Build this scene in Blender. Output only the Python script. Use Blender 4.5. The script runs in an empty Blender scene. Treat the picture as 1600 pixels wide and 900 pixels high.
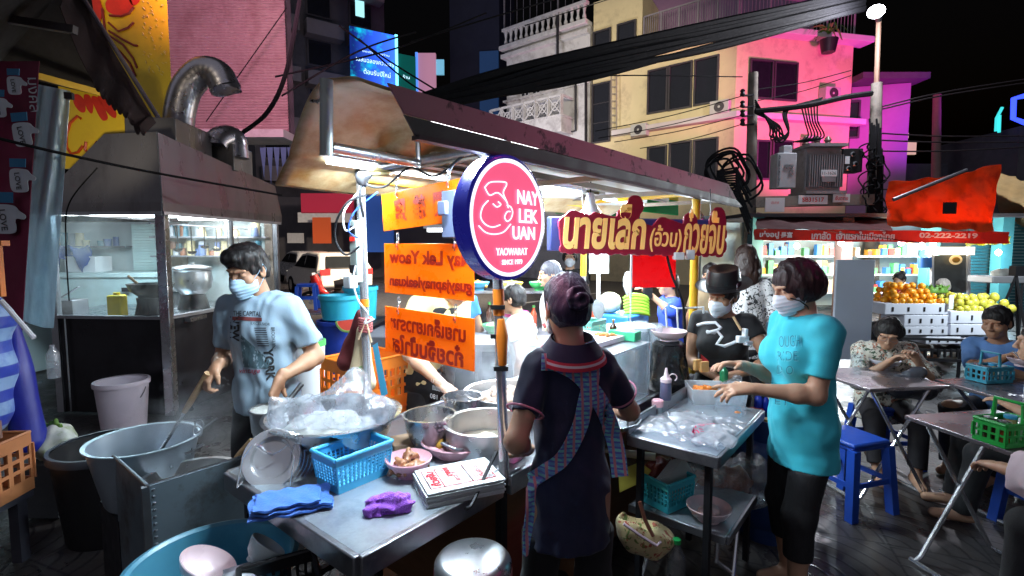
# Night street-food cart: everything is built here in metres, x right, y away from the camera, z up.
import bpy, bmesh, math, random
import numpy as np
from mathutils import Vector as V, Matrix, noise as mnoise
from mathutils.bvhtree import BVHTree
R = math.radians
rnd = random.Random(7)
sc = bpy.context.scene
COL = sc.collection

# ------------------------------------------------------------------ camera, world, exposure
FPX, PITCH, EYE = 788.0, math.atan(62/788.0), 1.60
cam = bpy.data.objects.new('camera', bpy.data.cameras.new('camera'))
COL.objects.link(cam)
cam.location = (0, 0, EYE)
cam.rotation_euler = (math.pi/2 - PITCH, 0, 0)
cam.data.lens = 36*FPX/1600
cam.data.clip_start, cam.data.clip_end = .05, 600
sc.camera = cam
w = bpy.data.worlds.new('World'); sc.world = w; w.use_nodes = True
wn = w.node_tree
sky = wn.nodes.new('ShaderNodeTexSky'); sky.sky_type = 'NISHITA'; sky.sun_disc = False
sky.sun_elevation = R(-4); sky.sun_rotation = R(200)
wn.links.new(sky.outputs[0], wn.nodes['Background'].inputs[0])
wn.nodes['Background'].inputs[1].default_value = 0.05
sc.view_settings.view_transform = 'Standard'; sc.view_settings.look = 'None'
sc.view_settings.gamma = 1; sc.view_settings.exposure = 1.2
sc.render.engine = 'CYCLES'
cy = sc.cycles
cy.use_denoising = True; cy.max_bounces = 8; cy.transparent_max_bounces = 16
cy.diffuse_bounces = 3; cy.glossy_bounces = 4; cy.transmission_bounces = 4
cy.caustics_reflective = False; cy.caustics_refractive = False; cy.sample_clamp_indirect = 4

WATT = .9
def lamp(name, kind, loc, watts, col=(1, 1, 1), size=.1, size_y=None, aim=None, angle=None, blend=.5):
    d = bpy.data.lights.new(name, kind); d.energy = watts*WATT; d.color = col
    if kind == 'AREA':
        d.size = size
        if size_y: d.shape = 'RECTANGLE'; d.size_y = size_y
    else: d.shadow_soft_size = size
    if kind == 'SPOT': d.spot_size = angle; d.spot_blend = blend
    o = bpy.data.objects.new(name, d); COL.objects.link(o); o.location = loc
    if aim is not None:
        o.rotation_euler = (V(aim) - V(loc)).to_track_quat('-Z', 'Y').to_euler()
    return o

# the glow of the town all round: one very soft, dim sun lamp
sd_ = bpy.data.lights.new('town_glow', 'SUN'); sd_.energy = .20; sd_.angle = R(110); sd_.color = (.86, .86, 1)
so_ = bpy.data.objects.new('town_glow', sd_); COL.objects.link(so_); so_.rotation_euler = (R(50), 0, R(-20))

# pixel of the 1600 x 900 photograph -> a point at depth y, or on the level z
def ray(px, py):
    c, s = math.cos(PITCH), math.sin(PITCH)
    x, u = (px-800)/FPX, (450-py)/FPX
    return V((x, c+u*s, -s+u*c))
def P(px, py, y):
    d = ray(px, py); return V((0, 0, EYE)) + d*(y/d.y)
def G(px, py, z):
    d = ray(px, py); return V((0, 0, EYE)) + d*((z-EYE)/d.z)
# the cart's own frame: a along it (away), b across it (to its far side)
CU, CV, CO = V((.627, .779, 0)), V((-.779, .627, 0)), V((-.40, 1.256, 0))
CROT = math.atan2(.779, .627)
def C(a, b, z): return CO + CU*a + CV*b + V((0, 0, z))

# ------------------------------------------------------------------ lights that the place shows lit
COOL, WARM, PINK = (.80, .93, 1), (1, .78, .5), (1, .06, .55)

# ------------------------------------------------------------------ mesh helpers
class MB:
    def __init__(s): s.vs = []; s.fs = []; s.sm = []; s.n = 0
    def add(s, vs, fs, smooth=False, M=None):
        if M is not None: vs = [M @ V(v) for v in vs]
        s.vs.extend([tuple(v) for v in vs]); n = s.n
        s.fs.extend([tuple(int(i)+n for i in f) for f in fs]); s.sm.extend([smooth]*len(fs)); s.n += len(vs)
        return s
    def box(s, c, size, rz=0, M=None):
        x, y, z = size[0]/2, size[1]/2, size[2]/2
        vs = [(sx*x, sy*y, sz*z) for sz in (-1, 1) for sy in (-1, 1) for sx in (-1, 1)]
        T = Matrix.Translation(V(c)) @ Matrix.Rotation(rz, 4, 'Z')
        if M is not None: T = M @ T
        return s.add(vs, [(0, 2, 3, 1), (4, 5, 7, 6), (0, 1, 5, 4), (2, 6, 7, 3), (0, 4, 6, 2), (1, 3, 7, 5)], M=T)
    def bar(s, p0, p1, w, h, up=(0, 0, 1)):
        p0, p1 = V(p0), V(p1); d = p1-p0; y = d.normalized(); x = y.cross(V(up))
        x = x.normalized() if x.length > 1e-5 else y.orthogonal().normalized()
        z = x.cross(y); M = Matrix((x, y, z)).transposed().to_4x4(); M.translation = (p0+p1)/2
        return s.box((0, 0, 0), (w, d.length, h), M=M)
    def tube(s, path, r, n=8, cap=True, closed=False, flat=None):
        path = [V(p) for p in path]; m = len(path); rs = r if isinstance(r, (list, tuple)) else [r]*m
        vs, fs, prev = [], [], None
        for i, p in enumerate(path):
            t = (path[(i+1) % m]-path[i-1]) if closed else (path[min(i+1, m-1)]-path[max(i-1, 0)])
            t = t.normalized() if t.length > 1e-9 else V((0, 0, 1))
            if prev is None: x = t.orthogonal().normalized() if flat is None else V(flat)
            else: x = prev - t*prev.dot(t)
            x = x.normalized() if x.length > 1e-6 else t.orthogonal().normalized()
            prev = x; y = t.cross(x)
            for k in range(n):
                a = 2*math.pi*k/n; vs.append(p + (x*math.cos(a)+y*math.sin(a))*rs[i])
        for i in range(m if closed else m-1):
            j = (i+1) % m
            for k in range(n): fs.append((i*n+k, i*n+(k+1) % n, j*n+(k+1) % n, j*n+k))
        s.add(vs, fs, True)
        if cap and not closed:
            s.add(vs[:n], [tuple(reversed(range(n)))]); s.add(vs[-n:], [tuple(range(n))])
        return s
    def cyl(s, p0, p1, r0, r1=None, n=20): return s.tube([p0, p1], [r0, r0 if r1 is None else r1], n)
    def lathe(s, prof, c=(0, 0, 0), n=36, M=None, smooth=True):
        T = Matrix.Translation(V(c)) if M is None else M
        vs, fs = [], []
        for r, z in prof:
            for k in range(n):
                a = 2*math.pi*k/n; vs.append((r*math.cos(a), r*math.sin(a), z))
        for i in range(len(prof)-1):
            for k in range(n): fs.append((i*n+k, i*n+(k+1) % n, (i+1)*n+(k+1) % n, (i+1)*n+k))
        return s.add(vs, fs, smooth, T)
    def prism(s, pts, h, M=None, z0=0):
        n = len(pts); vs = [(x, y, z0) for x, y in pts]+[(x, y, z0+h) for x, y in pts]
        fs = [tuple(reversed(range(n))), tuple(range(n, 2*n))]+[(i, (i+1) % n, n+(i+1) % n, n+i) for i in range(n)]
        return s.add(vs, fs, M=M)
    def grid(s, fn, nu, nv, thick=0, smooth=True):
        pts = [[V(fn(i/nu, j/nv)) for j in range(nv+1)] for i in range(nu+1)]
        vs = [p for row in pts for p in row]; k = nv+1
        fs = [(i*k+j, (i+1)*k+j, (i+1)*k+j+1, i*k+j+1) for i in range(nu) for j in range(nv)]
        if thick:
            nr = []
            for i in range(nu+1):
                for j in range(nv+1):
                    du = pts[min(i+1, nu)][j]-pts[max(i-1, 0)][j]; dv = pts[i][min(j+1, nv)]-pts[i][max(j-1, 0)]
                    q = du.cross(dv); nr.append(q.normalized() if q.length > 1e-12 else V((0, 0, 1)))
            o = len(vs); vs = vs+[p-q*thick for p, q in zip(vs, nr)]
            fs = fs+[tuple(o+x for x in reversed(f)) for f in fs]
            ring = [i*k for i in range(nu+1)]+[nu*k+j for j in range(1, nv+1)]+[i*k+nv for i in range(nu-1, -1, -1)]+[j for j in range(nv-1, 0, -1)]
            fs += [(ring[(q+1) % len(ring)], ring[q], o+ring[q], o+ring[(q+1) % len(ring)]) for q in range(len(ring))]
        return s.add(vs, fs, smooth)
    def raw(s, d): return s.add(d[0].tolist() if hasattr(d[0], 'tolist') else d[0], d[1].tolist() if hasattr(d[1], 'tolist') else d[1], True)
    def text(s, body, size, M, ext=.0, width=None, off=0, bold=0, align='CENTER', fit=None, shear=0):
        c = bpy.data.curves.new('lettering', 'FONT'); c.body = body; c.size = size; c.extrude = ext; c.align_x = align; c.align_y = 'CENTER'
        c.offset = bold; c.resolution_u = 3; c.shear = shear
        o = bpy.data.objects.new('lettering', c); COL.objects.link(o); bpy.context.view_layer.update()
        m = bpy.data.meshes.new_from_object(o.evaluated_get(bpy.context.evaluated_depsgraph_get()))
        vs = [v.co.copy() for v in m.vertices]; fs = [tuple(p.vertices) for p in m.polygons]
        bpy.data.objects.remove(o); bpy.data.curves.remove(c); bpy.data.meshes.remove(m)
        if fit and vs:
            x0, x1 = min(v.x for v in vs), max(v.x for v in vs); y0, y1 = min(v.y for v in vs), max(v.y for v in vs)
            for v in vs:
                v.x = ((v.x-x0)/(x1-x0)-.5)*fit[0]; v.y = ((v.y-y0)/(y1-y0)-.5)*fit[1]
        return s.add(vs, fs, M=M)

def frame(o, x, y):
    """matrix with local x, y along the given directions (z = x cross y) at o"""
    x = V(x).normalized(); y = V(y); y = (y-x*y.dot(x)).normalized(); z = x.cross(y)
    M = Matrix((x, y, z)).transposed().to_4x4(); M.translation = V(o); return M

WM = {}
def thing(name, label=None, cat=None, loc=(0, 0, 0), rz=0, group=None, kind=None):
    o = bpy.data.objects.new(name, None); COL.objects.link(o); o.empty_display_size = .1
    o.location = loc; o.rotation_euler = (0, 0, rz)
    WM[o.name] = Matrix.Translation(V(loc)) @ Matrix.Rotation(rz, 4, 'Z')
    return tag(o, label, cat, group, kind)
def tag(o, label=None, cat=None, group=None, kind=None):
    if label: o['label'] = label
    if cat: o['category'] = cat
    if group: o['group'] = group
    if kind: o['kind'] = kind
    return o
def obj(name, mb, m, parent=None, bevel=0, label=None, cat=None, group=None, kind=None, origin=None, flip=False, subsurf=0, fixn=True):
    me = bpy.data.meshes.new(name)
    root = parent
    vs = mb.vs
    if root is not None:
        Wi = WM[root.name].inverted(); vs = [Wi @ V(v) for v in vs]
    else:
        if origin is None:
            xs = np.array(vs); lo, hi = xs.min(0), xs.max(0); origin = V(((lo[0]+hi[0])/2, (lo[1]+hi[1])/2, lo[2]))
        origin = V(origin); vs = [V(v)-origin for v in vs]
    me.from_pydata([tuple(v) for v in vs], [], mb.fs)
    me.polygons.foreach_set('use_smooth', mb.sm)
    ms = m if isinstance(m, (list, tuple)) else [m]
    for x in ms: me.materials.append(x)
    me.update()
    if len(vs) < 6000: me.set_sharp_from_angle(angle=R(40))
    if fixn:
        bm = bmesh.new(); bm.from_mesh(me); bmesh.ops.recalc_face_normals(bm, faces=bm.faces); bm.to_mesh(me); bm.free()
    o = bpy.data.objects.new(name, me); COL.objects.link(o)
    if root is not None: o.parent = root; WM[o.name] = WM[root.name]
    else: o.location = origin; WM[o.name] = Matrix.Translation(origin)
    if bevel:
        b = o.modifiers.new('bevel', 'BEVEL'); b.width = bevel; b.segments = 2; b.limit_method = 'ANGLE'; b.angle_limit = R(40)
    if subsurf:
        b = o.modifiers.new('subsurf', 'SUBSURF'); b.levels = b.render_levels = subsurf
    return tag(o, label, cat, group, kind)
def dup(root, loc, rz=0, label=None, group=None, scale=None):
    def cp(o, par):
        c = o.copy(); COL.objects.link(c); c.parent = par
        for ch in list(o.children): cp(ch, c)
        return c
    r = cp(root, None); r.location = loc; r.rotation_euler = (0, 0, rz)
    if label: r['label'] = label
    if group: r['group'] = group
    if scale: r.scale = (scale,)*3
    return r
def move(root, loc, rz=0):
    root.location = loc; root.rotation_euler = (0, 0, rz); return root

# ------------------------------------------------------------------ materials
MATS = {}
GLOW = .48   # lamps and lit signs against the exposure
def nodes(name):
    m = bpy.data.materials.new(name); m.use_nodes = True; t = m.node_tree
    return m, t, t.nodes, t.links, t.nodes['Principled BSDF']
def c4(c): return (c[0], c[1], c[2], 1)
def noise_fac(N, L, scale, detail=4, co=None, rough=.6, stretch=None):
    tc = N.new('ShaderNodeTexCoord'); n = N.new('ShaderNodeTexNoise'); n.inputs['Scale'].default_value = scale
    n.inputs['Detail'].default_value = detail; n.inputs['Roughness'].default_value = rough
    src = tc.outputs['Object']
    if stretch:
        mp = N.new('ShaderNodeMapping'); mp.inputs['Scale'].default_value = stretch; L.new(src, mp.inputs[0]); src = mp.outputs[0]
    L.new(src, n.inputs['Vector']); return n.outputs['Fac']
def ramp(N, L, fac, a, b, ca=(0, 0, 0), cb=(1, 1, 1)):
    r = N.new('ShaderNodeValToRGB'); r.color_ramp.elements[0].position = a; r.color_ramp.elements[1].position = b
    r.color_ramp.elements[0].color = c4(ca); r.color_ramp.elements[1].color = c4(cb); L.new(fac, r.inputs[0]); return r.outputs[0]
def mixc(N, L, fac, a, b, mode='MIX'):
    m = N.new('ShaderNodeMix'); m.data_type = 'RGBA'; m.blend_type = mode
    for sock, v in ((m.inputs[0], fac), (m.inputs[6], a), (m.inputs[7], b)):
        if hasattr(v, 'is_output'): L.new(v, sock)
        elif isinstance(v, (int, float)): sock.default_value = v
        else: sock.default_value = c4(v)
    return m.outputs[2]
def bumpn(N, L, B, fac, strength, dist=.01):
    b = N.new('ShaderNodeBump'); b.inputs['Strength'].default_value = strength; b.inputs['Distance'].default_value = dist
    L.new(fac, b.inputs['Height']); L.new(b.outputs[0], B.inputs['Normal'])
def mat(name, col, r=.5, m=0, var=.15, sc=7, bump=0, bsc=60, em=None, es=0, spec=.5, rv=.2, stain=None, st=(.5, .65), ssc=3, coat=0, sheen=0, trans=0, stretch=None, bst=None, sub=0):
    key = name
    if key in MATS: return MATS[key]
    M, T, N, L, B = nodes(name)
    f = noise_fac(N, L, sc, 5, stretch=stretch)
    c = mixc(N, L, f, tuple(max(x*(1-var*1.6), 0) for x in col), tuple(min(x*(1+var*1.6), 1) for x in col))
    if stain is not None:
        f2 = noise_fac(N, L, ssc, 8, rough=.7, stretch=stretch); c = mixc(N, L, ramp(N, L, f2, *st), c, stain)
    L.new(c, B.inputs['Base Color'])
    rr = N.new('ShaderNodeMapRange'); rr.inputs[3].default_value = max(r-rv, .03); rr.inputs[4].default_value = min(r+rv, 1)
    L.new(noise_fac(N, L, sc*2.3, 6, stretch=stretch), rr.inputs[0]); L.new(rr.outputs[0], B.inputs['Roughness'])
    B.inputs['Metallic'].default_value = m; B.inputs['Specular IOR Level'].default_value = spec
    B.inputs['Coat Weight'].default_value = coat; B.inputs['Sheen Weight'].default_value = sheen
    if sub:
        B.inputs['Subsurface Weight'].default_value = sub; B.inputs['Subsurface Scale'].default_value = .01; B.inputs['Subsurface Radius'].default_value = (1, .35, .2)
    if bump: bumpn(N, L, B, noise_fac(N, L, bsc, 4, stretch=bst or stretch), bump, .004)
    if em is not None:
        B.inputs['Emission Color'].default_value = c4(em); B.inputs['Emission Strength'].default_value = es*GLOW
    if trans:
        tr = N.new('ShaderNodeBsdfTranslucent'); L.new(c, tr.inputs[0]); mx = N.new('ShaderNodeMixShader'); mx.inputs[0].default_value = trans
        L.new(B.outputs[0], mx.inputs[1]); L.new(tr.outputs[0], mx.inputs[2]); L.new(mx.outputs[0], N['Material Output'].inputs[0])
    MATS[key] = M; return M
def glow(name, col, s):
    if name in MATS: return MATS[name]
    M, T, N, L, B = nodes(name); B.inputs['Base Color'].default_value = c4(col); B.inputs['Roughness'].default_value = .4
    B.inputs['Emission Color'].default_value = c4(col); B.inputs['Emission Strength'].default_value = s*GLOW
    MATS[name] = M; return M
def clear(name, tint=(.95, .98, 1), body=(.8, .85, .9), lo=.05, hi=.3, gloss=.12, rough=.08, sc=4, bump=.2, bsc=18, stretch=None, ndark=None):
    """clear sheet: see-through, with a cloudy film that varies over it and a shine"""
    if name in MATS: return MATS[name]
    M, T, N, L, B = nodes(name)
    B.inputs['Base Color'].default_value = c4(body); B.inputs['Roughness'].default_value = .45
    t = N.new('ShaderNodeBsdfTransparent'); t.inputs[0].default_value = c4(tint)
    g = N.new('ShaderNodeBsdfGlossy'); g.inputs['Roughness'].default_value = rough
    tr = N.new('ShaderNodeBsdfTranslucent'); tr.inputs[0].default_value = c4(body)
    bd = N.new('ShaderNodeMixShader'); bd.inputs[0].default_value = .5; L.new(B.outputs[0], bd.inputs[1]); L.new(tr.outputs[0], bd.inputs[2])
    mr = N.new('ShaderNodeMapRange'); mr.inputs[1].default_value = .35; mr.inputs[2].default_value = .7
    mr.inputs[3].default_value = lo; mr.inputs[4].default_value = hi
    L.new(noise_fac(N, L, sc, 5, stretch=stretch), mr.inputs[0])
    m1 = N.new('ShaderNodeMixShader'); L.new(mr.outputs[0], m1.inputs[0]); L.new(t.outputs[0], m1.inputs[1]); L.new(bd.outputs[0], m1.inputs[2])
    lw = N.new('ShaderNodeLayerWeight'); lw.inputs[0].default_value = .35
    ma = N.new('ShaderNodeMath'); ma.operation = 'MULTIPLY_ADD'; ma.inputs[1].default_value = .6; ma.inputs[2].default_value = gloss*.4; L.new(lw.outputs['Facing'], ma.inputs[0])
    mm = N.new('ShaderNodeMath'); mm.operation = 'MULTIPLY'; mm.inputs[1].default_value = gloss*4; L.new(ma.outputs[0], mm.inputs[0]); mm.use_clamp = True
    m2 = N.new('ShaderNodeMixShader'); L.new(mm.outputs[0], m2.inputs[0]); L.new(m1.outputs[0], m2.inputs[1]); L.new(g.outputs[0], m2.inputs[2])
    if bump:
        b = N.new('ShaderNodeBump'); b.inputs['Strength'].default_value = bump; b.inputs['Distance'].default_value = .02
        L.new(noise_fac(N, L, bsc, 4, stretch=stretch), b.inputs['Height'])
        for q in (g, B, tr, lw): L.new(b.outputs[0], q.inputs['Normal'])
    L.new(m2.outputs[0], N['Material Output'].inputs[0])
    MATS[name] = M; return M
def pattern(name, kind, cols, scale=20, r=.8, bump=.15):
    """cloth prints: plaid, floral, stripes, check"""
    if name in MATS: return MATS[name]
    M, T, N, L, B = nodes(name); tc = N.new('ShaderNodeTexCoord')
    def wave(axis, s, lo=.45, hi=.55):
        wv = N.new('ShaderNodeTexWave'); wv.bands_direction = axis; wv.inputs['Scale'].default_value = s; L.new(tc.outputs['Object'], wv.inputs[0]); wv.inputs['Distortion'].default_value = .3
        return ramp(N, L, wv.outputs['Fac'], lo, hi)
    if kind == 'plaid':
        c = mixc(N, L, wave('DIAGONAL', scale), cols[0], cols[1]); c = mixc(N, L, wave('Z', scale*1.3, .6, .7), c, cols[2]); c = mixc(N, L, wave('X', scale*.7, .75, .85), c, cols[3])
    elif kind == 'stripes':
        c = mixc(N, L, wave('Z', scale, .4, .5), cols[0], cols[1]); c = mixc(N, L, ramp(N, L, noise_fac(N, L, 9, 5), .45, .75), c, cols[2])
    else:
        c = cols[0]
        for i, q in enumerate(cols[1:]):
            n = N.new('ShaderNodeTexNoise'); n.noise_dimensions = '4D'; n.inputs['W'].default_value = i*3.7+scale; n.inputs['Scale'].default_value = scale*(1+.2*i); n.inputs['Detail'].default_value = 2.5
            n.inputs['Distortion'].default_value = 1.2
            L.new(tc.outputs['Object'], n.inputs['Vector']); c = mixc(N, L, ramp(N, L, n.outputs['Fac'], .57, .60), c, q)
    L.new(c, B.inputs['Base Color']); B.inputs['Roughness'].default_value = r; B.inputs['Sheen Weight'].default_value = .2
    bumpn(N, L, B, noise_fac(N, L, 30, 5), bump, .006)
    MATS[name] = M; return M

# ------------------------------------------------------------------ implicit bodies (smooth unions, then a surface net)
class SDF:
    def __init__(s, lo, hi, res):
        s.lo = np.array(lo, float); s.res = res; n = np.ceil((np.array(hi)-s.lo)/res).astype(int)+1
        s.ax = [(s.lo[i]+np.arange(n[i])*res).astype(np.float32) for i in range(3)]; s.d = np.full(tuple(n), .4, np.float32)
    def reg(s, lo, hi):
        sl = []
        for i in range(3):
            a = int(np.clip(math.floor((lo[i]-s.lo[i])/s.res), 0, len(s.ax[i]))); b = int(np.clip(math.ceil((hi[i]-s.lo[i])/s.res)+1, 0, len(s.ax[i])))
            sl.append(slice(a, b))
        sl = tuple(sl); X = s.ax[0][sl[0]][:, None, None]; Y = s.ax[1][sl[1]][None, :, None]; Z = s.ax[2][sl[2]][None, None, :]
        return sl, X, Y, Z
    def put(s, sl, d, k, mode):
        a = s.d[sl]
        if a.size == 0: return
        if mode == 'u':
            h = np.clip(.5+.5*(d-a)/k, 0, 1); s.d[sl] = d*(1-h)+a*h-k*h*(1-h)
        else:
            h = np.clip(.5-.5*(-d-a)/k, 0, 1)  # smooth max(a,-d)
            h = np.clip(.5+.5*(a+d)/k, 0, 1); s.d[sl] = -d*(1-h)+a*h+k*h*(1-h)
    def cone(s, a, b, ra, rb, k=.02, mode='u', cut=None, sq=None):
        a, b = np.array(a, float), np.array(b, float); m = max(ra, rb)+2*k+2*s.res
        sl, X, Y, Z = s.reg(np.minimum(a, b)-m, np.maximum(a, b)+m)
        ba = b-a; l2 = max(float(ba@ba), 1e-9)
        t = np.clip(((X-a[0])*ba[0]+(Y-a[1])*ba[1]+(Z-a[2])*ba[2])/l2, 0, 1)
        qx, qy, qz = X-a[0]-ba[0]*t, Y-a[1]-ba[1]*t, Z-a[2]-ba[2]*t
        if sq is not None:   # flatten along a direction
            n, f = sq; w_ = qx*n[0]+qy*n[1]+qz*n[2]; g = f-1
            qx, qy, qz = qx+n[0]*w_*g, qy+n[1]*w_*g, qz+n[2]*w_*g
        d = np.sqrt(qx*qx+qy*qy+qz*qz)-(ra+(rb-ra)*t)
        if sq is not None: d = d*.8
        if cut is not None:
            for p, n in cut: d = np.maximum(d, (X-p[0])*n[0]+(Y-p[1])*n[1]+(Z-p[2])*n[2])
        s.put(sl, d.astype(np.float32), k, mode); return s
    def ell(s, c, r, rot=None, k=.02, mode='u'):
        m = max(r)+2*k+2*s.res; c = np.array(c, float)
        sl, X, Y, Z = s.reg(c-m, c+m); x, y, z = X-c[0], Y-c[1], Z-c[2]
        if rot is not None:
            q = np.array(rot)[:3, :3]; x, y, z = (q[0, 0]*x+q[1, 0]*y+q[2, 0]*z, q[0, 1]*x+q[1, 1]*y+q[2, 1]*z, q[0, 2]*x+q[1, 2]*y+q[2, 2]*z)
        k0 = np.sqrt((x/r[0])**2+(y/r[1])**2+(z/r[2])**2); k1 = np.sqrt((x/r[0]**2)**2+(y/r[1]**2)**2+(z/r[2]**2)**2)
        s.put(sl, (k0*(k0-1)/np.maximum(k1, 1e-6)).astype(np.float32), k, mode); return s
    def half(s, p, n, k=0):
        X, Y, Z = s.ax[0][:, None, None], s.ax[1][None, :, None], s.ax[2][None, None, :]
        s.d = np.maximum(s.d, ((X-p[0])*n[0]+(Y-p[1])*n[1]+(Z-p[2])*n[2]).astype(np.float32)); return s
    def folds(s, amp, f, seed=0, squash=(1, 1, 1)):
        r_ = np.random.RandomState(seed); X, Y, Z = s.ax[0][:, None, None], s.ax[1][None, :, None], s.ax[2][None, None, :]; t = 0
        wv = np.sin(X*f*.6+seed)+np.sin(Z*f*.5+Y*f*.3+seed*2)
        for i in range(5):
            v = r_.normal(size=3)*np.array(squash); v = v/np.linalg.norm(v)*f*(1+.45*i)
            t = t+np.sin(X*v[0]+Y*v[1]+Z*v[2]+r_.rand()*6+wv*1.1)/(1+.5*i)
        s.d = s.d+(amp*t*.6).astype(np.float32); return s
    def net(s):
        d = s.d; ins = d < 0; nx, ny, nz = d.shape
        cnt = np.zeros((nx-1, ny-1, nz-1), np.int16); pos = np.zeros((nx-1, ny-1, nz-1, 3), np.float32); quads = []
        for ax in range(3):
            sa = [slice(None)]*3; sb = [slice(None)]*3; sa[ax] = slice(0, -1); sb[ax] = slice(1, None)
            A, B = d[tuple(sa)], d[tuple(sb)]; idx = np.argwhere((A < 0) != (B < 0))
            if not len(idx): continue
            va = A[tuple(idx.T)]; vb = B[tuple(idx.T)]; t = va/(va-vb); p = idx.astype(np.float32); p[:, ax] += t
            o1, o2 = [i for i in range(3) if i != ax]
            lim = np.array([nx-1, ny-1, nz-1]); ok = (idx[:, o1] > 0) & (idx[:, o2] > 0) & (idx[:, o1] < lim[o1]) & (idx[:, o2] < lim[o2])
            cells = []
            for du, dv in ((0, 0), (1, 0), (1, 1), (0, 1)):
                cidx = idx.copy(); cidx[:, o1] -= du; cidx[:, o2] -= dv; cells.append(cidx)
                g = np.all((cidx >= 0) & (cidx < lim), axis=1)
                np.add.at(cnt, tuple(cidx[g].T), 1); np.add.at(pos, tuple(cidx[g].T), p[g])
            flipq = (va < 0) ^ (ax == 1)
            cc = [c[ok] for c in cells]; fl = flipq[ok]
            lin = [c[:, 0]*(ny-1)*(nz-1)+c[:, 1]*(nz-1)+c[:, 2] for c in cc]
            q = np.stack(lin, 1); q[~fl] = q[~fl][:, ::-1]; quads.append(q)
        act = np.flatnonzero(cnt.ravel()); mp = np.full(cnt.size, -1, np.int64); mp[act] = np.arange(len(act))
        vs = pos.reshape(-1, 3)[act]/cnt.ravel()[act][:, None]*s.res+s.lo
        return vs.astype(float), mp[np.concatenate(quads)] if quads else np.zeros((0, 4), int)
def bvh(vs, fs): return BVHTree.FromPolygons([V(v) for v in vs], [tuple(int(i) for i in f) for f in fs])
def drape(mb, tree, direction, off=.002, far=1.0):
    """push flat print onto a surface: every vertex travels along direction until it meets the surface"""
    d = V(direction).normalized(); out = []
    for v in mb.vs:
        h = tree.ray_cast(V(v), d, far)
        out.append(tuple(h[0]-d*off) if h[0] is not None else tuple(v))
    mb.vs = out; return mb
# ------------------------------------------------------------------ people
SKIN = mat('skin', (.50, .29, .19), .5, var=.06, sc=9, bump=.08, bsc=160, sub=.08, spec=.4)
SKIN2 = mat('skin_tan', (.40, .215, .13), .5, var=.06, sc=9, bump=.08, bsc=160, sub=.08, spec=.4)
def hairmat(name, col, shine=.35, tint=None):
    if name in MATS: return MATS[name]
    M, T, N, L, B = nodes(name)
    f = noise_fac(N, L, 1, 5, stretch=(190, 190, 14)); c = mixc(N, L, f, tuple(x*.4 for x in col), tuple(x*1.9 for x in col)); L.new(c, B.inputs['Base Color'])
    B.inputs['Roughness'].default_value = shine+.08; B.inputs['Specular IOR Level'].default_value = .4
    bumpn(N, L, B, f, .75, .006); MATS[name] = M; return M
HAIR = hairmat('black_hair', (.012, .010, .010)); HAIR_RED = hairmat('dyed_hair', (.020, .006, .008)); HAIR_SHEEN = hairmat('blue_sheen_hair', (.010, .009, .028), .42)  # blue in the last hair colour stands for the sheen on it
MASK = mat('paper_mask', (.72, .78, .85), .8, var=.04, bump=.1, bsc=300); MASK_BLUE = mat('blue_mask', (.42, .62, .80), .8, var=.04, bump=.1, bsc=300)
def vv(x): return np.array(x, float)
def unit(x):
    x = vv(x); return x/max(np.linalg.norm(x), 1e-9)
def ik(a, b, l1, l2, hint):
    """elbow or knee between a and b, bending towards hint; returns joint and reachable end"""
    a, b, hint = vv(a), vv(b), vv(hint); d = b-a; L_ = np.linalg.norm(d); u = d/max(L_, 1e-6)
    if L_ > (l1+l2)*.995: L_ = (l1+l2)*.995; b = a+u*L_
    x = (l1*l1-l2*l2+L_*L_)/(2*L_); h = math.sqrt(max(l1*l1-x*x, 0)); n = hint-u*(hint@u); return a+u*x+unit(n)*h, b
def hand(S, wr, fwd, nrm, side, curl, spread=.12, k=.006, s=1.0, pinch=False):
    """palm, four unequal bent fingers and a thumb off the side of the palm; nrm = out of the back of the hand"""
    wr, fwd = vv(wr), unit(fwd); nrm = vv(nrm); nrm = unit(nrm-fwd*(nrm@fwd)); lat = np.cross(fwd, nrm)*side  # lat points to the thumb side
    S.cone(wr-fwd*.02*s, wr+fwd*.02*s, .024*s, .026*s, k=.012, sq=(nrm, 1.25))
    for q in (-.024, -.008, .008, .024):
        S.cone(wr+fwd*.015*s+lat*q*.7*s, wr+fwd*.082*s+lat*q*1.08*s, .0135*s, .0125*s, k=.014)
    tips = []
    for i, (q, ln) in enumerate(((.027, .072), (.009, .080), (-.009, .074), (-.026, .058))):
        cv = curl[i] if isinstance(curl, (list, tuple)) else curl
        p = wr+fwd*.084*s+lat*q*1.05*s; ang = cv*.55; rr = (.0095, .0098, .0093, .0082)[i]*s
        dr0 = unit(fwd+lat*(q*spread*25))
        for j, fr in enumerate((.46, .31, .25)):
            dr = dr0*math.cos(ang)-nrm*math.sin(ang); e = p+dr*ln*fr*s
            S.cone(p, e, rr*(1-.07*j), rr*(.93-.07*j), k=k); p = e; ang += cv*(.75 if j == 0 else .55)
        tips.append(p)
    p = wr+fwd*.026*s+lat*.026*s; dr = unit(fwd*.62+lat*.75-nrm*.25)
    S.cone(wr+fwd*.012*s+lat*.01*s, p, .018*s, .0165*s, k=.012)
    t1 = p+dr*.036*s; S.cone(p, t1, .0145*s, .0115*s, k=k)
    dr2 = unit(dr*.75+fwd*.55-nrm*(.25+.35*(max(curl) if isinstance(curl, (list, tuple)) else curl))-lat*.25)
    S.cone(t1, t1+dr2*.03*s, .0112*s, .0085*s, k=k)
    return tips
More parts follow.
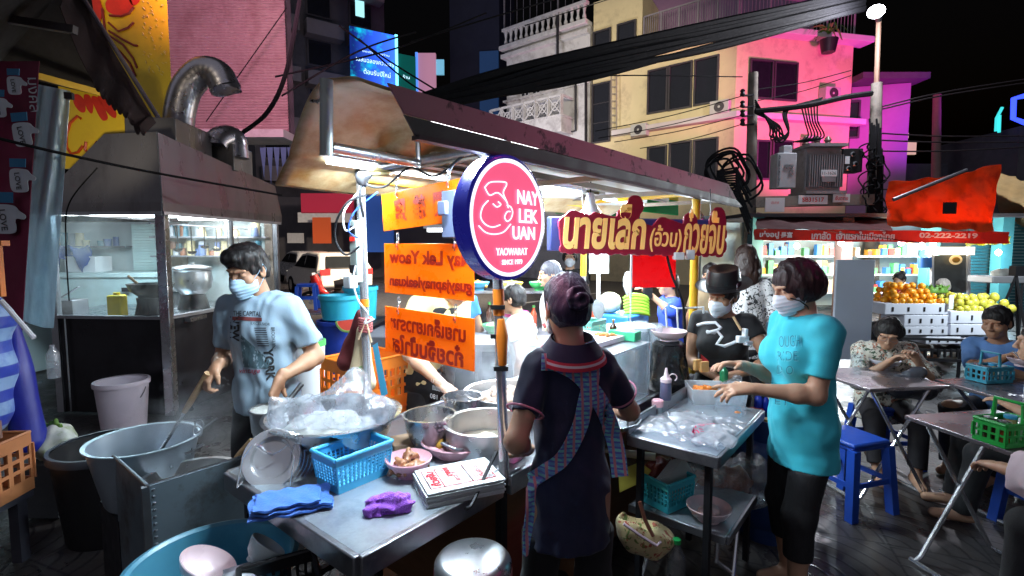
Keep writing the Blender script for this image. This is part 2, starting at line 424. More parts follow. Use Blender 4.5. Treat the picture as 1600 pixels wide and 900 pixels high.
def head(S, c, F, U, s=1.0, face=True):
    """skull, jaw, brow, nose, lips, ears about the centre c, facing F"""
    F, U = unit(F), vv(U); U = unit(U-F*(U@F)); X = np.cross(F, U); q = np.stack([X, F, U], 1)
    g = lambda x, y, z: vv(c)+(X*x+F*y+U*z)*s
    S.ell(g(0, -.012, .025), (.074*s, .092*s, .088*s), q, k=.02)
    S.ell(g(0, .022, -.045), (.058*s, .066*s, .072*s), q, k=.03)
    S.ell(g(0, .055, -.092), (.026*s, .024*s, .02*s), q, k=.025)
    if face:
        for e in (-1, 1):
            S.ell(g(e*.032, .086, .006), (.019*s, .013*s, .012*s), q, k=.014, mode='s')
            S.ell(g(e*.032, .0705, .005), (.0145*s, .0135*s, .0105*s), q, k=.004)
            S.cone(g(e*.012, .088, .025), g(e*.05, .072, .027), .0085*s, .0065*s, k=.012)
            S.ell(g(e*.042, .058, -.03), (.022*s, .022*s, .022*s), q, k=.02)
            S.ell(g(e*.012, .098, -.034), (.0095*s, .010*s, .008*s), q, k=.006)
        S.cone(g(0, .086, .012), g(0, .106, -.03), .0085*s, .0115*s, k=.008)
        S.cone(g(-.018, .079, -.064), g(.018, .079, -.064), .0075*s, .0075*s, k=.006)
        S.cone(g(-.013, .079, -.076), g(.013, .079, -.076), .0085*s, .0085*s, k=.006)
    for e in (-1, 1):
        S.ell(g(e*.077, -.012, -.008), (.009*s, .019*s, .033*s), q, k=.008)
        S.ell(g(e*.084, -.007, -.004), (.006*s, .010*s, .02*s), q, k=.004, mode='s')
    return X, F, U, g
class Person:
    """joints in the person's own frame: x to the right, y ahead, z up; yaw turns it; loc is the ground below the pelvis"""
    def __init__(p, label, loc, yaw, h=1.6, group=None, skin=None, res=.009, lean=(0, .02), sit=None, turn=(0, 1, 0), tilt=(0, 0, 1), wl=None, wr=None, eh=(None, None),
                 hips=None, feet=None, sh=1.0, fat=1.0, headoff=(0, 0, 0), pelvis_z=None):
        p.T = Matrix.Translation(V(loc)) @ Matrix.Rotation(yaw, 4, 'Z'); p.Ti = p.T.inverted(); s = p.s = h/1.65; p.res = res; p.fat = fat; p.sit = sit; p.skin = skin or SKIN
        p.t = thing('person', label, 'person', loc, yaw, group)
        pz = pelvis_z if pelvis_z is not None else (.50+.045 if sit else .875*s)
        p.pel = vv((0, 0, pz)); up = unit((lean[0], lean[1], 1)); p.up = up
        p.waist = p.pel+up*.17*s; p.chest = p.pel+up*.34*s+vv((0, .01, 0)); p.neck = p.pel+up*.515*s+vv((0, .0, 0))
        p.rt = unit(np.cross(unit((0, 1, 0)), up)); p.fw = np.cross(up, p.rt)
        p.sh = [p.pel+up*.452*s+p.rt*e*.152*s*sh for e in (-1, 1)]      # left, right
        p.hd = p.neck+up*.15*s+p.fw*.035*s+vv(headoff)
        p.F, p.U = unit(turn), unit(tilt)
        p.wrist, p.elbow = [], []
        for i, tgt in enumerate((wl, wr)):
            e = (-1, 1)[i]
            if tgt is None: tgt = p.sh[i]+p.rt*e*.07*s-p.up*.50*s+p.fw*.06*s
            else: tgt = vv(p.Ti @ V(tgt))
            hint = eh[i] if eh[i] is not None else (e*.45, -.8, -.5)
            el, w_ = ik(p.sh[i], tgt, .285*s, .245*s, hint); p.elbow.append(el); p.wrist.append(w_)
        p.hip = [p.pel+p.rt*e*.088*s-vv((0, 0, .02)) for e in (-1, 1)]
        p.knee, p.ank = [], []
        for i, e in enumerate((-1, 1)):
            f = vv(p.Ti @ V(feet[i])) if feet else (p.hip[i]*vv((1, 1, 0))+vv((e*.03, .42 if sit else 0, .075)))
            kn, an = ik(p.hip[i], f, .398*s, .380*s, (e*.15, 1, .2)); p.knee.append(kn); p.ank.append(an)
    def torso(p, S, g=0, legs=False, k=.035, bust=0, belly=0):
        s, f = p.s, p.fat; q = np.stack([p.rt, p.fw, p.up], 1)
        S.ell(p.pel+p.up*.01, (.150*s*f+g, .105*s*f+g, .13*s+g), q, k=k)
        S.ell(p.waist+p.fw*.006, (.124*s*f+g, .090*s*f+g, .16*s+g), q, k=k)
        S.ell(p.chest, (.142*s*(1+f)/2+g, .098*s*(1+f)/2+g, .175*s+g), q, k=k)
        S.cone(p.sh[0]+p.rt*.015*s, p.sh[1]-p.rt*.015*s, .050*s+g*.8, .050*s+g*.8, k=k)
        S.cone(p.neck-p.up*.055*s-p.rt*.05*s, p.neck-p.up*.055*s+p.rt*.05*s, .045*s+g*.8, .045*s+g*.8, k=k)
        if bust:
            for e in (-1, 1): S.ell(p.chest+p.rt*e*.07*s+p.fw*.085*s-p.up*.03*s, (.065*s+g, .055*s*bust+g, .062*s+g), q, k=.05)
        if belly: S.ell(p.waist+p.fw*.05*s-p.up*.02, (.12*s+g, .085*s*belly+g, .11*s+g), q, k=.06)
    def arm(p, S, i, g=0, k=.025):
        s = p.s; f = (1+p.fat)/2; S.cone(p.sh[i], p.elbow[i], .050*s*f+g, .038*s*f+g, k=k); a, b = p.elbow[i], p.wrist[i]; m = a+(b-a)*.3
        S.cone(a, m, .038*s*f+g, .039*s*f+g, k=k); S.cone(m, b, .039*s*f+g, .0255*s+g, k=k)
    def leg(p, S, i, g=0, k=.03):
        s, f = p.s, (1+p.fat)/2; S.cone(p.hip[i], p.knee[i], .070*s*f+g, .054*s+g, k=k); S.cone(p.knee[i], p.ank[i], .053*s+g, .036*s+g, k=k)
        d = unit(p.ank[i]-p.knee[i]); b = unit(np.cross(d, p.rt)); S.ell(p.knee[i]+d*.13*s-unit(vv((0, 1, 0)))*.012, (.05*s+g, .052*s+g, .10*s+g), k=.03)
    def box(p, pad=.12, arms=True, legs=True, top=None):
        pts = [p.pel, p.neck, p.hd+vv((0, 0, .14))]+p.sh+p.hip+(p.elbow+p.wrist if arms else [])+(p.knee+p.ank if legs else [p.pel-vv((0, 0, .1))])
        a = np.array(pts); return a.min(0)-pad-vv((.1, .05, 0)), a.max(0)+pad+vv((.1, .05, 0))
    def add(p, name, data, m, smooth=True, label=None):
        mb = MB(); vs, fs = data; mb.add([p.T @ V(v) for v in vs], fs.tolist() if hasattr(fs, 'tolist') else fs, smooth); return obj(name, mb, m, p.t, label=label)
    def body(p, hands=(dict(), dict()), face=True, legs=True, shoe=True, fine=True, bare_legs=True):
        S = SDF(*p.box(.13, True, legs), p.res); p.torso(S, -.006)
        S.cone(p.neck-p.up*.05, p.hd-p.U*.04-p.F*.015, .056*p.s, .049*p.s, k=.03)
        for i in (0, 1): p.arm(S, i)
        if legs:
            for i in (0, 1):
                p.leg(S, i); S.cone(p.ank[i]-vv((0, .03, .03)), p.ank[i]+vv((0, .13, -.045)), .036, .028, k=.02)
        if not fine: head(S, p.hd, p.F, p.U, .92*p.s**.3, face=False)
        vs, fs = S.net(); parts = [(vs, fs)]
        if fine:
            c = p.hd; S = SDF(c-.19, c+.17, .0045); head(S, c, p.F, p.U, .94*p.s**.3, face)
            S.cone(p.neck, p.hd-p.U*.04-p.F*.015, .052*p.s, .049*p.s, k=.025); parts.append(S.net())
        for i in (0, 1):
            h = hands[i]
            if h is None: continue
            fw = unit(p.wrist[i]-p.elbow[i]); fwd = unit(p.Ti.to_3x3() @ V(h['fwd'])) if 'fwd' in h else fw
            nr = vv(p.Ti.to_3x3() @ V(h['nrm'])) if 'nrm' in h else vv((0, 0, 1)) if abs(fwd[2]) < .8 else vv(((-1, 1)[i], .3, 0))
            w_ = p.wrist[i]; S = SDF(w_-.21, w_+.21, .0042 if fine else .008); S.cone(w_-fw*.09, w_, .031*p.s, .0258*p.s, k=.01)
            hand(S, w_+fw*.012, fwd, nr, (1, -1)[i], h.get('curl', .7), h.get('spread', .1), s=h.get('s', .98)*p.s**.5); parts.append(S.net())
        V_, F_, n = [], [], 0
        for a, b in parts: V_.append(a); F_.append(b+n); n += len(a)
        return p.add('body', (np.concatenate(V_), np.concatenate(F_)), p.skin)
    def shirt(p, m, sleeve=.55, hem=-.14, name='shirt', g=.014, neck=.075, drop=.0, fold=.0045, flare=.02, bust=0, belly=0, vneck=0, res=None, seed=1, tight=0, label=None):
        S = SDF(*p.box(.14, True, False), res or p.res*.8); s = p.s; p.torso(S, g, bust=bust, belly=belly)
        q = np.stack([p.rt, p.fw, p.up], 1)
        S.cone(p.waist-p.up*.02, p.pel+p.up*(hem-.12), .122*s*p.fat+g, .146*s*p.fat+g+flare, k=.04, sq=(p.fw, 1.38))
        for i in (0, 1):
            a, b = p.sh[i], p.elbow[i]; f = (1+p.fat)/2; d = unit(b-a)
            if sleeve <= 1:
                e = a+(b-a)*sleeve; S.cone(a-d*.0, b, .049*s*f+g*.7, .044*s*f+g*.9-tight, k=.025, cut=[(e, d)])
            else:
                S.cone(a, b, .049*s*f+g*.8, .042*s*f+g, k=.03); d2 = unit(p.wrist[i]-b); e = b+(p.wrist[i]-b)*(sleeve-1); S.cone(b, p.wrist[i], .045*s*f+g, .034*s+g, k=.03, cut=[(e, d2)])
        S.folds(fold, 26, seed, (1.4, 1.4, .6)); S.folds(fold*.5, 60, seed+5, (1.2, 1.2, .5))
        S.half(p.pel+p.up*hem, -p.up)
        S.cone(p.neck+p.up*.0-p.fw*.01, p.neck+p.up*.2, neck*s, neck*s, k=.006, mode='s'); S.half(p.neck+p.up*.015, p.up)
        if vneck: S.cone(p.neck+p.fw*.04, p.neck+p.fw*.10-p.up*vneck, .065*s, .05*s, k=.01, mode='s')
        d = S.net(); p.sv = d; o = p.add(name, d, m, label=label); return o
    def pants(p, m, to=1.9, name='trousers', g=.011, fold=.004, seed=3, top=None, res=None, cuff=0):
        S = SDF(*p.box(.13, False, True), res or p.res); q = np.stack([p.rt, p.fw, p.up], 1); s = p.s
        S.ell(p.pel+p.up*.01, (.150*s*p.fat+g, .105*s*p.fat+g, .13*s+g), q, k=.03)
        S.ell(p.pel-p.fw*.025-p.up*.05, (.135*s*p.fat+g, .095*s*p.fat+g, .11*s), q, k=.04)
        for i in (0, 1):
            k, a = p.knee[i], p.ank[i]; d = unit(a-k); f = (1+p.fat)/2; S.cone(p.hip[i], k, .078*s*f+g, .058*s+g, k=.03)
            e = k+(a-k)*min(to-1, 1.05); S.cone(k, a, .058*s+g, .045*s+g+cuff, k=.03, cut=[(e, d)])
        S.folds(fold, 24, seed, (1.3, 1.3, .6)); S.half(p.pel+p.up*(top if top is not None else .12 if p.sit else -.04), p.up); return p.add(name, S.net(), m)
    def hair(p, m, style='short', amp=.0036, vol=1.0, name='hair', fringe=.055, length=0, side=0, back=0):
        s = .94*p.s**.3; c = p.hd; F, U = p.F, unit(p.U-p.F*(p.U@p.F)); X = np.cross(F, U); q = np.stack([X, F, U], 1)
        g = lambda x, y, z: vv(c)+(X*x+F*y+U*z)*s
        S = SDF(c-.30, c+.25, .005 if p.res < .012 else .008)
        S.ell(g(0, -.016, .034), (.084*s*vol, .100*s*vol, .094*s*vol), q, k=.02)
        S.ell(g(0, -.05, -.015), (.074*s*vol, .062*s*vol, .075*s), q, k=.03)
        if style == 'bob':
            S.ell(g(0, -.034, -.005-length*.5), (.104*s*vol, .098*s*vol, (.09+length)*s), q, k=.03)
        if style == 'long':
            S.ell(g(0, -.06, -.11), (.112*s, .07*s, .17*s), q, k=.03)
        if style == 'quiff':
            S.ell(g(.015, .055, .088), (.056*s, .034*s, .026*s), q, k=.03); S.ell(g(0, -.0, .085), (.080*s, .088*s, .045*s), q, k=.03)
        if style in ('bun', 'topbun'):
            z_ = .005 if style == 'bun' else .085; S.ell(g(0, -.118, z_), (.036*s, .03*s, .034*s), q, k=.004)
            for i_ in range(14): a_ = i_*.62; r_ = .046-.0026*i_; S.cone(g(r_*math.cos(a_), -.120-.0022*i_, z_+r_*math.sin(a_)), g((r_-.002)*math.cos(a_+.55), -.121-.0024*i_, z_+(r_-.002)*math.sin(a_+.55)), .0115, .0105, k=.001)
        S.folds(amp, 120, 4, (1.6, 1.6, .3)); S.folds(amp*.7, 40, 9, (1.3, 1.3, .4))
        # clear the face, then the ears
        S.ell(g(0, .115, fringe-.085), (.068*s, .078*s, .082*s), q, k=.012, mode='s')
        if style in ('short', 'quiff', 'bun', 'topbun'):
            S.ell(g(0, .04, -.075), (.12*s, .062*s, .062*s), q, k=.012, mode='s')
            S.half(g(0, 0, -.062 if style in ('short', 'quiff') else -.078), -U)
        if style == 'bob': S.half(g(0, 0, -.075-length), -U)
        return p.add(name, S.net(), m)
    def mask(p, m=None, s=None, name='face_mask'):
        s = s or .94*p.s**.3; m = m or MASK; F, U = p.F, unit(p.U-p.F*(p.U@p.F)); X = np.cross(F, U); q = np.stack([X, F, U], 1)
        g = lambda x, y, z: vv(p.hd)+(X*x+F*y+U*z)*s
        S = SDF(p.hd-.16, p.hd+.16, .004)
        S.ell(g(0, .03, -.055), (.067*s, .082*s, .072*s), q, k=.02); S.cone(g(0, .09, -.02), g(0, .105, -.05), .016*s, .02*s, k=.03); S.cone(g(0, .088, -.1), g(0, .06, -.115), .02*s, .02*s, k=.03)
        S.half(g(0, .02, 0), -F+U*.0); S.half(g(0, .1, -.008), U-F*.15); S.half(g(0, .06, -.118), -U-F*.1)
        S.ell(g(0, .02, -.05), (.058*s, .078*s, .09*s), q, k=.004, mode='s')
        # pleats
        Z = (S.ax[0][:, None, None]-p.hd[0])*U[0]+(S.ax[1][None, :, None]-p.hd[1])*U[1]+(S.ax[2][None, None, :]-p.hd[2])*U[2]
        S.d = S.d+(.0012*np.sin(Z*360)).astype(np.float32)
        o = p.add(name, S.net(), m); mb = MB()
        for e in (-1, 1):
            pts = [g(e*.062, .045, -.03), g(e*.077, .012, .0), g(e*.082, -.02, .03), g(e*.083, -.034, .0), g(e*.079, -.02, -.03), g(e*.062, .035, -.09)]
            mb.tube([p.T @ V(x) for x in pts], .0016, 5)
        so = obj('ear_loop', mb, m, o); return o
    def print_on(p, mb, direction, m, name='print', off=.003, par=None):
        """mb in world coordinates, pushed along direction (world) on to the shirt"""
        t = bvh([p.T @ V(v) for v in p.sv[0]], p.sv[1]); drape(mb, t, direction, off); return obj(name, mb, m, par or p.t, fixn=False)
    def w(p, x): return p.T @ V(x)
# ------------------------------------------------------------------ shared materials
STEEL = mat('brushed_steel', (.55, .57, .60), .28, 1, var=.08, sc=4, rv=.14, stain=(.32, .33, .36), st=(.45, .75), bump=.06, bsc=90)
STEEL_D = mat('dull_steel', (.33, .34, .37), .42, 1, var=.12, sc=3, rv=.15, stain=(.13, .12, .12), st=(.5, .72), bump=.08, bsc=70)
CHROME = mat('chrome_tube', (.74, .76, .80), .2, .8, var=.05, rv=.1)
ALU = mat('aluminium_pot', (.62, .63, .65), .32, 1, var=.08, rv=.15, stain=(.40, .40, .42), st=(.5, .75), bump=.1, bsc=40)
BLACK = mat('black_plastic', (.012, .012, .014), .45, var=.2)
DARK = mat('dark_metal', (.03, .03, .035), .5, .6, var=.3)
RUBBER = mat('cable_rubber', (.008, .008, .010), .8, var=.2, spec=.2)
WHITEP = mat('white_plastic', (.72, .75, .78), .4, var=.04)
RED = mat('red_plastic', (.55, .02, .02), .4)
WOOD = mat('pale_wood', (.50, .33, .17), .55, var=.2, stretch=(1, 1, 8), sc=12, stain=(.22, .12, .06), st=(.55, .8))
YELLOWP = mat('yellow_paint', (.72, .42, .02), .4, var=.12, stain=(.25, .13, .05), st=(.62, .7), ssc=20)
CONC = mat('pole_concrete', (.24, .21, .18), .85, var=.18, stain=(.12, .10, .09), st=(.5, .7), bump=.3, bsc=50)
PINKM = mat('pink_melamine', (.80, .45, .52), .28, var=.03, coat=.3)
PINKL = mat('pale_pink_melamine', (.80, .62, .66), .28, var=.03, coat=.3)
TEALP = mat('teal_plastic', (.03, .30, .42), .38, var=.08)
SKYP = mat('sky_blue_plastic', (.07, .42, .72), .35, var=.05, coat=.2)
BLUEP = mat('blue_plastic', (.015, .07, .42), .38, var=.08)
ORANGEP = mat('orange_plastic', (.85, .22, .02), .4, var=.06)
NAVY = mat('navy_knit', (.010, .012, .045), .85, var=.2, bump=.25, bsc=260, sheen=.15)
BLACKC = mat('black_cloth', (.009, .009, .011), .9, var=.3, bump=.3, bsc=200, sheen=.1)
BAG = clear('thin_plastic_bag', tint=(.96, .97, 1), body=(.75, .78, .82), lo=.03, hi=.30, gloss=.13, rough=.16, sc=8, bump=.5, bsc=14)
GLASS = clear('clear_glass', lo=.02, hi=.08, gloss=.08, rough=.03, bump=0)
MISTY = clear('misted_glass', tint=(.96, .99, 1), body=(.95, .95, .92), lo=.01, hi=.11, gloss=.07, rough=.1, sc=2.2, bump=.05)
ACRYL = clear('scuffed_acrylic', body=(.9, .93, .97), lo=.03, hi=.16, gloss=.12, rough=.12, sc=5, bump=.08)
WATER = clear('broth', tint=(.85, .8, .68), body=(.70, .62, .48), lo=.65, hi=.85, gloss=.2, rough=.05, sc=10, bump=.3, bsc=25)
SIGNGLOW = 1.0

# ------------------------------------------------------------------ the setting: ground, road
def ground_mat():
    M, T, N, L, B = nodes('wet_paving'); tc = N.new('ShaderNodeTexCoord')
    # square slabs, each stamped with arcs
    sep = N.new('ShaderNodeVectorMath'); sep.operation = 'FRACTION'; mp = N.new('ShaderNodeMapping'); mp.inputs['Scale'].default_value = (2.2, 2.2, 0); mp.inputs['Rotation'].default_value = (0, 0, R(22))
    L.new(tc.outputs['Object'], mp.inputs[0]); L.new(mp.outputs[0], sep.inputs[0])
    ln = N.new('ShaderNodeVectorMath'); ln.operation = 'LENGTH'; L.new(sep.outputs[0], ln.inputs[0])
    sn = N.new('ShaderNodeMath'); sn.operation = 'SINE'; mu = N.new('ShaderNodeMath'); mu.operation = 'MULTIPLY'; mu.inputs[1].default_value = 34; L.new(ln.outputs['Value'], mu.inputs[0]); L.new(mu.outputs[0], sn.inputs[0])
    arcs = ramp(N, L, sn.outputs[0], .75, .95)
    sx = N.new('ShaderNodeSeparateXYZ'); L.new(sep.outputs[0], sx.inputs[0]); mn = N.new('ShaderNodeMath'); mn.operation = 'MINIMUM'; L.new(sx.outputs[0], mn.inputs[0]); L.new(sx.outputs[1], mn.inputs[1])
    joint = ramp(N, L, mn.outputs[0], .012, .03)
    big = noise_fac(N, L, .9, 6); c = mixc(N, L, ramp(N, L, big, .35, .7), (.030, .028, .032), (.085, .075, .072))
    c = mixc(N, L, ramp(N, L, noise_fac(N, L, 14, 6), .45, .7), c, (.045, .038, .036)); c = mixc(N, L, joint, (.012, .011, .012), c); c = mixc(N, L, arcs, c, (.02, .018, .02))
    L.new(c, B.inputs['Base Color']); rr = N.new('ShaderNodeMapRange'); rr.inputs[1].default_value = .35; rr.inputs[2].default_value = .65; rr.inputs[3].default_value = .16; rr.inputs[4].default_value = .6; L.new(noise_fac(N, L, 2.2, 6), rr.inputs[0]); L.new(rr.outputs[0], B.inputs['Roughness'])
    b = N.new('ShaderNodeBump'); b.inputs['Strength'].default_value = .5; b.inputs['Distance'].default_value = .006; h = mixc(N, L, .5, joint, arcs); h = mixc(N, L, .35, h, noise_fac(N, L, 40, 5)); L.new(h, b.inputs['Height']); L.new(b.outputs[0], B.inputs['Normal'])
    return M
obj('ground', MB().grid(lambda u, v: (-150+300*u, -20+260*v, 0), 6, 6), ground_mat(), kind='structure', origin=(0, 0, 0))
ASPH = mat('asphalt', (.05, .05, .053), .5, var=.25, sc=5, bump=.5, bsc=90, rv=.25, stain=(.03, .03, .032), st=(.45, .65))
rb = MB()
for p in ((C(4.2, 1.6, .004), C(4.2, 14, .004), C(40, 14, .004), C(40, 1.6, .004)),): rb.add(p, [(0, 1, 2, 3)])
obj('road', rb, ASPH, kind='structure')
wl_ = MB(); PAINT = mat('road_paint', (.7, .7, .68), .6, var=.2, stain=(.2, .2, .2), st=(.5, .7), ssc=12)
for k in range(8): wl_.bar(C(6+k*4.0, 7.8, .007), C(8+k*4.0, 7.8, .007), .12, .002)
obj('road_marking', wl_, PAINT, kind='structure')

# ------------------------------------------------------------------ buildings
def on_wall(px, py, o, d):
    n = V(d).cross(V((0, 0, 1))); r = ray(px, py); e = V((0, 0, EYE)); return e + r*((V(o)-e).dot(n)/r.dot(n))
WINGL = mat('dark_window_glass', (.012, .013, .018), .12, var=.3, rv=.08, spec=.7)
def window(parent, o, d, px0, py0, px1, py1, frame_m, out, div=1, name='window', pane=None, bars=1):
    """a framed window between two pixels of the facade through o along d; out = outward normal"""
    a, b = on_wall(px0, py0, o, d), on_wall(px1, py1, o, d); d = V(d).normalized(); w_ = (b-a).dot(d); h = a.z-b.z; c = V((a.x, a.y, b.z))+d*w_/2
    if w_ < 0: w_ = -w_
    out = V(out).normalized(); fm = MB(); t = .07
    M = frame(c, d, (0, 0, 1))
    s = 1 if M.to_3x3().col[2].dot(out) > 0 else -1
    for x in (-w_/2, w_/2): fm.box((x, h/2, .05*s), (t, h+t, .10), M=M)
    for z in (0, h): fm.box((0, z, .05*s), (w_-t, t, .10), M=M)
    for k in range(1, div): fm.box((-w_/2+w_*k/div, h/2, .04*s), (.04, h-t, .06), M=M)
    for k in range(1, bars): fm.box((0, h*k/bars, .035*s), (w_-t, .035, .05), M=M)
    f = obj(name, fm, frame_m, parent); obj('pane', MB().box((0, h/2, .012*s), (w_-.03, h-.03, .024), M=M), pane or WINGL, f); return f
CREAM = mat('cream_render', (.68, .57, .33), .85, var=.08, sc=1.2, stain=(.36, .29, .18), st=(.52, .8), ssc=1.1, bump=.15, bsc=12)
WHITER = mat('white_render', (.60, .59, .60), .85, var=.08, sc=1.5, stain=(.24, .22, .23), st=(.48, .75), ssc=1.4, bump=.15, bsc=12)
PALE = mat('pale_render', (.62, .56, .55), .85, var=.06, sc=1, stain=(.45, .40, .40), st=(.55, .8), ssc=.8, bump=.12, bsc=12)
DKF = mat('dark_window_frame', (.05, .045, .05), .5)
WHF = mat('white_window_frame', (.55, .55, .58), .5)
K2 = V((9.06, 21, 0)); KL = V((-.779, .627, 0)); KR = V((.977, .214, 0)); OL = V((-.627, -.779, 0)); OR_ = V((.214, -.977, 0))
bl = thing('corner_building', 'cream corner building with one end washed in pink neon light', 'building', K2)
E1 = K2+KL*6.6; E2 = K2+KR*5.6; B1 = E1+V((3, 8, 0)); B2 = E2+V((-1, 8, 0))
obj('wall', MB().prism([(p.x, p.y) for p in (E1, K2, E2, B2, B1)], 10.3), CREAM, bl)
U0, U1 = E1, on_wall(1003, 60, K2, KL); U1.z = 0
obj('upper_wall', MB().prism([(p.x, p.y) for p in (U0, U1, U1+V((3, 5, 0)), U0+V((3, 5, 0)))], 3.0, z0=10.32), CREAM, bl)
lm = MB()
for z, ov in ((10.3, .55), (6.98, .35)):
    L0, L1 = on_wall(962, 100, K2, KL), K2
    a0 = V((L0.x, L0.y, z)); a1 = V((K2.x, K2.y, z)); a2 = E2+V((0, 0, z))+KR*.5
    n0, n1 = OL*ov, OR_*ov; cm = (OL+OR_).normalized()*ov*1.06
    q = [a0-OL*.15, a0+n0, a1+cm, a2+n1, a2-OR_*.15, a1-(OL+OR_).normalized()*.15]
    lm.prism([(p.x, p.y) for p in q], .24, z0=z-.12)
obj('ledge', lm, PALE, bl, bevel=.02)
for r_ in ((1014, 112, 1042, 173), (1047, 104, 1080, 167), (1087, 95, 1121, 159), (1013, 232, 1041, 262), (1047, 225, 1079, 282), (1085, 220, 1120, 281)):
    window(bl, K2, KL, r_[0], r_[1], r_[2], r_[3], DKF, OL, pane=WINGL)
for r_ in ((1172, 93, 1204, 155), (1210, 97, 1242, 158), (1182, 220, 1200, 280), (1207, 220, 1234, 280)): window(bl, K2, KR, *r_, DKF, OR_)
window(bl, K2, KL, 927, 134, 953, 220, DKF, OL, bars=3)
for r_ in ((929, 52, 954, 85), (966, 40, 993, 76)): window(bl, K2, KL, *r_, DKF, OL)
ld = MB()
for x in (958, 966): ld.bar(on_wall(x, 111, K2, KL)+OL*.18, on_wall(x, 212, K2, KL)+OL*.18, .05, .05)
for k in range(9):
    y = 115+k*11; ld.bar(on_wall(958, y, K2, KL)+OL*.18, on_wall(966, y, K2, KL)+OL*.18, .04, .04)
obj('wall_ladder', ld, mat('rusty_ladder', (.30, .26, .20), .7), bl)
def railing(a, b, h, n, m, parent, t=.035, up=(0, 0, 1)):
    r_ = MB(); a, b = V(a), V(b); z = V((0, 0, 1))
    r_.bar(a+z*h, b+z*h, t*1.6, t*1.6); r_.bar(a+z*.08, b+z*.08, t, t)
    for k in range(n+1):
        p = a.lerp(b, k/n); tt = t*1.8 if k % 8 == 0 else t*.6; r_.bar(p+z*.08, p+z*h, tt, tt)
    return obj('railing', r_, m, parent)
RAIL = mat('grey_railing', (.30, .27, .30), .5, .3)
t0 = on_wall(1006, 62, K2, KL); railing((t0.x, t0.y, 10.45), K2+V((0, 0, 10.45)), 1.5, 40, RAIL, bl)
railing(K2+V((.1, 0, 10.45)), E2+V((0, 0, 10.45)), 1.3, 32, RAIL, bl)
PURPW = mat('purple_wall', (.30, .17, .30), .85, var=.15, sc=1)  # wall with its own purple colour
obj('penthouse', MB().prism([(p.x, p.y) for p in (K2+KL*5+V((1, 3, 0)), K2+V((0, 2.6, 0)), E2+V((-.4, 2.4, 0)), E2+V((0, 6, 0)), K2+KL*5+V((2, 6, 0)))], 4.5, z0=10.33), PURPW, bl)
lamp('pink_neon_wash', 'SPOT', K2+OR_*6+KR*3.2+V((0, 0, 4.2)), 1900, (1, .06, .46), .4, aim=K2+KR*3.4+V((0, 0, 8)), angle=R(88), blend=.6)
lamp('violet_wash', 'SPOT', E2+V((3.5, -3.0, 6)), 340, (.50, .03, .9), .3, aim=E2+V((1.5, 3, 9)), angle=R(100), blend=.6)
lamp('street_wash', 'SPOT', C(9, 4, 7.5), 2300, (1, .88, .68), .5, aim=K2+KL*5+V((0, 0, 8)), angle=R(52), blend=.6)

for (px, py, d_, n_) in ((1003, 205, KL, OL), (1128, 170, KL, OL), (1262, 225, KR, OR_), (1290, 150, KR, OR_)):
    q = on_wall(px, py, K2, d_); M = frame(q+n_*.22, d_, (0, 0, 1)); ac = obj('air_conditioner', MB().box((0, 0, 0), (.75, .52, .38), M=M), mat('aircon_white', (.5, .49, .46), .6, var=.1), bl, bevel=.02); obj('fan_grille', MB().lathe([(.05, 0), (.2, 0), (.21, .02), (.18, .02)], M=frame(q+n_*.42, d_, (0, 0, 1)), n=18), DKF, ac)
# white ornate house
WB = thing('balcony_house', 'narrow white house with lattice balcony and baluster parapet', 'building', E1)
F0, F1 = E1-V((.05, 0, 0))+KL*.12, E1+KL*5.4
obj('wall', MB().prism([(p.x, p.y) for p in (F1, F0, F0+V((3, 6, 0)), F1+V((3, 6, 0)))], 12.4), WHITER, WB)
cn = MB()
for z, ov, hh in ((12.3, .45, .22), (11.9, .30, .22), (10.9, .18, .16), (10.2, .25, .22), (9.6, .12, .12)): cn.prism([(p.x, p.y) for p in (F1+OL*ov+KL*.2, F0+OL*ov, F0-OL*.2, F1-OL*.2+KL*.2)], hh, z0=z)
obj('cornice', cn, WHITER, WB, bevel=.02)
bz = MB()
for k in range(15):
    p = F1.lerp(F0, (k+.5)/15)+OL*.28; bz.lathe([(.02, 0), (.09, .05), (.10, .12), (.05, .28), (.08, .5), (.11, .62), (.09, .68)], (p.x, p.y, 12.55), 10)
obj('balustrade', bz, WHITER, WB)
obj('parapet_rail', MB().bar(F1+OL*.28+V((0, 0, 13.3)), F0+OL*.28+V((0, 0, 13.3)), .3, .14), WHITER, WB)
railing(F1+OL*.2+V((0, 0, 13.4)), F0+OL*.2+V((0, 0, 13.4)), 2.6, 12, RAIL, WB)
ba, bb = on_wall(787, 188, E1, KL), on_wall(896, 160, E1, KL); z0 = bb.z-.1
ba = V((ba.x, ba.y, 0)); bb = V((bb.x, bb.y, 0))
obj('balcony', MB().prism([(p.x, p.y) for p in (ba, bb, bb+OL*1.1, ba+OL*1.1)], .75, z0=z0-1.5), WHITER, WB, bevel=.03)
lt = MB(); A0, A1 = ba+OL*1.08, bb+OL*1.08
for z in (z0-.72, z0+.22): lt.bar(A0+V((0, 0, z)), A1+V((0, 0, z)), .1, .1); lt.bar(A1+V((0, 0, z)), bb+V((0, 0, z)), .1, .1)
for k in range(7):
    p = A0.lerp(A1, k/6); lt.bar(p+V((0, 0, z0-.72)), p+V((0, 0, z0+.22)), .22, .06)
    if k < 6:
        q = A0.lerp(A1, (k+1)/6)
        for z1, z2 in ((z0-.68, z0+.18), (z0+.18, z0-.68)): lt.bar(p+V((0, 0, z1)), q+V((0, 0, z2)), .05, .05, up=OL)
        c = p.lerp(q, .5)+V((0, 0, z0-.25)); lt.tube([c+(KL*math.cos(a)+V((0, 0, 1))*math.sin(a))*.2 for a in np.linspace(0, 6.283, 13)], .03, 5)
obj('lattice_railing', lt, WHITER, WB)
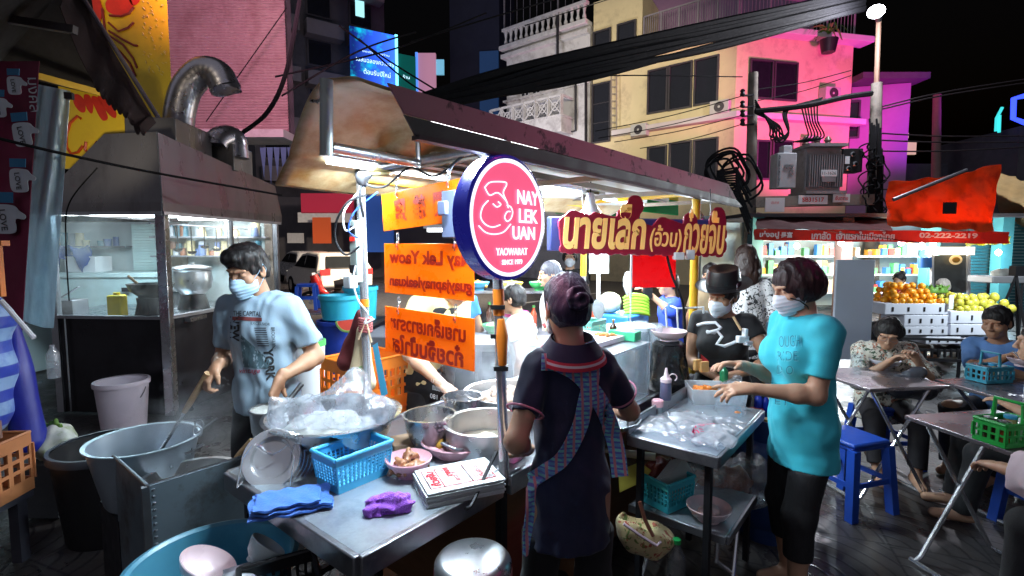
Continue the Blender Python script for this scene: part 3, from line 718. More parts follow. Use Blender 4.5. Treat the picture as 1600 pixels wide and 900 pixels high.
for k in range(5):
    x = 815+k*17.5; y0, y1 = 132-k*4.2, 152-k*4.4; window(WB, E1, KL, x, y0, x+13, y1, WHF, OL, div=2, bars=2)
pp = MB(); pp.tube([on_wall(918, 120, E1, KL)+OL*.15, on_wall(918, 225, E1, KL)+OL*.15], .07, 8); pp.tube([on_wall(880, 30, E1, KL)+OL*.5, on_wall(880, 98, E1, KL)+OL*.5], .07, 6); pp.tube([on_wall(902, 115, E1, KL)+OL*.15, on_wall(902, 205, E1, KL)+OL*.15, on_wall(860, 215, E1, KL)+OL*.15], .06, 6)
obj('drain_pipe', pp, DARK, WB)
lamp('shopfront_glow', 'SPOT', E1+OL*7+KL*2+V((0, 0, 3)), 900, (.95, .9, 1), .5, aim=E1+KL*2.5+V((0, 0, 9.5)), angle=R(80), blend=.7)

# dark blocks far behind
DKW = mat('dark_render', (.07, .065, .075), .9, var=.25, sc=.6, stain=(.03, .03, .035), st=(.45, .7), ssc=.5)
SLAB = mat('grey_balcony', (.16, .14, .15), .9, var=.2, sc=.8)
ap = thing('apartment_block', 'dim grey apartment block with stacked balconies behind the cart roof', 'building', (-9, 32, 0))
AP0 = V((-15, 30, 0)); APD = V((.82, .57, 0)).normalized(); AN = V((.57, -.82, 0))
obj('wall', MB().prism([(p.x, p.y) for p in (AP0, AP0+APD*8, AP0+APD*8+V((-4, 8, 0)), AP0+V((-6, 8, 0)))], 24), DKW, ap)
for fl in range(7):
    z = 3+fl*2.95; s_ = MB()
    for k in range(3): s_.box((0, 0, 0), (2.2, .9, .85), M=frame(AP0+APD*(1.4+k*2.6)+AN*.4+V((0, 0, z)), APD, (0, 0, 1)) @ Matrix.Rotation(math.pi/2, 4, 'X'))
    obj('balcony', s_, SLAB, ap)
LITW = glow('lit_window', (.35, .75, .8), 1.2); LITW2 = glow('warm_lit_window', (.9, .6, .4), .5)
for i, (a, fl) in enumerate(((.8, 1), (3.4, 1), (6.0, 2), (.8, 3), (3.4, 3), (6.0, 4), (.8, 5), (3.4, 5), (6, 5), (3.4, 2), (.8, 2), (6, 3), (3.4, 4))):
    f = obj('window', MB().box((0, 0, 0), (1.5, 1.6, .08), M=frame(AP0+APD*(a+.4)+AN*.05+V((0, 0, 4.7+fl*2.95)), APD, (0, 0, 1))), DKF, ap); obj('pane', MB().box((0, 0, .06), (1.3, 1.4, .03), M=frame(AP0+APD*(a+.4)+AN*.05+V((0, 0, 4.7+fl*2.95)), APD, (0, 0, 1))), WINGL, f)
for (px, py, w_, h_) in ((562, 12, .55, 1.1), (532, 24, .4, .5), (560, 70, .5, .9), (568, 54, .9, .3)): obj('lit_pane', MB().box(P(px, py, 33.5), (w_, .1, h_), .5), LITW, ap)
lamp('alley_glow', 'SPOT', (-5, 20, 6), 500, (1, .8, .8), .5, aim=(-11, 31, 10), angle=R(90), blend=.8)
tw = thing('dark_tower', 'navy dark tower block beside the white balcony house', 'building', (0, 44, 0))
obj('wall', MB().prism([(-5, 42), (-1.0, 41), (0.2, 44), (-4, 50)], 26), mat('navy_tower', (.018, .02, .05), .7, var=.3, sc=.5), tw)
obj('glass_face', MB().box((-1.8, 40.9, 10), (1.5, .2, 14), rz=-.15), mat('blue_tower_glass', (.01, .03, .09), .2, em=(.01, .05, .16), es=.35), tw)
lp = thing('pink_lit_wall', 'pale pink backlit panel on the dark block', 'sign', P(668, 130, 36))
obj('panel', MB().box(P(667, 98, 36)-V((0, 0, 1)), (1.25, .3, 3.2)), glow('pink_wall_glow', (.55, .25, .36), .55), lp)  # pink light falling on a wall strip, built as a glowing panel
obj('edge_tube', MB().box(P(652, 98, 36)-V((0, .1, 1)), (.16, .4, 3.2)), glow('blue_edge', (.1, .3, .95), .9), lp)
obj('blue_face', MB().box(P(687, 92, 36)+V((0, .2, -.5)), (.55, .2, 1.0)), glow('pale_blue_face', (.2, .55, .75), .6), lp)
# led advertising board
SB = P(583, 98, 29); lb = thing('advertising_screen', 'blue lit advertising screen with pale Thai lines', 'sign', SB)
sd = V((.86, .51, 0)).normalized(); sM = frame(SB, sd, (0, 0, 1))
def led_mat():
    M, T, N, L, B = nodes('led_screen'); tc = N.new('ShaderNodeTexCoord'); sp = N.new('ShaderNodeSeparateXYZ'); L.new(tc.outputs['Generated'], sp.inputs[0])
    c = ramp(N, L, sp.outputs['X'], .1, .95, (.0, .01, .10), (.03, .12, .9)); c = mixc(N, L, ramp(N, L, noise_fac(N, L, 1.2, 4), .5, .68), c, (.0, .35, .5)); L.new(c, B.inputs['Emission Color']); B.inputs['Emission Strength'].default_value = .9; B.inputs['Base Color'].default_value = (.01, .01, .02, 1); return M
obj('screen', MB().box((0, 0, 0), (2.5, 3.4, .12), M=sM), led_mat(), lb)
obj('edge_tube', MB().box((1.32, 0, .02), (.14, 3.5, .2), M=sM), glow('cyan_tube', (.2, .9, 1), 2.2), lb)
obj('side_panel', MB().box((1.95, -.5, -.1), (1.1, 2.6, .1), M=sM), glow('green_panel', (.0, .07, .06), .7), lb)
tx = MB(); tx.text('เฉลิมฉลองความสุข', .36, sM @ Matrix.Translation((.1, .0, .08)), fit=(2.1, .32)); tx.text('ต้อนรับปีใหม่', .36, sM @ Matrix.Translation((.2, -.55, .08)), fit=(1.5, .3)); tx.text('ขอเชิญทุกท่าน', .3, sM @ Matrix.Translation((.15, .5, .08)), fit=(1.5, .16)); tx.text('ร้าน', .3, sM @ Matrix.Translation((1.9, -.45, .02)), fit=(.4, .2))
obj('lettering', tx, glow('led_text', (.55, .85, 1), 1.6), lb)
# right: purple gable, neon house
pg = thing('purple_house', 'house wall sunk in violet light behind the lamp post', 'building', E2+V((1.2, 1, 0)))
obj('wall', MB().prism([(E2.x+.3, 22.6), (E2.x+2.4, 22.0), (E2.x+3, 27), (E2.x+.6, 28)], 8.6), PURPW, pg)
obj('roof', MB().box((E2.x+1.4, 24.5, 8.75), (2.8, 6, .25)), DKW, pg)
window(pg, V((E2.x+.3, 22.6, 0)), V((2.1, -.6, 0)), 1322, 160, 1340, 215, DKF, V((-.27, -.96, 0)))
nb = thing('neon_house', 'dark low house with blue and teal neon outline at the far end', 'building', (22, 24, 0))
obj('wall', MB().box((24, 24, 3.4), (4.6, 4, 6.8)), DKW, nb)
nt = MB(); N0 = (1583, 155, 21.6)
nt.tube([P(1600, 150, 21.6), P(1584, 154, 21.6), P(1583, 185, 21.6), P(1602, 192, 21.6)], .10, 6); obj('neon_tube', nt, glow('neon_blue', (.03, .06, 1), 2.5), nb)
nt = MB(); nt.tube([P(1556, 205, 21.7), P(1557, 185, 21.7), P(1566, 168, 21.7)], .06, 6); nt.tube([P(1561, 207, 21.7), P(1562, 180, 21.7)], .06, 6); obj('neon_tube', nt, glow('neon_teal', (.05, .7, .7), 1.0), nb)
sh = thing('shuttered_shop', 'dim shop row with warm lit windows behind the red tarpaulin', 'building', (12, 26, 0))
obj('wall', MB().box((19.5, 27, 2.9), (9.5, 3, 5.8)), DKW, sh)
for (px, py, s_) in ((1422, 232, .6), (1415, 212, .25), (1394, 228, .2), (1408, 246, .3)): obj('lit_pane', MB().box(P(px, py, 25.4), (s_*.9, .1, s_)), LITW2, sh)

# pink corrugated wall at left
pw = thing('corrugated_wall', 'tall pink lit corrugated wall above the steel kitchen', 'wall', P(355, 200, 8.6))
def corr(u, v):
    x = 262+186*u; y = -60+272*v; p = P(x, y, 8.6); return p+V((0, .02*math.sin(v*260), 0))
PCOR = mat('pale_corrugated_sheet', (.52, .36, .38), .6, var=.12, sc=1.5, stain=(.36, .2, .22), st=(.5, .7), ssc=1.2)
x0, x1 = P(262, 100, 8.6).x, P(448, 100, 8.6).x; zt, zb = P(300, -60, 8.6).z, P(300, 212, 8.6).z
obj('sheet', MB().grid(lambda u, v: (x0+(x1-x0)*u, 8.6+.012*math.sin(v*2*math.pi*60), zt+(zb-zt)*v), 2, 480, .01, smooth=True), PCOR, pw)
obj('edge_post', MB().bar((x1+.03, 8.62, zb-.1), (x1+.03, 8.62, zt), .07, .1), DKW, pw)
obj('ledge', MB().box(((x0+x1)/2, 8.35, zb-.08), (x1-x0+.3, .6, .12)), WHITER, pw)
obj('lower_wall', MB().box(((x0+x1)/2-.6, 8.9, zb/2-.1), (x1-x0-1.0, .3, zb-.2)), DKW, pw)
lamp('wall_pink_wash', 'SPOT', (-2.6, 4.9, 4.6), 250, (1, .42, .6), .3, aim=(-4.6, 8.6, 4.9), angle=R(85), blend=.7)
sw = MB()
for k in range(7): sw.add([(x1-.35+k*.11, 8.3, zb-.25), (x1-.25+k*.11, 8.3, zb-.25), (x1-.3+k*.11, 8.3, zb-.75-.12*(k % 2))], [(0, 1, 2)])
tag(obj('awning_fringe', sw, mat('blue_fringe', (.1, .2, .35), .8)), 'blue jagged awning fringe under the pink wall', 'fringe')
# ------------------------------------------------------------------ steel kitchen booth at left
KC = V((-3.24, 4.7, 0)); KRr = V((.086, .996, 0)); KLl = V((-.996, .086, 0))
def K(l, r, z): return KC + KLl*l + KRr*r + V((0, 0, z))
kb = thing('kitchen_booth', 'steel and glass cooking booth with brown metal hood', 'kitchen', KC)
HOODM = mat('smoked_hood_steel', (.15, .142, .148), .30, .6, var=.15, sc=2, rv=.15, stain=(.05, .04, .042), st=(.5, .75), ssc=1.5, stretch=(1, 1, .35), bump=.05, bsc=30)
PANELM = mat('dark_steel_panel', (.028, .026, .032), .35, .6, var=.2, sc=2, rv=.2, stain=(.015, .013, .015), st=(.45, .75))
LL, RR = 1.13, 1.9
def quadbox(mb, pts, t):
    pts = [V(p) for p in pts]; n = (pts[1]-pts[0]).cross(pts[2]-pts[0]).normalized()*t
    mb.add(pts+[p+n for p in pts], [(0, 1, 2, 3), (7, 6, 5, 4), (0, 4, 5, 1), (1, 5, 6, 2), (2, 6, 7, 3), (3, 7, 4, 0)])
zt = 2.02; z2 = 2.62; o = .06; i2 = .34
hd = MB()
base = [K(-o, -o, zt), K(LL+o, -o, zt), K(LL+o, RR+o, zt), K(-o, RR+o, zt)]; top = [K(0, -.0, 2.66), K(.56, .04, 2.66), K(.56, RR, 2.45), K(-.02, RR, 2.40)]
hd.add(base+top, [(0, 1, 5, 4), (1, 2, 6, 5), (2, 3, 7, 6), (3, 0, 4, 7), (4, 5, 6, 7)])
hd.add([K(-o, -o, zt-.09), K(LL+o, -o, zt-.09), K(LL+o, RR+o, zt-.09), K(-o, RR+o, zt-.09)]+base, [(0, 1, 5, 4), (1, 2, 6, 5), (2, 3, 7, 6), (3, 0, 4, 7)])
obj('hood', hd, HOODM, kb)
hb = MB(); hb.box(K(.30, .55, 2.72), (.46, .7, .26), rz=.086); hb.box(K(-.02+.3, 1.25, 2.62), (.55, .5, .3), rz=.086); obj('hood_box', hb, HOODM, kb, bevel=.01)
sm_ = MB(); sm_.bar(K(-o-.005, -o-.005, zt-.09), K(0, 0, 2.66), .012, .012); sm_.bar(K(-o-.01, -o-.01, zt-.1), K(LL, -o-.01, zt-.1), .03, .03); sm_.bar(K(-o-.01, -o-.01, zt-.1), K(-o-.01, RR, zt-.1), .03, .03); obj('hood_trim', sm_, STEEL_D, kb)
pm = MB(); pm.box(K(0, 0, 1.0), (.085, .085, 1.96), rz=.086); obj('corner_post', pm, STEEL, kb, bevel=.006)
for (l, r) in ((LL, 0), (0, RR)): obj('post', MB().box(K(l, r, 1.0), (.06, .06, 1.96), rz=.086), STEEL_D, kb)
obj('mullion', MB().box(K(0, 1.0, 1.45), (.035, .035, .98), rz=.086), STEEL_D, kb)
lo = MB(); quadbox(lo, [K(.04, 0, .02), K(LL, 0, .02), K(LL, 0, .93), K(.04, 0, .93)], .02); obj('lower_panel', lo, PANELM, kb)
lo = MB(); quadbox(lo, [K(0, .04, .02), K(0, RR, .02), K(0, RR, .93), K(0, .04, .93)], .02); obj('lower_panel', lo, PANELM, kb)
sl = MB(); sl.bar(K(.03, -.01, .95), K(LL, -.01, .95), .06, .03); sl.bar(K(-.01, .03, .95), K(-.01, RR, .95), .06, .03); sl.bar(K(1.02, -.025, .03), K(1.02, -.025, .93), .012, .012); obj('sill', sl, STEEL_D, kb)
MIST2 = clear('steamed_glass', tint=(.97, .99, 1), body=(.95, .93, .88), lo=.0, hi=.2, gloss=.07, rough=.1, sc=1.8, bump=.04)
for a, b in (((.05, 0), (LL-.03, 0)),):
    g = MB(); quadbox(g, [K(a[0], 0, .97), K(b[0], 0, .97), K(b[0], 0, 1.92), K(a[0], 0, 1.92)], .006); obj('glass_pane', g, MISTY, kb)
for a, b in ((.05, .98), (1.02, RR-.03)):
    g = MB(); quadbox(g, [K(0, a, .97), K(0, b, .97), K(0, b, 1.92), K(0, a, 1.92)], .006); obj('glass_pane', g, MIST2, kb)
INW = mat('lit_white_wall', (.62, .74, .76), .6, var=.06, sc=2)
SHUT = mat('white_roller_shutter', (.55, .75, .74), .5, var=.05)
bw = MB(); quadbox(bw, [K(-.02, RR, .02), K(LL+1.9, RR, .02), K(LL+1.9, RR, 1.95), K(-.02, RR, 1.95)], .03); quadbox(bw, [K(LL+1.9, .6, .02), K(LL+1.9, RR, .02), K(LL+1.9, RR, 1.95), K(LL+1.9, .6, 1.95)], .03); obj('back_wall', bw, INW, kb)
shm = MB()
for k in range(26): shm.box(K(1.74, RR-.06, 1.0+k*.036), (.34, .05, .030), rz=.086)
obj('roller_shutter', shm, SHUT, kb)
ct = MB(); ct.box(K(.9, .9, .90), (1.68, 1.7, .04), rz=.086); obj('counter', ct, STEEL, kb)
fr_ = MB(); fr_.box(K(1.75, RR-.4, 1.05), (1.6, .45, .40), rz=.086); fr_.box(K(1.75, RR-.4, 1.275), (1.64, .5, .05), rz=.086); obj('work_bench', fr_, mat('pale_cabinet', (.55, .72, .74), .4), kb)
dp = MB(); dp.box(K(1.55, RR-.635, 1.10), (.10, .02, .05), rz=.086); obj('cabinet_handle', dp, DARK, kb)
tb = MB()
for (l, r) in ((1.2, .5), (.6, .9), (.5, 1.5)): tb.box(K(l, r, 1.955), (.9, .05, .03), rz=.086)
obj('tube_light', tb, glow('booth_tube', (.92, .98, 1), 26), kb)
lamp('booth_light', 'AREA', K(.55, 1.15, 1.93), 13,  (.92, .97, 1), .9, .9, aim=K(.55, 1.15, 0))
lamp('booth_light_front', 'AREA', K(.85, .5, 1.93), 9, (.55, .88, 1), .5, .4, aim=K(.85, .5, 0))
# inside the booth
WOK = mat('black_iron_wok', (.02, .02, .022), .45, .5)
wk = thing('wok', 'black iron wok on a gas burner inside the booth', 'wok', K(.42, .30, .92))
wm = MB(); wm.lathe([(.02, .20), (.10, .21), (.17, .27), (.20, .33), (.205, .33), (.175, .26), (.10, .195), (.02, .185)], K(.40, .30, .92), 28); obj('pan', wm, WOK, wk)
wm = MB(); wm.cyl(K(.52, .27, 1.25), K(.58, .23, 1.33), .014, .012); obj('handle', wm, WOOD, wk)
wm = MB(); wm.lathe([(.13, 0), (.14, .02), (.12, .10), (.13, .19), (.11, .19), (.10, .02)], K(.40, .30, .92), 16)
for a in range(6): wm.bar(K(.40, .30, .93)+V((math.cos(a)*.14, math.sin(a)*.14, 0)), K(.40, .30, 1.12)+V((math.cos(a)*.1, math.sin(a)*.1, 0)), .02, .02)
obj('burner', wm, DARK, wk)
pt = thing('stock_pot', 'round bellied steel pot on a stand behind the booth glass', 'pot', K(.40, .95, .92))
pc = K(.45, .95, .92)
obj('bowl', MB().lathe([(.02, .16), (.12, .17), (.185, .24), (.20, .33), (.19, .42), (.20, .43), (.205, .44), (.18, .45), (.175, .44), (.17, .3), (.1, .2), (.02, .19)], pc, 32), ALU, pt)
obj('lid', MB().lathe([(.198, .452), (.19, .47), (.10, .49), (.03, .495), (.028, .52), (.001, .52)], pc, 28), ALU, pt)
obj('stand', MB().lathe([(.15, .0), (.16, .0), (.12, .16), (.10, .16)], pc, 12), DARK, pt)
pt2 = dup(pt, K(.95, 1.45, .92), 0, 'second steel pot deeper in the booth beside the shutter'); pt2.scale = (1.1, 1.1, .9)
pt3 = dup(pt, K(.12, 1.55, .92), 0, 'third steel pot at the far right pane of the booth'); pt3.scale = (.85, .85, 1.0)
yj = thing('oil_can', 'yellow oil can standing on the booth counter', 'can', K(.72, .25, .92))
obj('body', MB().box(K(.70, .22, 1.03), (.135, .11, .22), rz=.086), mat('yellow_can', (.85, .62, .01), .4), yj, bevel=.015)
obj('neck', MB().cyl(K(.70, .22, 1.14), K(.70, .22, 1.165), .03), mat('yellow_can', (.85, .62, .01), .4), yj)
gm = MB(); gm.box(K(1.35, .3, 1.0), (.3, .22, .16), rz=.086); gm.bar(K(1.3, .2, 1.10), K(1.08, .2, 1.22), .03, .012); tag(obj('paper_slicer', gm, STEEL_D, bevel=.006), 'small steel cutter with a raised arm at the booth counter end', 'cutter')
bx = MB(); bx.box(K(2.3, RR-.35, 1.40), (.36, .3, .2), rz=.086); tag(obj('white_carton', bx, WHITEP, bevel=.008), 'white carton on the pale cabinet in the booth', 'carton')

sh_ = thing('wall_shelf', 'crowded shelf along the back wall of the booth', 'shelf', K(.8, RR-.2, 1.5)); mb = MB(); mb.box(K(.75, RR-.16, 1.50), (1.4, .24, .02), rz=.086); mb.box(K(.75, RR-.16, 1.74), (1.4, .24, .02), rz=.086); mb.box(K(2.45, RR-.16, 1.62), (1.0, .24, .02), rz=.086); obj('board', mb, STEEL_D, sh_)
for i, cc in enumerate(((.10, .16, .32), (.45, .50, .55), (.30, .12, .06), (.65, .55, .3), (.06, .22, .30))):
    mb = MB()
    for z in (1.51, 1.75, 1.63):
        for k in range(16) if z != 1.63 else range(21, 31):
            if rnd.random() < .27: h = rnd.uniform(.06, .19); mb.lathe([(.001, 0), (rnd.uniform(.03, .055), .0), (rnd.uniform(.03, .05), h), (.001, h)], K(.15+k*.09+rnd.uniform(-.02, .02), RR-.16+rnd.uniform(-.05, .05), z), 10)
    if mb.vs: obj('goods', mb, mat('booth_goods_%d' % i, cc, .45), sh_, kind='stuff')
tag(obj('tarp_bundle', MB().grid(lambda u, v: K(2.15+.6*u, RR-.5, 1.62-.22*v*(1+.4*math.sin(u*9)))+V((0, .05*math.sin(u*13+v*4), .02*math.sin(u*21))), 18, 8, .01), mat('blue_tarp', (.03, .08, .30), .5)), 'crumpled blue tarpaulin hanging at the back of the booth', 'tarpaulin')
bd = MB(); quadbox(bd, [K(1.2, RR-.05, .9), K(1.5, RR-.05, .9), K(1.5, RR-.05, 1.92), K(1.2, RR-.05, 1.92)], .02); quadbox(bd, [K(.02, RR-.05, .9), K(.12, RR-.05, .9), K(.12, RR-.05, 1.92), K(.02, RR-.05, 1.92)], .02); obj('door_board', bd, mat('stained_board', (.50, .38, .30), .6, var=.2, stain=(.25, .16, .12), st=(.5, .7)), kb)
ut = thing('utensil_rail', 'rail of hanging ladles inside the right pane of the booth', 'rail', K(.1, 1.2, 1.8)); mb = MB(); mb.tube([K(.25, .15, 1.84), K(.25, RR-.2, 1.84)], .008, 6); obj('bar', mb, STEEL_D, ut)
for k in range(7): q = K(.25, .3+k*.2, 1.83); obj('ladle', MB().tube([q, q-V((0, 0, .2+.03*(k % 3)))], .006, 6).lathe([(.001, -.02), (.035, -.005), (.045, .02), (.04, .02)], q-V((0, 0, .22+.03*(k % 3))), 12), DARK, ut)
# hood pipes
DUCT = mat('galvanised_duct', (.50, .48, .53), .3, .95, var=.15, sc=5, rv=.15, stain=(.25, .22, .26), st=(.5, .75), bump=.08, bsc=30)
def duct(pts, r, name, label):
    th = thing(name, label, 'pipe', pts[0]); path = []
    P_ = [V(p) for p in pts]
    for i in range(len(P_)-1):
        p0, p1, p2, p3 = P_[max(i-1, 0)], P_[i], P_[i+1], P_[min(i+2, len(P_)-1)]
        for k in range(10):
            t = k/10; path.append(.5*((2*p1)+(p2-p0)*t+(2*p0-5*p1+4*p2-p3)*t*t+(3*p1-p0-3*p2+p3)*t**3))
    path.append(P_[-1]); n = len(path); rs = [r*(1+.006*math.sin(i*2.1)) for i in range(n)]
    mb = MB(); mb.tube(path, rs, 24, cap=False); mb.tube(path[-2:]+path[-2:-1], [r*1.01, r*1.02, r*.93], 24, cap=False); obj('elbow', mb, DUCT, th)
    d = (path[-1]-path[-2]).normalized(); mb = MB(); mb.tube([path[-1]-d*.02, path[-1]], [r*1.04, r*1.04], 24, cap=False); mb.tube([path[-1]-d*.15, path[-1]-d*.149], [r*.9, 0], 24, cap=False); obj('rim', mb, DARK if False else DUCT, th)
    mb = MB(); mb.tube([path[0]-V((0, 0, .05)), path[0]+V((0, 0, .04))], r*1.1, 24); obj('collar', mb, DUCT, th)
    return th
YD = 5.35
duct([P(279, 205, YD), P(281, 175, YD), P(292, 138, YD), P(316, 113, YD), P(340, 116, YD), P(353, 140, YD)], .145, 'exhaust_pipe', 'tall gooseneck exhaust pipe bending over the kitchen hood')
duct([P(368, 240, 5.9), P(367, 222, 5.9), P(357, 214, 5.85), P(343, 218, 5.75), P(336, 226, 5.7)], .13, 'vent_elbow', 'short curved vent elbow on the far hood corner')
# ------------------------------------------------------------------ banners and awning at far left
YB = mat('yellow_vinyl', (.74, .50, .015), .38, var=.06, sc=2, stain=(.60, .36, .02), st=(.5, .8)); REDV = mat('red_print', (.60, .03, .01), .4, var=.25, sc=9); DREDV = mat('dark_red_print', (.22, .02, .012), .4); WHITEV = mat('white_print', (.75, .74, .72), .5)
b1 = thing('shrimp_banner', 'tall yellow vinyl banner printed with red shrimps', 'banner', P(205, 208, 5.7))
BW = frame(P(205, 90, 5.7), (1, 0, 0), (0, 0, 1)); px = 5.7/FPX
obj('sheet', MB().grid(lambda u, v: BW @ V(((-90+148*u)*px, (160-290*v)*px, .01*math.sin(u*9+v*4))), 12, 16, .004), YB, b1)
def blob(mb, pts, M, z=.02, n=6):
    """smooth closed outline"""
    q = [V((x, y, 0)) for x, y in pts]; out = []; m = len(q)
    for i in range(m):
        p0, p1, p2, p3 = q[i-1], q[i], q[(i+1) % m], q[(i+2) % m]
        for k in range(n):
            t = k/n; c = .5*((2*p1)+(p2-p0)*t+(2*p0-5*p1+4*p2-p3)*t*t+(3*p1-p0-3*p2+p3)*t**3); out.append((c.x, c.y))
    mb.prism(out, .003, M=M @ Matrix.Translation((0, 0, z))); return mb
def B(x, y): return ((x-205)*px, (90-y)*px)
m1 = MB(); blob(m1, [B(142, 5), B(160, 0), B(168, 22), B(158, 46), B(146, 34), B(134, 14)], BW); blob(m1, [B(176, 8), B(204, -2), B(214, 18), B(196, 30), B(176, 24)], BW); blob(m1, [B(208, -8), B(228, -14), B(224, 10), B(212, 14)], BW); obj('shrimp_print', m1, REDV, b1)
m1 = MB()
for pts in ([(176, 40), (190, 53), (205, 48), (214, 40)], [(176, 52), (195, 64), (212, 73), (218, 74)], [(175, 58), (196, 72), (210, 92), (215, 106)], [(175, 66), (192, 84), (205, 100), (212, 118)], [(168, 20), (170, 46), (172, 70), (170, 90)], [(178, 30), (196, 31), (208, 27), (216, 18)]):
    m1.tube([BW @ V((*B(*p), .022)) for p in pts], .012, 5)
obj('shrimp_feelers', m1, DREDV, b1)
m1 = MB()
for k in range(60):
    x, y = 225+rnd.random()*34, rnd.random()*115; m1.bar(BW @ V((*B(x, y), .02)), BW @ V((*B(x+rnd.uniform(1, 3), y+rnd.uniform(1, 4)), .02)), .010, .004)
obj('sparkle_print', m1, mat('pale_yellow_print', (.85, .66, .25), .4), b1)
b2 = thing('yellow_signboard', 'yellow signboard with red script letters and a red shrimp tail', 'sign', P(165, 255, 4.95))
BW2 = frame(P(165, 200, 4.95), (1, .05, 0), (.02, 0, 1)); p2 = 4.95/FPX
def B2(x, y): return ((x-165)*p2, (200-y)*p2)
obj('board', MB().prism([B2(104, 128), B2(216, 158), B2(222, 268), B2(100, 262)], .03, M=BW2), YB, b2)
m1 = MB()
for pts in ([(124, 155), (132, 152), (140, 160), (141, 176), (134, 178), (126, 168)], [(140, 154), (148, 153), (153, 166), (150, 180), (143, 172)], [(151, 156), (160, 156), (168, 170), (173, 186), (165, 190), (157, 176)], [(160, 155), (176, 160), (185, 176), (184, 186), (174, 180)]): blob(m1, [B2(*p) for p in pts], BW2, .032)
obj('shrimp_tail', m1, REDV, b2)
m1 = MB()
for pts in ([(134, 188), (129, 184), (118, 194), (111, 212), (110, 230), (116, 240), (126, 238), (134, 228)], [(139, 222), (137, 234), (141, 239), (148, 234), (154, 222), (152, 236), (157, 240), (163, 234)], [(168, 214), (165, 226), (164, 240), (172, 226), (178, 222), (179, 238), (186, 238)], [(190, 226), (194, 220), (197, 226), (192, 238), (199, 239), (206, 228)]):
    m1.tube([BW2 @ V((*B2(*p), .034)) for p in pts], .013, 6)
obj('lettering', m1, mat('orange_red_script', (.50, .06, .01), .45), b2)
CANV = mat('brown_canvas', (.055, .030, .028), .9, var=.2, sc=4, bump=.4, bsc=30, stain=(.025, .016, .016), st=(.45, .7))
aw = thing('canvas_awning', 'ragged brown canvas awning slanting down at the far left', 'awning', P(180, 150, 4.4))
def awn(u, v):
    x = 112+132*v; y = -30+222*v+ (8+62*math.sin(min(v*1.25, 1)*2.2+.55))*u*(1 if v < .93 else .55); jag = 7*abs(math.sin(v*47))*(1 if u > .98 else 0)*(v > .4)
    return P(x-18*u, y+jag, 4.4-.25*u+.008*math.sin(v*25))
obj('canvas', MB().grid(awn, 12, 80, .006), CANV, aw)
obj('edge_bar', MB().tube([P(112, -32, 4.38), P(247, 183, 4.38)], .018, 8), mat('purple_grey_bar', (.22, .18, .22), .5), aw)
rf = thing('stall_roof', 'dark stall roof with steel beam over the left corner', 'roof', P(60, 60, 4.0))
obj('roof_sheet', MB().add([P(-200, -120, 2.2), P(135, -60, 4.5), P(165, 152, 4.9), P(-10, 110, 4.6)], [(0, 1, 2, 3)]), mat('dark_tin', (.018, .015, .016), .8, 0, var=.3), rf)
obj('beam', MB().bar(P(-60, 18, 4.1), P(118, 47, 4.1), .05, .06), mat('beam_grey', (.16, .15, .15), .6), rf)
obj('trim', MB().bar(P(-30, 94, 4.2), P(182, 152, 4.75), .03, .05), mat('yellow_trim', (.6, .38, .05), .5), rf)
lamp('banner_fill_spot', 'SPOT', P(120, 120, 4.2)+V((.3, -1.2, .6)), 60, (1, .86, .62), .15, aim=P(200, 90, 5.6), angle=R(75), blend=.7)  # unseen spot added to brighten the shrimp banner
lamp('signboard_fill_spot', 'SPOT', P(150, 235, 3.9), 16, (1, .9, .7), .08, aim=P(160, 205, 4.95), angle=R(80), blend=.8)  # unseen spot added to brighten the yellow board
# crimson banner with thumbs
CR = mat('crimson_cloth', (.16, .008, .04), .8, var=.2, sc=3, bump=.2, bsc=20)
cb = thing('crimson_banner', 'crimson cloth banner printed with white thumbs up hands', 'banner', P(20, 560, 3.45))
def crb(u, v): return P(-110+(172-30*v)*u, 96+470*v, 3.5+.03*math.sin(u*9+v*3)-.1*v)
obj('cloth', MB().grid(crb, 24, 24, .004), CR, cb)
HW, HB = mat('thumb_white', (.52, .55, .60), .7), mat('thumb_blue', (.02, .16, .32), .7)
for (x, y, s, a) in ((24, 126, .75, .1), (36, 200, 1.0, .0), (32, 272, 1.0, .1), (10, 330, 1.25, .1), (0, 160, .8, .1)):
    Mh = frame(P(x, y, 3.40), (1, 0, 0), (0, 0, 1)) @ Matrix.Rotation(-a, 4, 'Z'); q = s*3.4/FPX
    h = MB(); blob(h, [(-14*q, 6*q), (8*q, 8*q), (16*q, 2*q), (24*q, -3*q), (22*q, -8*q), (12*q, -9*q), (13*q, -24*q), (0, -28*q), (-12*q, -26*q), (-16*q, -8*q)], Mh, 0, 4); obj('thumb_print', h, HW, cb)
    h = MB(); h.prism([(-16*q, 9*q), (8*q, 11*q), (8*q, 24*q), (-17*q, 22*q)], .004, M=Mh); obj('cuff_print', h, HB, cb)
    h = MB(); h.text('LOVE', 11*q, Mh @ Matrix.Translation((-3*q, -11*q, .006)) @ Matrix.Rotation(-1.4, 4, 'Z'), bold=.0006); obj('lettering', h, BLACK, cb)
cl = MB(); cl.text('มงคล', .10, frame(P(52, 148, 3.40), (0, 0, -1), (1, 0, 0))); obj('lettering', cl, HW, cb)
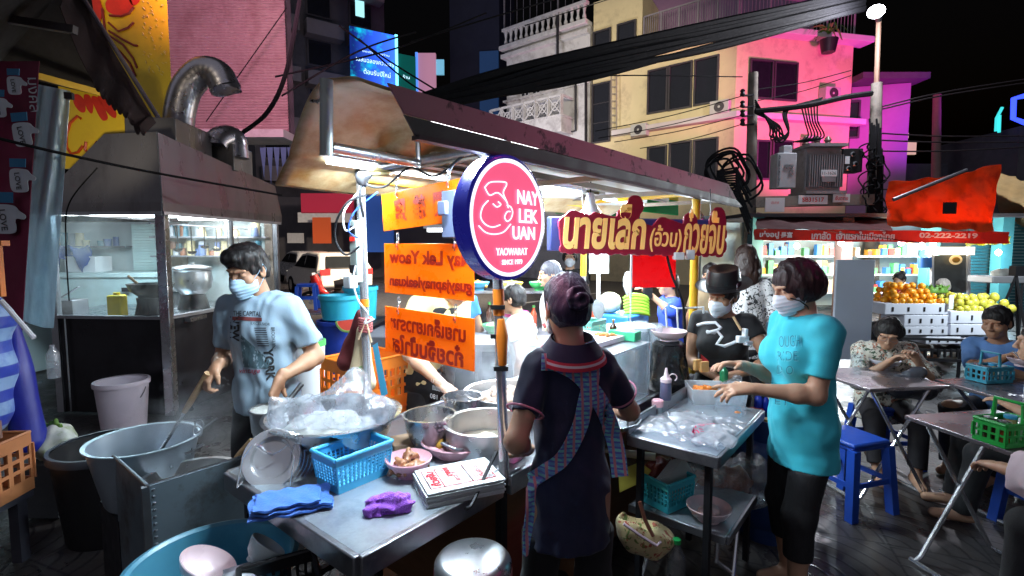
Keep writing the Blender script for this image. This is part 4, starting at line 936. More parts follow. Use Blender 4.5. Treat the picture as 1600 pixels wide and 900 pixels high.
# plastic curtain
pc_ = thing('plastic_curtain', 'milky plastic strip curtain hanging beside the crimson banner', 'curtain', P(65, 510, 3.7))
CURT = clear('milky_plastic', tint=(.85, .95, 1), body=(.62, .80, .92), lo=.42, hi=.8, gloss=.14, rough=.18, sc=2.5, bump=.5, bsc=7, stretch=(2.2, 2.2, .5))
def cur(u, v):
    xl, xr = 60-36*v, 110-26*v; y0, y1 = 132+(352+8)*v, 142+370*v; return P(xl+(xr-xl)*u, y0+(y1-y0)*u+(6*math.sin(u*3) if v > .97 else 0), 3.72+.03*math.sin(u*8+v*2)+.02*math.sin(v*7))
obj('sheet', MB().grid(cur, 24, 40, .003), CURT, pc_)
obj('clip', MB().box(P(108, 150, 3.68), (.05, .03, .045), .2), BLACK, pc_)
def cable(name, label, pts, r=.012, m=None, n=14, sag=0):
    pts = [V(p) for p in pts]; path = []
    for i in range(len(pts)-1):
        p0, p1, p2, p3 = pts[max(i-1, 0)], pts[i], pts[i+1], pts[min(i+2, len(pts)-1)]
        for k in range(n):
            t = k/n; path.append(.5*((2*p1)+(p2-p0)*t+(2*p0-5*p1+4*p2-p3)*t*t+(3*p1-p0-3*p2+p3)*t**3))
    path.append(pts[-1])
    if sag: path = [p-V((0, 0, sag*4*(i/(len(path)-1))*(1-i/(len(path)-1)))) for i, p in enumerate(path)]
    mb = MB().tube(path, r, 6)
    if label is None: return mb
    return tag(obj(name, mb, m or RUBBER), label, 'cable')
cable('power_cable', 'thin black cable strung across the kitchen hood', [P(-20, 212, 3.2), P(120, 245, 3.6), P(258, 273, 4.45), P(440, 305, 5.6)], .011)
cable('dangling_cable', 'black cord dangling down beside the booth glass', [P(152, 262, 4.5), P(108, 318, 4.55), P(103, 380, 4.6), P(108, 470, 4.62)], .006)
cable('guy_wire', 'thin wire slanting across the pink corrugated wall', [P(448, 12, 8.2), P(322, 190, 8.2)], .008)
cable('drop_cable', 'thick black cable drooping down the pink wall edge', [P(470, -10, 6.5), P(448, 110, 6.5), P(418, 175, 6.5), P(372, 212, 6.5)], .028)
# ------------------------------------------------------------------ floor things at left
def bucket(name, label, c, r0, r1, h, m, lipm=None, cat='bucket', handle=True, fill=None):
    t = thing(name, label, cat, c)
    obj('body', MB().lathe([(.001, .0), (r0, 0), (r0*1.01, .01), (r1, h), (r1*.965, h), (r0*.96, .015), (.001, .012)], c, 36), m, t)
    obj('rim', MB().lathe([(r1*.97, h-.03), (r1*1.05, h-.03), (r1*1.06, h), (r1*1.04, h+.012), (r1*.97, h+.012)], c, 36), lipm or m, t)
    if handle:
        pts = [V(c)+V((r1*1.06*math.cos(a), -r1*1.06*math.sin(a)*.35, h-.05-r1*.9*math.sin(a))) for a in np.linspace(0, math.pi, 15)]; obj('handle', MB().tube(pts, .004, 6), STEEL_D, t)
    if fill: obj('fill', MB().lathe([(.001, h*.93), (r1*.96, h*.93)], c, 24), fill, t)
    return t
LILAC = mat('lilac_white_pail', (.62, .55, .62), .42, var=.06, stain=(.42, .36, .42), st=(.55, .8))
c = G(210, 660, 0); bucket('paint_bucket', 'tall white bucket on the floor before the steel booth', (c.x, 4.42, 0), .165, .20, .42, LILAC)
blk = (P(122, 0, 2.75).x, 2.75, 0); bucket('black_bin', 'round black plastic bin on the floor by the white bag', blk, .20, .25, .50, BLACK, mat('bin_rim', (.06, .07, .09), .4), 'bin', False)
# bag of vegetables
vb = thing('vegetable_bag', 'white plastic bag of green vegetables behind the black bin', 'bag', P(82, 715, 2.9))
S = SDF(P(82, 690, 2.95)-V((.25, .2, .25)), P(82, 690, 2.95)+V((.25, .2, .25)), .009); S.ell(P(82, 692, 2.95), (.13, .11, .10)); S.cone(P(90, 680, 2.95), P(108, 690, 2.93), .05, .02, k=.05); S.folds(.012, 34, 2); obj('sack', MB().raw(S.net()), mat('white_sack', (.55, .57, .52), .45, bump=.4, bsc=40, stain=(.2, .32, .05), st=(.5, .6)), vb)
S = SDF(P(72, 668, 2.95)-V((.2, .2, .15)), P(72, 668, 2.95)+V((.2, .2, .15)), .009)
for k in range(7): S.cone(P(58+k*6, 680, 2.95), P(52+k*7, 664-(k % 3)*4, 2.95), .02, .012, k=.01)
obj('greens', MB().raw(S.net()), mat('leafy_green', (.10, .22, .03), .6, var=.4), vb)
obj('stand', MB().box(P(82, 740, 2.95)-V((0, 0, .06)), (.24, .22, .32)), mat('dark_box', (.06, .07, .08), .7), vb)  # box in one dark tone under the bag
# striped bag, tarp
STR = pattern('striped_tarp_bag', 'stripes', ((.02, .05, .40), (.25, .42, .68), (.05, .12, .5)), 2.3, .5, .4)
tb_ = thing('striped_bag', 'large blue and white striped woven bag at the left edge', 'bag', P(0, 660, 2.7))
S = SDF(P(-30, 575, 2.75)-V((.35, .25, .36)), P(-30, 575, 2.75)+V((.35, .25, .40)), .010); S.cone(P(-30, 640, 2.75), P(-32, 500, 2.75), .16, .13, k=.05); S.cone(P(-30, 500, 2.75), P(-26, 470, 2.75), .13, .05, k=.05); S.folds(.014, 16, 5, (1, 1, .4)); obj('sack', MB().raw(S.net()), STR, tb_)
S = SDF(P(40, 590, 2.9)-V((.3, .25, .42)), P(40, 590, 2.9)+V((.3, .25, .45)), .011); S.cone(P(18, 500, 2.9), P(46, 690, 2.85), .03, .085, k=.05); S.folds(.016, 14, 8, (1.3, 1.3, .4)); tag(obj('blue_tarpaulin', MB().raw(S.net()), mat('deep_blue_tarp', (.012, .02, .26), .42, bump=.3, bsc=25)), 'deep blue plastic tarpaulin draped beside the striped bag', 'tarpaulin')
tag(obj('white_pipe', MB().tube([P(2, 470, 2.66), P(53, 528, 2.62)], .012, 8), WHITEP), 'thin white pipe leaning against the striped bag', 'pipe')
tag(obj('orange_bracket', MB().box(P(2, 380, 2.9), (.05, .05, .03)).box(P(0, 420, 2.9), (.02, .03, .32)), ORANGEP), 'orange plastic bracket at the left edge', 'bracket')
def crate(name, label, c, sx, sy, h, m, rz=0, cat='crate', nx=7, nz=3, wall=.008, group=None, taper=.0, rim=.014):
    """open plastic crate: real slotted sides built from bars, base and rolled rim"""
    t = thing(name, label, cat, c, rz, group); mb = MB(); L_ = []
    M = WM[t.name]
    for sgn, ax in ((1, 0), (-1, 0), (1, 1), (-1, 1)):
        ln, off = (sx, sy/2) if ax == 0 else (sy, sx/2); nn = nx if ax == 0 else max(3, int(round(nx*sy/sx)))
        def pt(u, z):
            k = 1-taper*(1-z/h); return M @ (V((u*k, sgn*off*k, z)) if ax == 0 else V((sgn*off*k, u*k, z)))
        zs = [0.012]+[h*(.22+.56*j/nz) for j in range(nz+1)]+[h-.006]
        nrm = M.to_3x3() @ (V((0, 1, 0)) if ax == 0 else V((1, 0, 0)))
        mb.bar(pt(-ln/2, h*.11), pt(ln/2, h*.11), wall, h*.22, up=(0, 0, 1)); mb.bar(pt(-ln/2, h*.89), pt(ln/2, h*.89), wall, h*.22)
        for j in range(1, nz): z = h*(.22+.56*j/nz); mb.bar(pt(-ln/2, z), pt(ln/2, z), wall*.8, h*.56/nz*.32)
        for j in range(nn+1):
            u = -ln/2+ln*j/nn; mb.bar(pt(u, h*.2), pt(u, h*.8), ln/nn*.38 if 0 < j < nn else ln/nn*.5, wall*.9, up=nrm)
    obj('side_wall', mb, m, t); rb_ = MB(); k = 1-taper
    rb_.box((0, 0, .008), (sx*k, sy*k, .01), M=M); obj('base', rb_, m, t); rm_ = MB()
    for p, q in (((-1, -1), (1, -1)), ((1, -1), (1, 1)), ((1, 1), (-1, 1)), ((-1, 1), (-1, -1))): rm_.tube([M @ V((p[0]*sx/2, p[1]*sy/2, h)), M @ V((q[0]*sx/2, q[1]*sy/2, h))], rim*.55, 8)
    obj('rim', rm_, m, t); return t
oc = P(-24, 765, 2.35); crate('orange_crate', 'faded orange crate with taped boxes at the left edge', (oc.x-.13, 2.35, .36), .42, .32, .30, mat('faded_orange', (.52, .20, .08), .5, stain=(.3, .1, .05), st=(.5, .7)), .1)
cbx = MB(); cbx.box((oc.x-.17, 2.33, .74), (.30, .24, .15), .2); cbx.box((oc.x+.02, 2.3, .72), (.09, .2, .09), .1); tag(obj('carton', cbx, mat('brown_carton', (.22, .12, .09), .7), bevel=.004), 'brown taped carton sitting in the orange crate', 'box')
tag(obj('low_stool', MB().box((oc.x-.13, 2.35, .34), (.4, .34, .03)).box((oc.x-.28, 2.25, .16), (.05, .05, .32)).box((oc.x+.02, 2.25, .16), (.05, .05, .32)).box((oc.x-.28, 2.48, .16), (.05, .05, .32)).box((oc.x+.02, 2.48, .16), (.05, .05, .32)), mat('dim_stool', (.05, .05, .07), .6)), 'dark low stool under the orange crate', 'stool')
tag(obj('water_bottle', MB().lathe([(.001, 0), (.035, 0), (.035, .16), (.014, .2), (.014, .22), (.001, .22)], P(85, 590, 3.3), 16), clear('dim_bottle', lo=.2, hi=.4)), 'small clear bottle standing behind the plastic curtain foot', 'bottle')
# ------------------------------------------------------------------ boiler box with two pots
BX0, BA, BBv = V((-1.39, 1.85, 0)), CU, CV
def X(a, b, z): return BX0+BA*a+BBv*b+V((0, 0, z))
bo = thing('boiler_box', 'dark steel boiler housing open at the top', 'boiler', X(.2, .2, 0))
mb = MB()
for p, q in (((0, 0), (.5, 0)), ((0, 0), (0, .44)), ((.5, 0), (.5, .44))):
    a_, b_ = X(*p, 0), X(*q, 0); d = (b_-a_).normalized(); n = V((-d.y, d.x, 0))*.004; quadbox(mb, [a_+V((0, 0, .05))-n, b_+V((0, 0, .05))-n, b_+V((0, 0, .70))-n, a_+V((0, 0, .70))-n], .008)
obj('side_sheet', mb, mat('blued_steel', (.17, .22, .26), .38, .5, var=.2, sc=3, rv=.15, stain=(.07, .05, .035), st=(.5, .68), ssc=3.5), bo)
mb = MB(); mb.bar(X(-.004, -.004, .05), X(-.004, -.004, .70), .025, .025); mb.tube([X(.5, 0, .70), X(0, 0, .70), X(0, .44, .70)], .006, 6)
for k in range(24): mb.lathe([(.001, .006), (.006, .004), (.007, 0)], X(.02, -.012, .06+k*.027), 6)
obj('angle_iron', mb, STEEL_D, bo)
mb = MB(); mb.box(X(.25, .22, .20), (.46, .40, .30), CROT); obj('firebox', mb, DARK, bo)
def pot(name, label, c, r, h, m, rb=None, th=.006, handles=True, fill=None, fz=.6, rimw=.012, cat='pot'):
    t = thing(name, label, cat, c); rb = rb or r*.96
    obj('body', MB().lathe([(.001, 0), (rb*.95, 0), (rb, .015), (r, h), (r+rimw, h+.002), (r+rimw, h+.008), (r-th, h+.006), (rb-th, .02), (.001, .012)], c, 48), m, t)
    if handles:
        hb = MB()
        for e in (0, math.pi):
            M = Matrix.Translation(V(c)) @ Matrix.Rotation(e+handles, 4, 'Z'); hb.tube([M @ V(p) for p in ((r-.002, -.045, h-.05), (r+.03, -.04, h-.04), (r+.035, 0, h-.038), (r+.03, .04, h-.04), (r-.002, .045, h-.05))], .006, 8)
        obj('handle', hb, STEEL_D, t)
    if fill: obj('contents', MB().lathe([(.001, h*fz+.004), (r*.5, h*fz), (rb+(r-rb)*fz-th-.001, h*fz)], c, 40), fill, t)
    return t
RAWST = mat('blue_grey_steel', (.42, .50, .58), .32, .7, var=.1, sc=3, rv=.15, stain=(.22, .26, .30), st=(.5, .75), bump=.08, bsc=30)
p1 = pot('noodle_pot', 'big steel tub with ring handles being stirred by the man', (-1.745, 2.33, .41), .222, .285, RAWST, .165, handles=0.0001, fill=mat('dim_water', (.10, .13, .16), .08, var=.1, bump=.2, bsc=15), fz=.25)
hr = MB(); q = V((-1.745, 2.33, .695))
for a in (.25, .7): e = V((math.cos(a)*.225, math.sin(a)*.225, 0)); hr.tube([q+e+V((math.cos(t)*.022, 0, .02+math.sin(t)*.026)) for t in np.linspace(0, 6.283, 14)], .004, 6)
hr.bar(q+V((.2, .06, .0)), q+V((.29, .1, .07)), .012, .006); obj('ring_handle', hr, STEEL_D, p1)
obj('pot_stand', MB().box((-1.745, 2.33, .20), (.30, .3, .41), CROT), DARK, p1)
p2_ = pot('boiling_pot', 'aluminium pot sunk in the boiler box with a wooden spoon', X(.22, .215, .36), .188, .235, ALU, .18, handles=False, fill=mat('grey_broth', (.45, .43, .42), .15, var=.15, sc=6), fz=.45)
def spoon(name, label, a, b, r, m, hm, hl=.4, blade=None, cat='spoon'):
    a, b = V(a), V(b); t = thing(name, label, cat, a); obj('shaft', MB().tube([a, b.lerp(a, hl)], r*.6, 8), hm, t); obj('handle', MB().tube([b.lerp(a, hl), b.lerp(a, hl*.8), b], [r*.8, r, r*1.1], 10), m, t)
    if blade: obj('blade', MB().lathe([(.001, -.02), (blade*.7, -.012), (blade, .012), (blade*.95, .012), (blade*.6, -.006), (.001, -.012)], M=Matrix.Translation(a) @ Matrix.Rotation(.5, 4, 'Y'), n=20), hm, t)
    return t
spoon('wooden_spoon', 'worn wooden paddle resting in the boiling pot', X(.30, .22, .52), X(.44, .10, .72), .015, WOOD, WOOD)
LADLE_TOP = P(322, 588, 2.22)
spoon('long_ladle', 'long steel ladle with a wooden handle dipping into the noodle pot', V((-1.74, 2.31, .52)), LADLE_TOP+(LADLE_TOP-V((-1.74, 2.31, .52)))*.03, .014, WOOD, STEEL, hl=.36, blade=.05)
# basin on a stool with bowls
bc = V((-.93, 1.50, .36))
bs = thing('wash_basin', 'wide blue plastic wash basin at the bottom left', 'basin', bc)
obj('bowl', MB().lathe([(.001, 0), (.17, 0), (.18, .01), (.226, .26), (.243, .262), (.246, .272), (.232, .276), (.222, .268), (.172, .018), (.001, .014)], bc, 56), mat('blue_basin', (.05, .20, .29), .4, var=.12, stain=(.03, .15, .25), st=(.5, .7)), bs)
obj('water', MB().lathe([(.001, .13), (.19, .13)], bc, 40), mat('wash_water', (.06, .20, .28), .06, bump=.3, bsc=12), bs)
st_ = thing('basin_stool', 'dark stool under the blue wash basin', 'stool', (bc.x, bc.y, 0)); obj('seat', MB().box(bc-V((0, 0, .015)), (.3, .3, .03)), BLACK, st_)
for e in (-1, 1):
    for f in (-1, 1): obj('leg', MB().bar(bc+V((e*.12, f*.12, -.03)), bc+V((e*.15, f*.15, -.36)), .04, .04), BLACK, st_)
def bowl(name, label, c, r, h, m, cat='bowl', M=None, foot=.5, group=None):
    t = thing(name, label, cat, c, 0, group); T = Matrix.Translation(V(c)) if M is None else Matrix.Translation(V(c)) @ M
    obj('shell', MB().lathe([(.001, .006), (r*foot*.9, .006), (r*foot*.9, 0), (r*foot, 0), (r*foot, .01), (r*.78, h*.42), (r*.94, h*.8), (r, h), (r*.975, h+.003), (r*.9, h*.78), (r*.72, h*.4), (r*foot*.8, .014), (.001, .012)], n=40, M=T), m, t); return t
WMEL = mat('white_melamine', (.70, .70, .78), .25, var=.03, coat=.3)
bowl('pink_bowl', 'pink bowl lying in the blue wash basin', bc+V((-.03, -.03, .225)), .085, .06, PINKL, M=Matrix.Rotation(R(28), 4, 'Y') @ Matrix.Rotation(R(-10), 4, 'X'))
bowl('white_bowl', 'white bowl upturned in the blue wash basin', P(370, 884, 1.42), .072, .075, WMEL, M=Matrix.Rotation(R(155), 4, 'X') @ Matrix.Rotation(R(15), 4, 'Y'))
bowl('green_bowl', 'white bowl showing its green inside over the wash basin', P(398, 880, 1.46), .058, .06, mat('white_green_bowl', (.55, .66, .70), .3), M=Matrix.Rotation(R(35), 4, 'Y') @ Matrix.Rotation(R(-25), 4, 'X'))
bkc = P(425, 905, 1.28); crate('black_basket', 'black plastic basket under the cart corner', (bkc.x-.02, 1.36, .52), .20, .16, .16, BLACK, .5, 'basket', 9, 2)
kst = thing('basket_stool', 'small dark stand under the black basket', 'stand', (bkc.x-.02, 1.36, 0)); obj('post', MB().box((bkc.x-.02, 1.36, .26), (.14, .14, .51)), BLACK, kst)
ipc = V((-.112, 1.385, .55)); ip = thing('upturned_pot', 'upturned aluminium pot with a red side below the counter', 'pot', ipc)
obj('shell', MB().lathe([(.001, .168), (.09, .168), (.103, .162), (.111, .15), (.113, .0), (.116, 0), (.116, .005)], ipc, 48), mat('scuffed_pot_bottom', (.60, .62, .66), .3, .9, var=.15, sc=5, rv=.15, stain=(.36, .38, .42), st=(.45, .7), bump=.15, bsc=50), ip)
obj('band', MB().lathe([(.1135, .02), (.1145, .02), (.1138, .13), (.1125, .13)], ipc, 40), mat('red_enamel', (.35, .04, .06), .3, .3), ip)
its = thing('pot_stool', 'blue stool with white dish under the upturned pot', 'stool', (ipc.x, ipc.y, 0)); obj('seat', MB().lathe([(.001, .53), (.17, .53), (.175, .545), (.001, .548)], (ipc.x+.05, ipc.y, 0), 24), mat('pale_blue_tray', (.3, .55, .7), .3), its)
for k in range(4): obj('leg', MB().bar(V((ipc.x+.05+.1*math.cos(k*1.57+.8), ipc.y+.1*math.sin(k*1.57+.8), .53)), V((ipc.x+.05+.15*math.cos(k*1.57+.8), ipc.y+.15*math.sin(k*1.57+.8), 0)), .03, .03), BLUEP, its)
# ------------------------------------------------------------------ the food cart
TOPM = mat('wet_table_steel', (.50, .56, .62), .22, .6, var=.12, sc=3, rv=.14, stain=(.25, .29, .33), st=(.48, .7), bump=.05, bsc=35)
LIPM = mat('table_edge_steel', (.34, .35, .38), .33, .9, var=.15, sc=4, rv=.15, stain=(.10, .10, .12), st=(.52, .75), bump=.08, bsc=60)
BROWN = mat('brown_cart_panel', (.16, .07, .025), .6, var=.2, stretch=(1, 1, 4), sc=4)
cart = thing('food_cart', 'steel noodle cart with chrome posts and a curved stained roof', 'food cart', C(.6, .4, 0), CROT)
mb = MB(); mb.box(C(.2875, .40, .790), (.575, .80, .02), CROT); obj('table_top', mb, TOPM, cart, bevel=.004)
mb = MB(); t_ = .022
mb.bar(C(0, -.004, .768), C(.575, -.004, .768), t_, .066); mb.bar(C(-.004, .0, .768), C(-.004, .80, .768), t_, .066); mb.bar(C(0, .804, .768), C(.575, .804, .768), t_, .066); mb.bar(C(.586, .0, .768), C(.586, .80, .768), t_, .066)
obj('table_edge', mb, LIPM, cart, bevel=.004)
mb = MB(); mb.box(C(1.60, .40, .775), (2.0, .80, .03), CROT); mb.bar(C(.605, -.012, .768), C(2.6, -.012, .768), .024, .072); mb.bar(C(.605, .812, .768), C(2.6, .812, .768), .024, .072); mb.box(C(.635, .02, .79), (.07, .075, .05), CROT); obj('counter', mb, LIPM, cart, bevel=.004)
mb = MB(); mb.box(C(1.62, .40, .43), (1.96, .72, .60), CROT); obj('cabinet', mb, BROWN, cart)
mb = MB(); [obj('leg', MB().bar(C(a, b, .02), C(a, b, .75), .03, .03), DARK, cart) for a, b in ((.62, .035), (.62, .78), (.05, .05), (.05, .75))]; mb.bar(C(.05, .05, .25), C(.05, .75, .25), .025, .025); obj('brace', mb, DARK, cart); obj('brace', MB().bar(C(.05, .75, .28), C(.62, .75, .28), .025, .025), DARK, cart)
for a, b in ((.9, .0), (2.3, .0), (.9, .8), (2.3, .8)):
    M = frame(C(a, b, .14), CU, (0, 0, 1)); wh = obj('wheel', MB().lathe([(.03, -.02), (.05, -.02), (.10, -.018), (.10, .018), (.05, .02), (.03, .02)], M=M, n=24), DARK, cart); obj('tyre', MB().tube([M @ V((.115*math.cos(t), .115*math.sin(t), 0)) for t in np.linspace(0, 6.283, 25)[:-1]], .022, 8, closed=True), RUBBER, wh)
def post(a, b, z0, z1, spec, lean=(0, 0)):
    """spec: list of (fraction from, to, material)"""
    p0, p1 = C(a, b, z0), C(a, b, z1)+V((lean[0], lean[1], 0)); o_ = None
    for i, (f0, f1, m, r) in enumerate(spec):
        mb = MB().tube([p0.lerp(p1, f0), p0.lerp(p1, f1)], r, 16)
        if i == 0: o_ = obj('post', mb, m, cart)
        else: obj('post_sleeve', mb, m, o_)
    return o_
pr = post(.595, -.0, .80, 1.94, [(0, 1, CHROME, .0185), (.50, .58, ORANGEP, .0195)], lean=(-.035, .01))
obj('post_bolt', MB().box(C(.58, -.0, 1.27)+V((-.012, 0, .03)), (.05, .012, .015)).box(C(.58, 0, 1.4)+V((-.012, 0, 0)), (.05, .012, .015)).box(C(.585, -.01, 1.19)+V((-.012, 0, 0)), (.05, .03, .015)), BLACK, pr)
obj('orange_tape', MB().tube([C(.59, -.012, 1.20)+V((-.012, 0, 0)), C(.588, -.014, 1.30)+V((-.014, 0, 0)), C(.588, -.013, 1.36)+V((-.016, 0, 0))], [.014, .021, .012], 10), ORANGEP, pr)
pl_ = post(.595, .795, .78, 1.94, [(0, 1, CHROME, .0185), (.485, .515, ORANGEP, .0195)], lean=(-.012, 0))
post(2.475, .0, .80, 1.95, [(0, 1, YELLOWP, .026)])
post(2.46, .80, .80, 1.95, [(0, 1, CHROME, .021), (.52, 1, YELLOWP, .022)])
mb = MB(); mb.tube([C(.595, .80, 1.935), C(.595, -.02, 1.945)], .016, 10); obj('cross_bar', mb, STEEL_D, cart)
mb = MB(); mb.tube([C(.595, -.04, 1.93), C(3.0, -.04, 1.94)], .014, 8); mb.tube([C(.595, .80, 1.90), C(3.0, .80, 1.91)], .014, 8); mb.tube([C(2.47, .8, 1.93), C(2.47, 0, 1.94)], .014, 8); obj('side_rail', mb, YELLOWP, cart)
mb = MB(); mb.tube([P(510, 124, 1.48), P(510, 243, 1.50)], .0185, 18); obj('end_pipe', mb, mat('galvanised_pipe', (.42, .46, .44), .45, .25, var=.15, bump=.2, bsc=60, stain=(.2, .2, .18), st=(.6, .75)), cart)
mb = MB(); mb.tube([P(516, 230, 1.51), P(652, 255, 1.90)], .0165, 12); mb.tube([P(652, 200, 1.94), P(654, 262, 1.94)], .010, 8); mb.tube([P(496, 160, 1.50), P(508, 152, 1.49)], .007, 6); mb.tube([P(486, 158, 1.55), P(508, 158, 1.50)], .005, 6); obj('lamp_arm', mb, STEEL, cart)
# roof sheet: cream painted tin, stained with rust
ROOFM = mat('stained_cream_tin', (.58, .47, .29), .42, var=.12, sc=3, rv=.2, stain=(.30, .14, .03), st=(.42, .64), ssc=2.8, bump=.12, bsc=14)
CEIL = mat('white_ceiling_tin', (.74, .74, .70), .4, var=.04, sc=2, stain=(.50, .40, .22), st=(.62, .8), ssc=3)
sec = [(-.07, 1.992), (.02, 2.022), (.10, 2.056), (.22, 2.09), (.34, 2.112), (.48, 2.085), (.60, 2.025), (.68, 1.968), (.70, 1.95), (.715, 1.935), (.80, 1.90), (.90, 1.85)]
def roofpt(u, v, a0=.07, a1=3.0):
    t = v*(len(sec)-1); i = min(int(t), len(sec)-2); f = t-i
    p0, p1, p2, p3 = sec[max(i-1, 0)], sec[i], sec[i+1], sec[min(i+2, len(sec)-1)]
    q = [.5*(2*p1[k]+(p2[k]-p0[k])*f+(2*p0[k]-5*p1[k]+4*p2[k]-p3[k])*f*f+(3*p1[k]-p0[k]-3*p2[k]+p3[k])*f**3) for k in (0, 1)]
    a = a0+.19*(q[0]/.9)*(1-u)+(a1-a0)*u; return C(a, q[0], q[1]+.004*math.sin(a*9+q[0]*14))
obj('roof_sheet', MB().grid(lambda u, v: roofpt(u, v), 60, 54, .006), ROOFM, cart)
ce = MB(); ce.add([C(.75, .08, 1.985), C(2.95, .08, 1.985), C(2.95, .66, 1.985), C(.75, .66, 1.985)], [(0, 1, 2, 3)]); ce.add([C(.70, .60, 1.96), C(2.95, .60, 1.96), C(2.95, .84, 1.89), C(.70, .84, 1.89)], [(0, 1, 2, 3)]); obj('ceiling_sheet', ce, CEIL, cart)
mb = MB()
for b in (.1, .38, .64): mb.bar(C(.62, b, 1.955), C(2.95, b, 1.955), .03, .03)
for a in (.62, 1.4, 2.2, 2.95): mb.bar(C(a, .05, 1.93), C(a, .80, 1.93), .025, .025)
obj('roof_frame', mb, mat('rusty_frame', (.28, .24, .2), .5, .5, var=.2), cart)
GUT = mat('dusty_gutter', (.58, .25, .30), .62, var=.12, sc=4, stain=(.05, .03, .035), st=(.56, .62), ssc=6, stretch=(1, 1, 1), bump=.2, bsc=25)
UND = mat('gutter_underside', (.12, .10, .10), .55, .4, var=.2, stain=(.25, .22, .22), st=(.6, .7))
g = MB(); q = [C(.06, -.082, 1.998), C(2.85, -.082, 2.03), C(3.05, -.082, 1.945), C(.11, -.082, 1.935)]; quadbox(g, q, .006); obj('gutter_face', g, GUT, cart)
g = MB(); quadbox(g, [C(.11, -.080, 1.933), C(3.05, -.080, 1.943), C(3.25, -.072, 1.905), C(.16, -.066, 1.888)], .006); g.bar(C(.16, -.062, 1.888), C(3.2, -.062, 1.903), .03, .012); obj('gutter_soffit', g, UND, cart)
# lamps under the roof: tubes of the place and one added behind the gutter
TUBE = glow('fluorescent', (.90, .97, 1), 9)
def tube_lamp(a0, a1, b, z, watts, label):
    t = thing('tube_light', label, 'lamp', C((a0+a1)/2, b, z)); obj('tube', MB().tube([C(a0, b, z), C(a1, b, z)], .013, 10), TUBE, t); obj('fitting', MB().bar(C(a0-.03, b, z+.03), C(a1+.03, b, z+.03), .045, .03), WHITEP, t)
    lamp('tube_glow', 'AREA', C((a0+a1)/2, b, z-.02), watts, (.74, .90, 1), .06, (a1-a0)*.9).rotation_euler = (0, 0, CROT-math.pi/2); return t
tube_lamp(.36, .98, .685, 1.935, 19, 'white tube light under the front of the cart roof')
tube_lamp(.30, .80, .02, 1.965, 22, 'white tube light tucked behind the front of the pink gutter')  # hidden tube added to brighten the near table
lamp('pink_neon_spill', 'SPOT', (5.5, 2.2, 5.2), 115, (1, .06, .42), .12, aim=C(1.7, -.08, 2.02), angle=R(25), blend=.9)
tube_lamp(1.35, 1.95, .52, 1.93, 22, 'white tube light above the clear food case')
tube_lamp(2.30, 2.90, .55, 1.93, 22, 'white tube light at the far end of the cart roof')
def dome_lamp(c, label, r=.075, w=9):
    t = thing('dome_lamp', label, 'lamp', c); c = V(c); obj('shade', MB().lathe([(.02, .16), (.03, .10), (r*.8, .05), (r, 0), (r*.94, 0), (r*.72, .045), (.022, .09), (.018, .16)], c, 28), CHROME, t); obj('bulb', MB().lathe([(.001, -.01), (.03, .0), (.036, .03), (.02, .07), (.001, .08)], c, 16), TUBE, t)
    obj('flex', MB().tube([c+V((0, 0, .16)), c+V((.0, 0, .24))], .004, 6), RUBBER, t); lamp('dome_glow', 'POINT', c-V((0, 0, .05)), w, COOL, .04); return t
dome_lamp(C(1.86, .40, 1.76), 'chrome dome lamp over the right side of the cart behind the red letters')
dome_lamp(C(2.75, .10, 1.76), 'chrome dome lamp beside the far yellow post', .08, 9)
# green and yellow parasol cloth beyond the roof
pz = thing('parasol', 'green and yellow parasol of the stall behind the cart', 'parasol', P(920, 330, 5.2))
for (x0, y0, x1, y1, w_, m) in ((850, 285, 902, 298, 12, 'g'), (865, 310, 948, 322, 12, 'y'), (868, 326, 1000, 335, 10, 'g'), (985, 318, 1060, 326, 16, 'g'), (1000, 300, 1060, 306, 10, 'y')):
    mb = MB(); quadbox(mb, [P(x0, y0-w_, 5.0), P(x1, y1-w_, 5.2), P(x1, y1+w_*.6, 4.9), P(x0, y0+w_*.6, 4.7)], .01); obj('cloth_panel', mb, mat('parasol_green', (.02, .42, .12), .7, trans=.4) if m == 'g' else mat('parasol_yellow', (.75, .60, .03), .7, trans=.4), pz)
obj('pole', MB().tube([P(935, 320, 5.1), P(935, 500, 5.1)], .02, 8), WHITEP, pz)
# ------------------------------------------------------------------ round sign
RS = P(797, 341, 1.60); rs = thing('round_sign', 'round pink lightbox sign with a pig and white lettering', 'sign', RS)
SM = frame(RS, CU, (0, 0, 1)); r_ = .190
RIM = mat('navy_sign_rim', (.012, .014, .09), .25, var=.1, em=(.02, .02, .35), es=.35, coat=.4)
obj('box', MB().lathe([(.001, -.062), (r_, -.062), (r_+.006, -.058), (r_+.006, -.004), (r_, 0), (r_-.006, 0), (r_-.006, -.01), (.001, -.01)], M=SM, n=72), RIM, rs)
obj('white_ring', MB().lathe([(r_-.018, -.004), (r_-.018, .002), (r_-.0065, .002), (r_-.0065, -.004)], M=SM, n=72), glow('sign_white', (.92, .90, 1), 1.15), rs)
obj('face', MB().lathe([(.001, -.001), (r_-.0185, -.001), (r_-.0185, -.004)], M=SM, n=72), glow('sign_pink', (.86, .10, .22), .9), rs)
SW = glow('sign_letter_white', (1, .93, .96), 1.2)
def S2(x, y): return ((x-797)/62*.1885, (341-y)/92*.189)
tx = MB()
for s, x, y, w_, h_ in (('NAY', 826, 307, 40, 23), ('LEK', 827, 336, 36, 23), ('UAN', 819, 363, 42, 22), ('YAOWARAT', 799, 392, 56, 12), ('SINCE 1979', 799, 408, 36, 8)):
    tx.text(s, .05, SM @ Matrix.Translation((*S2(x, y), .0045)), ext=.0012, bold=.0008 if h_ > 15 else .0003, fit=(w_*.93/62*.1885, h_*.95/92*.189))
obj('lettering', tx, SW, rs)
pg_ = MB()
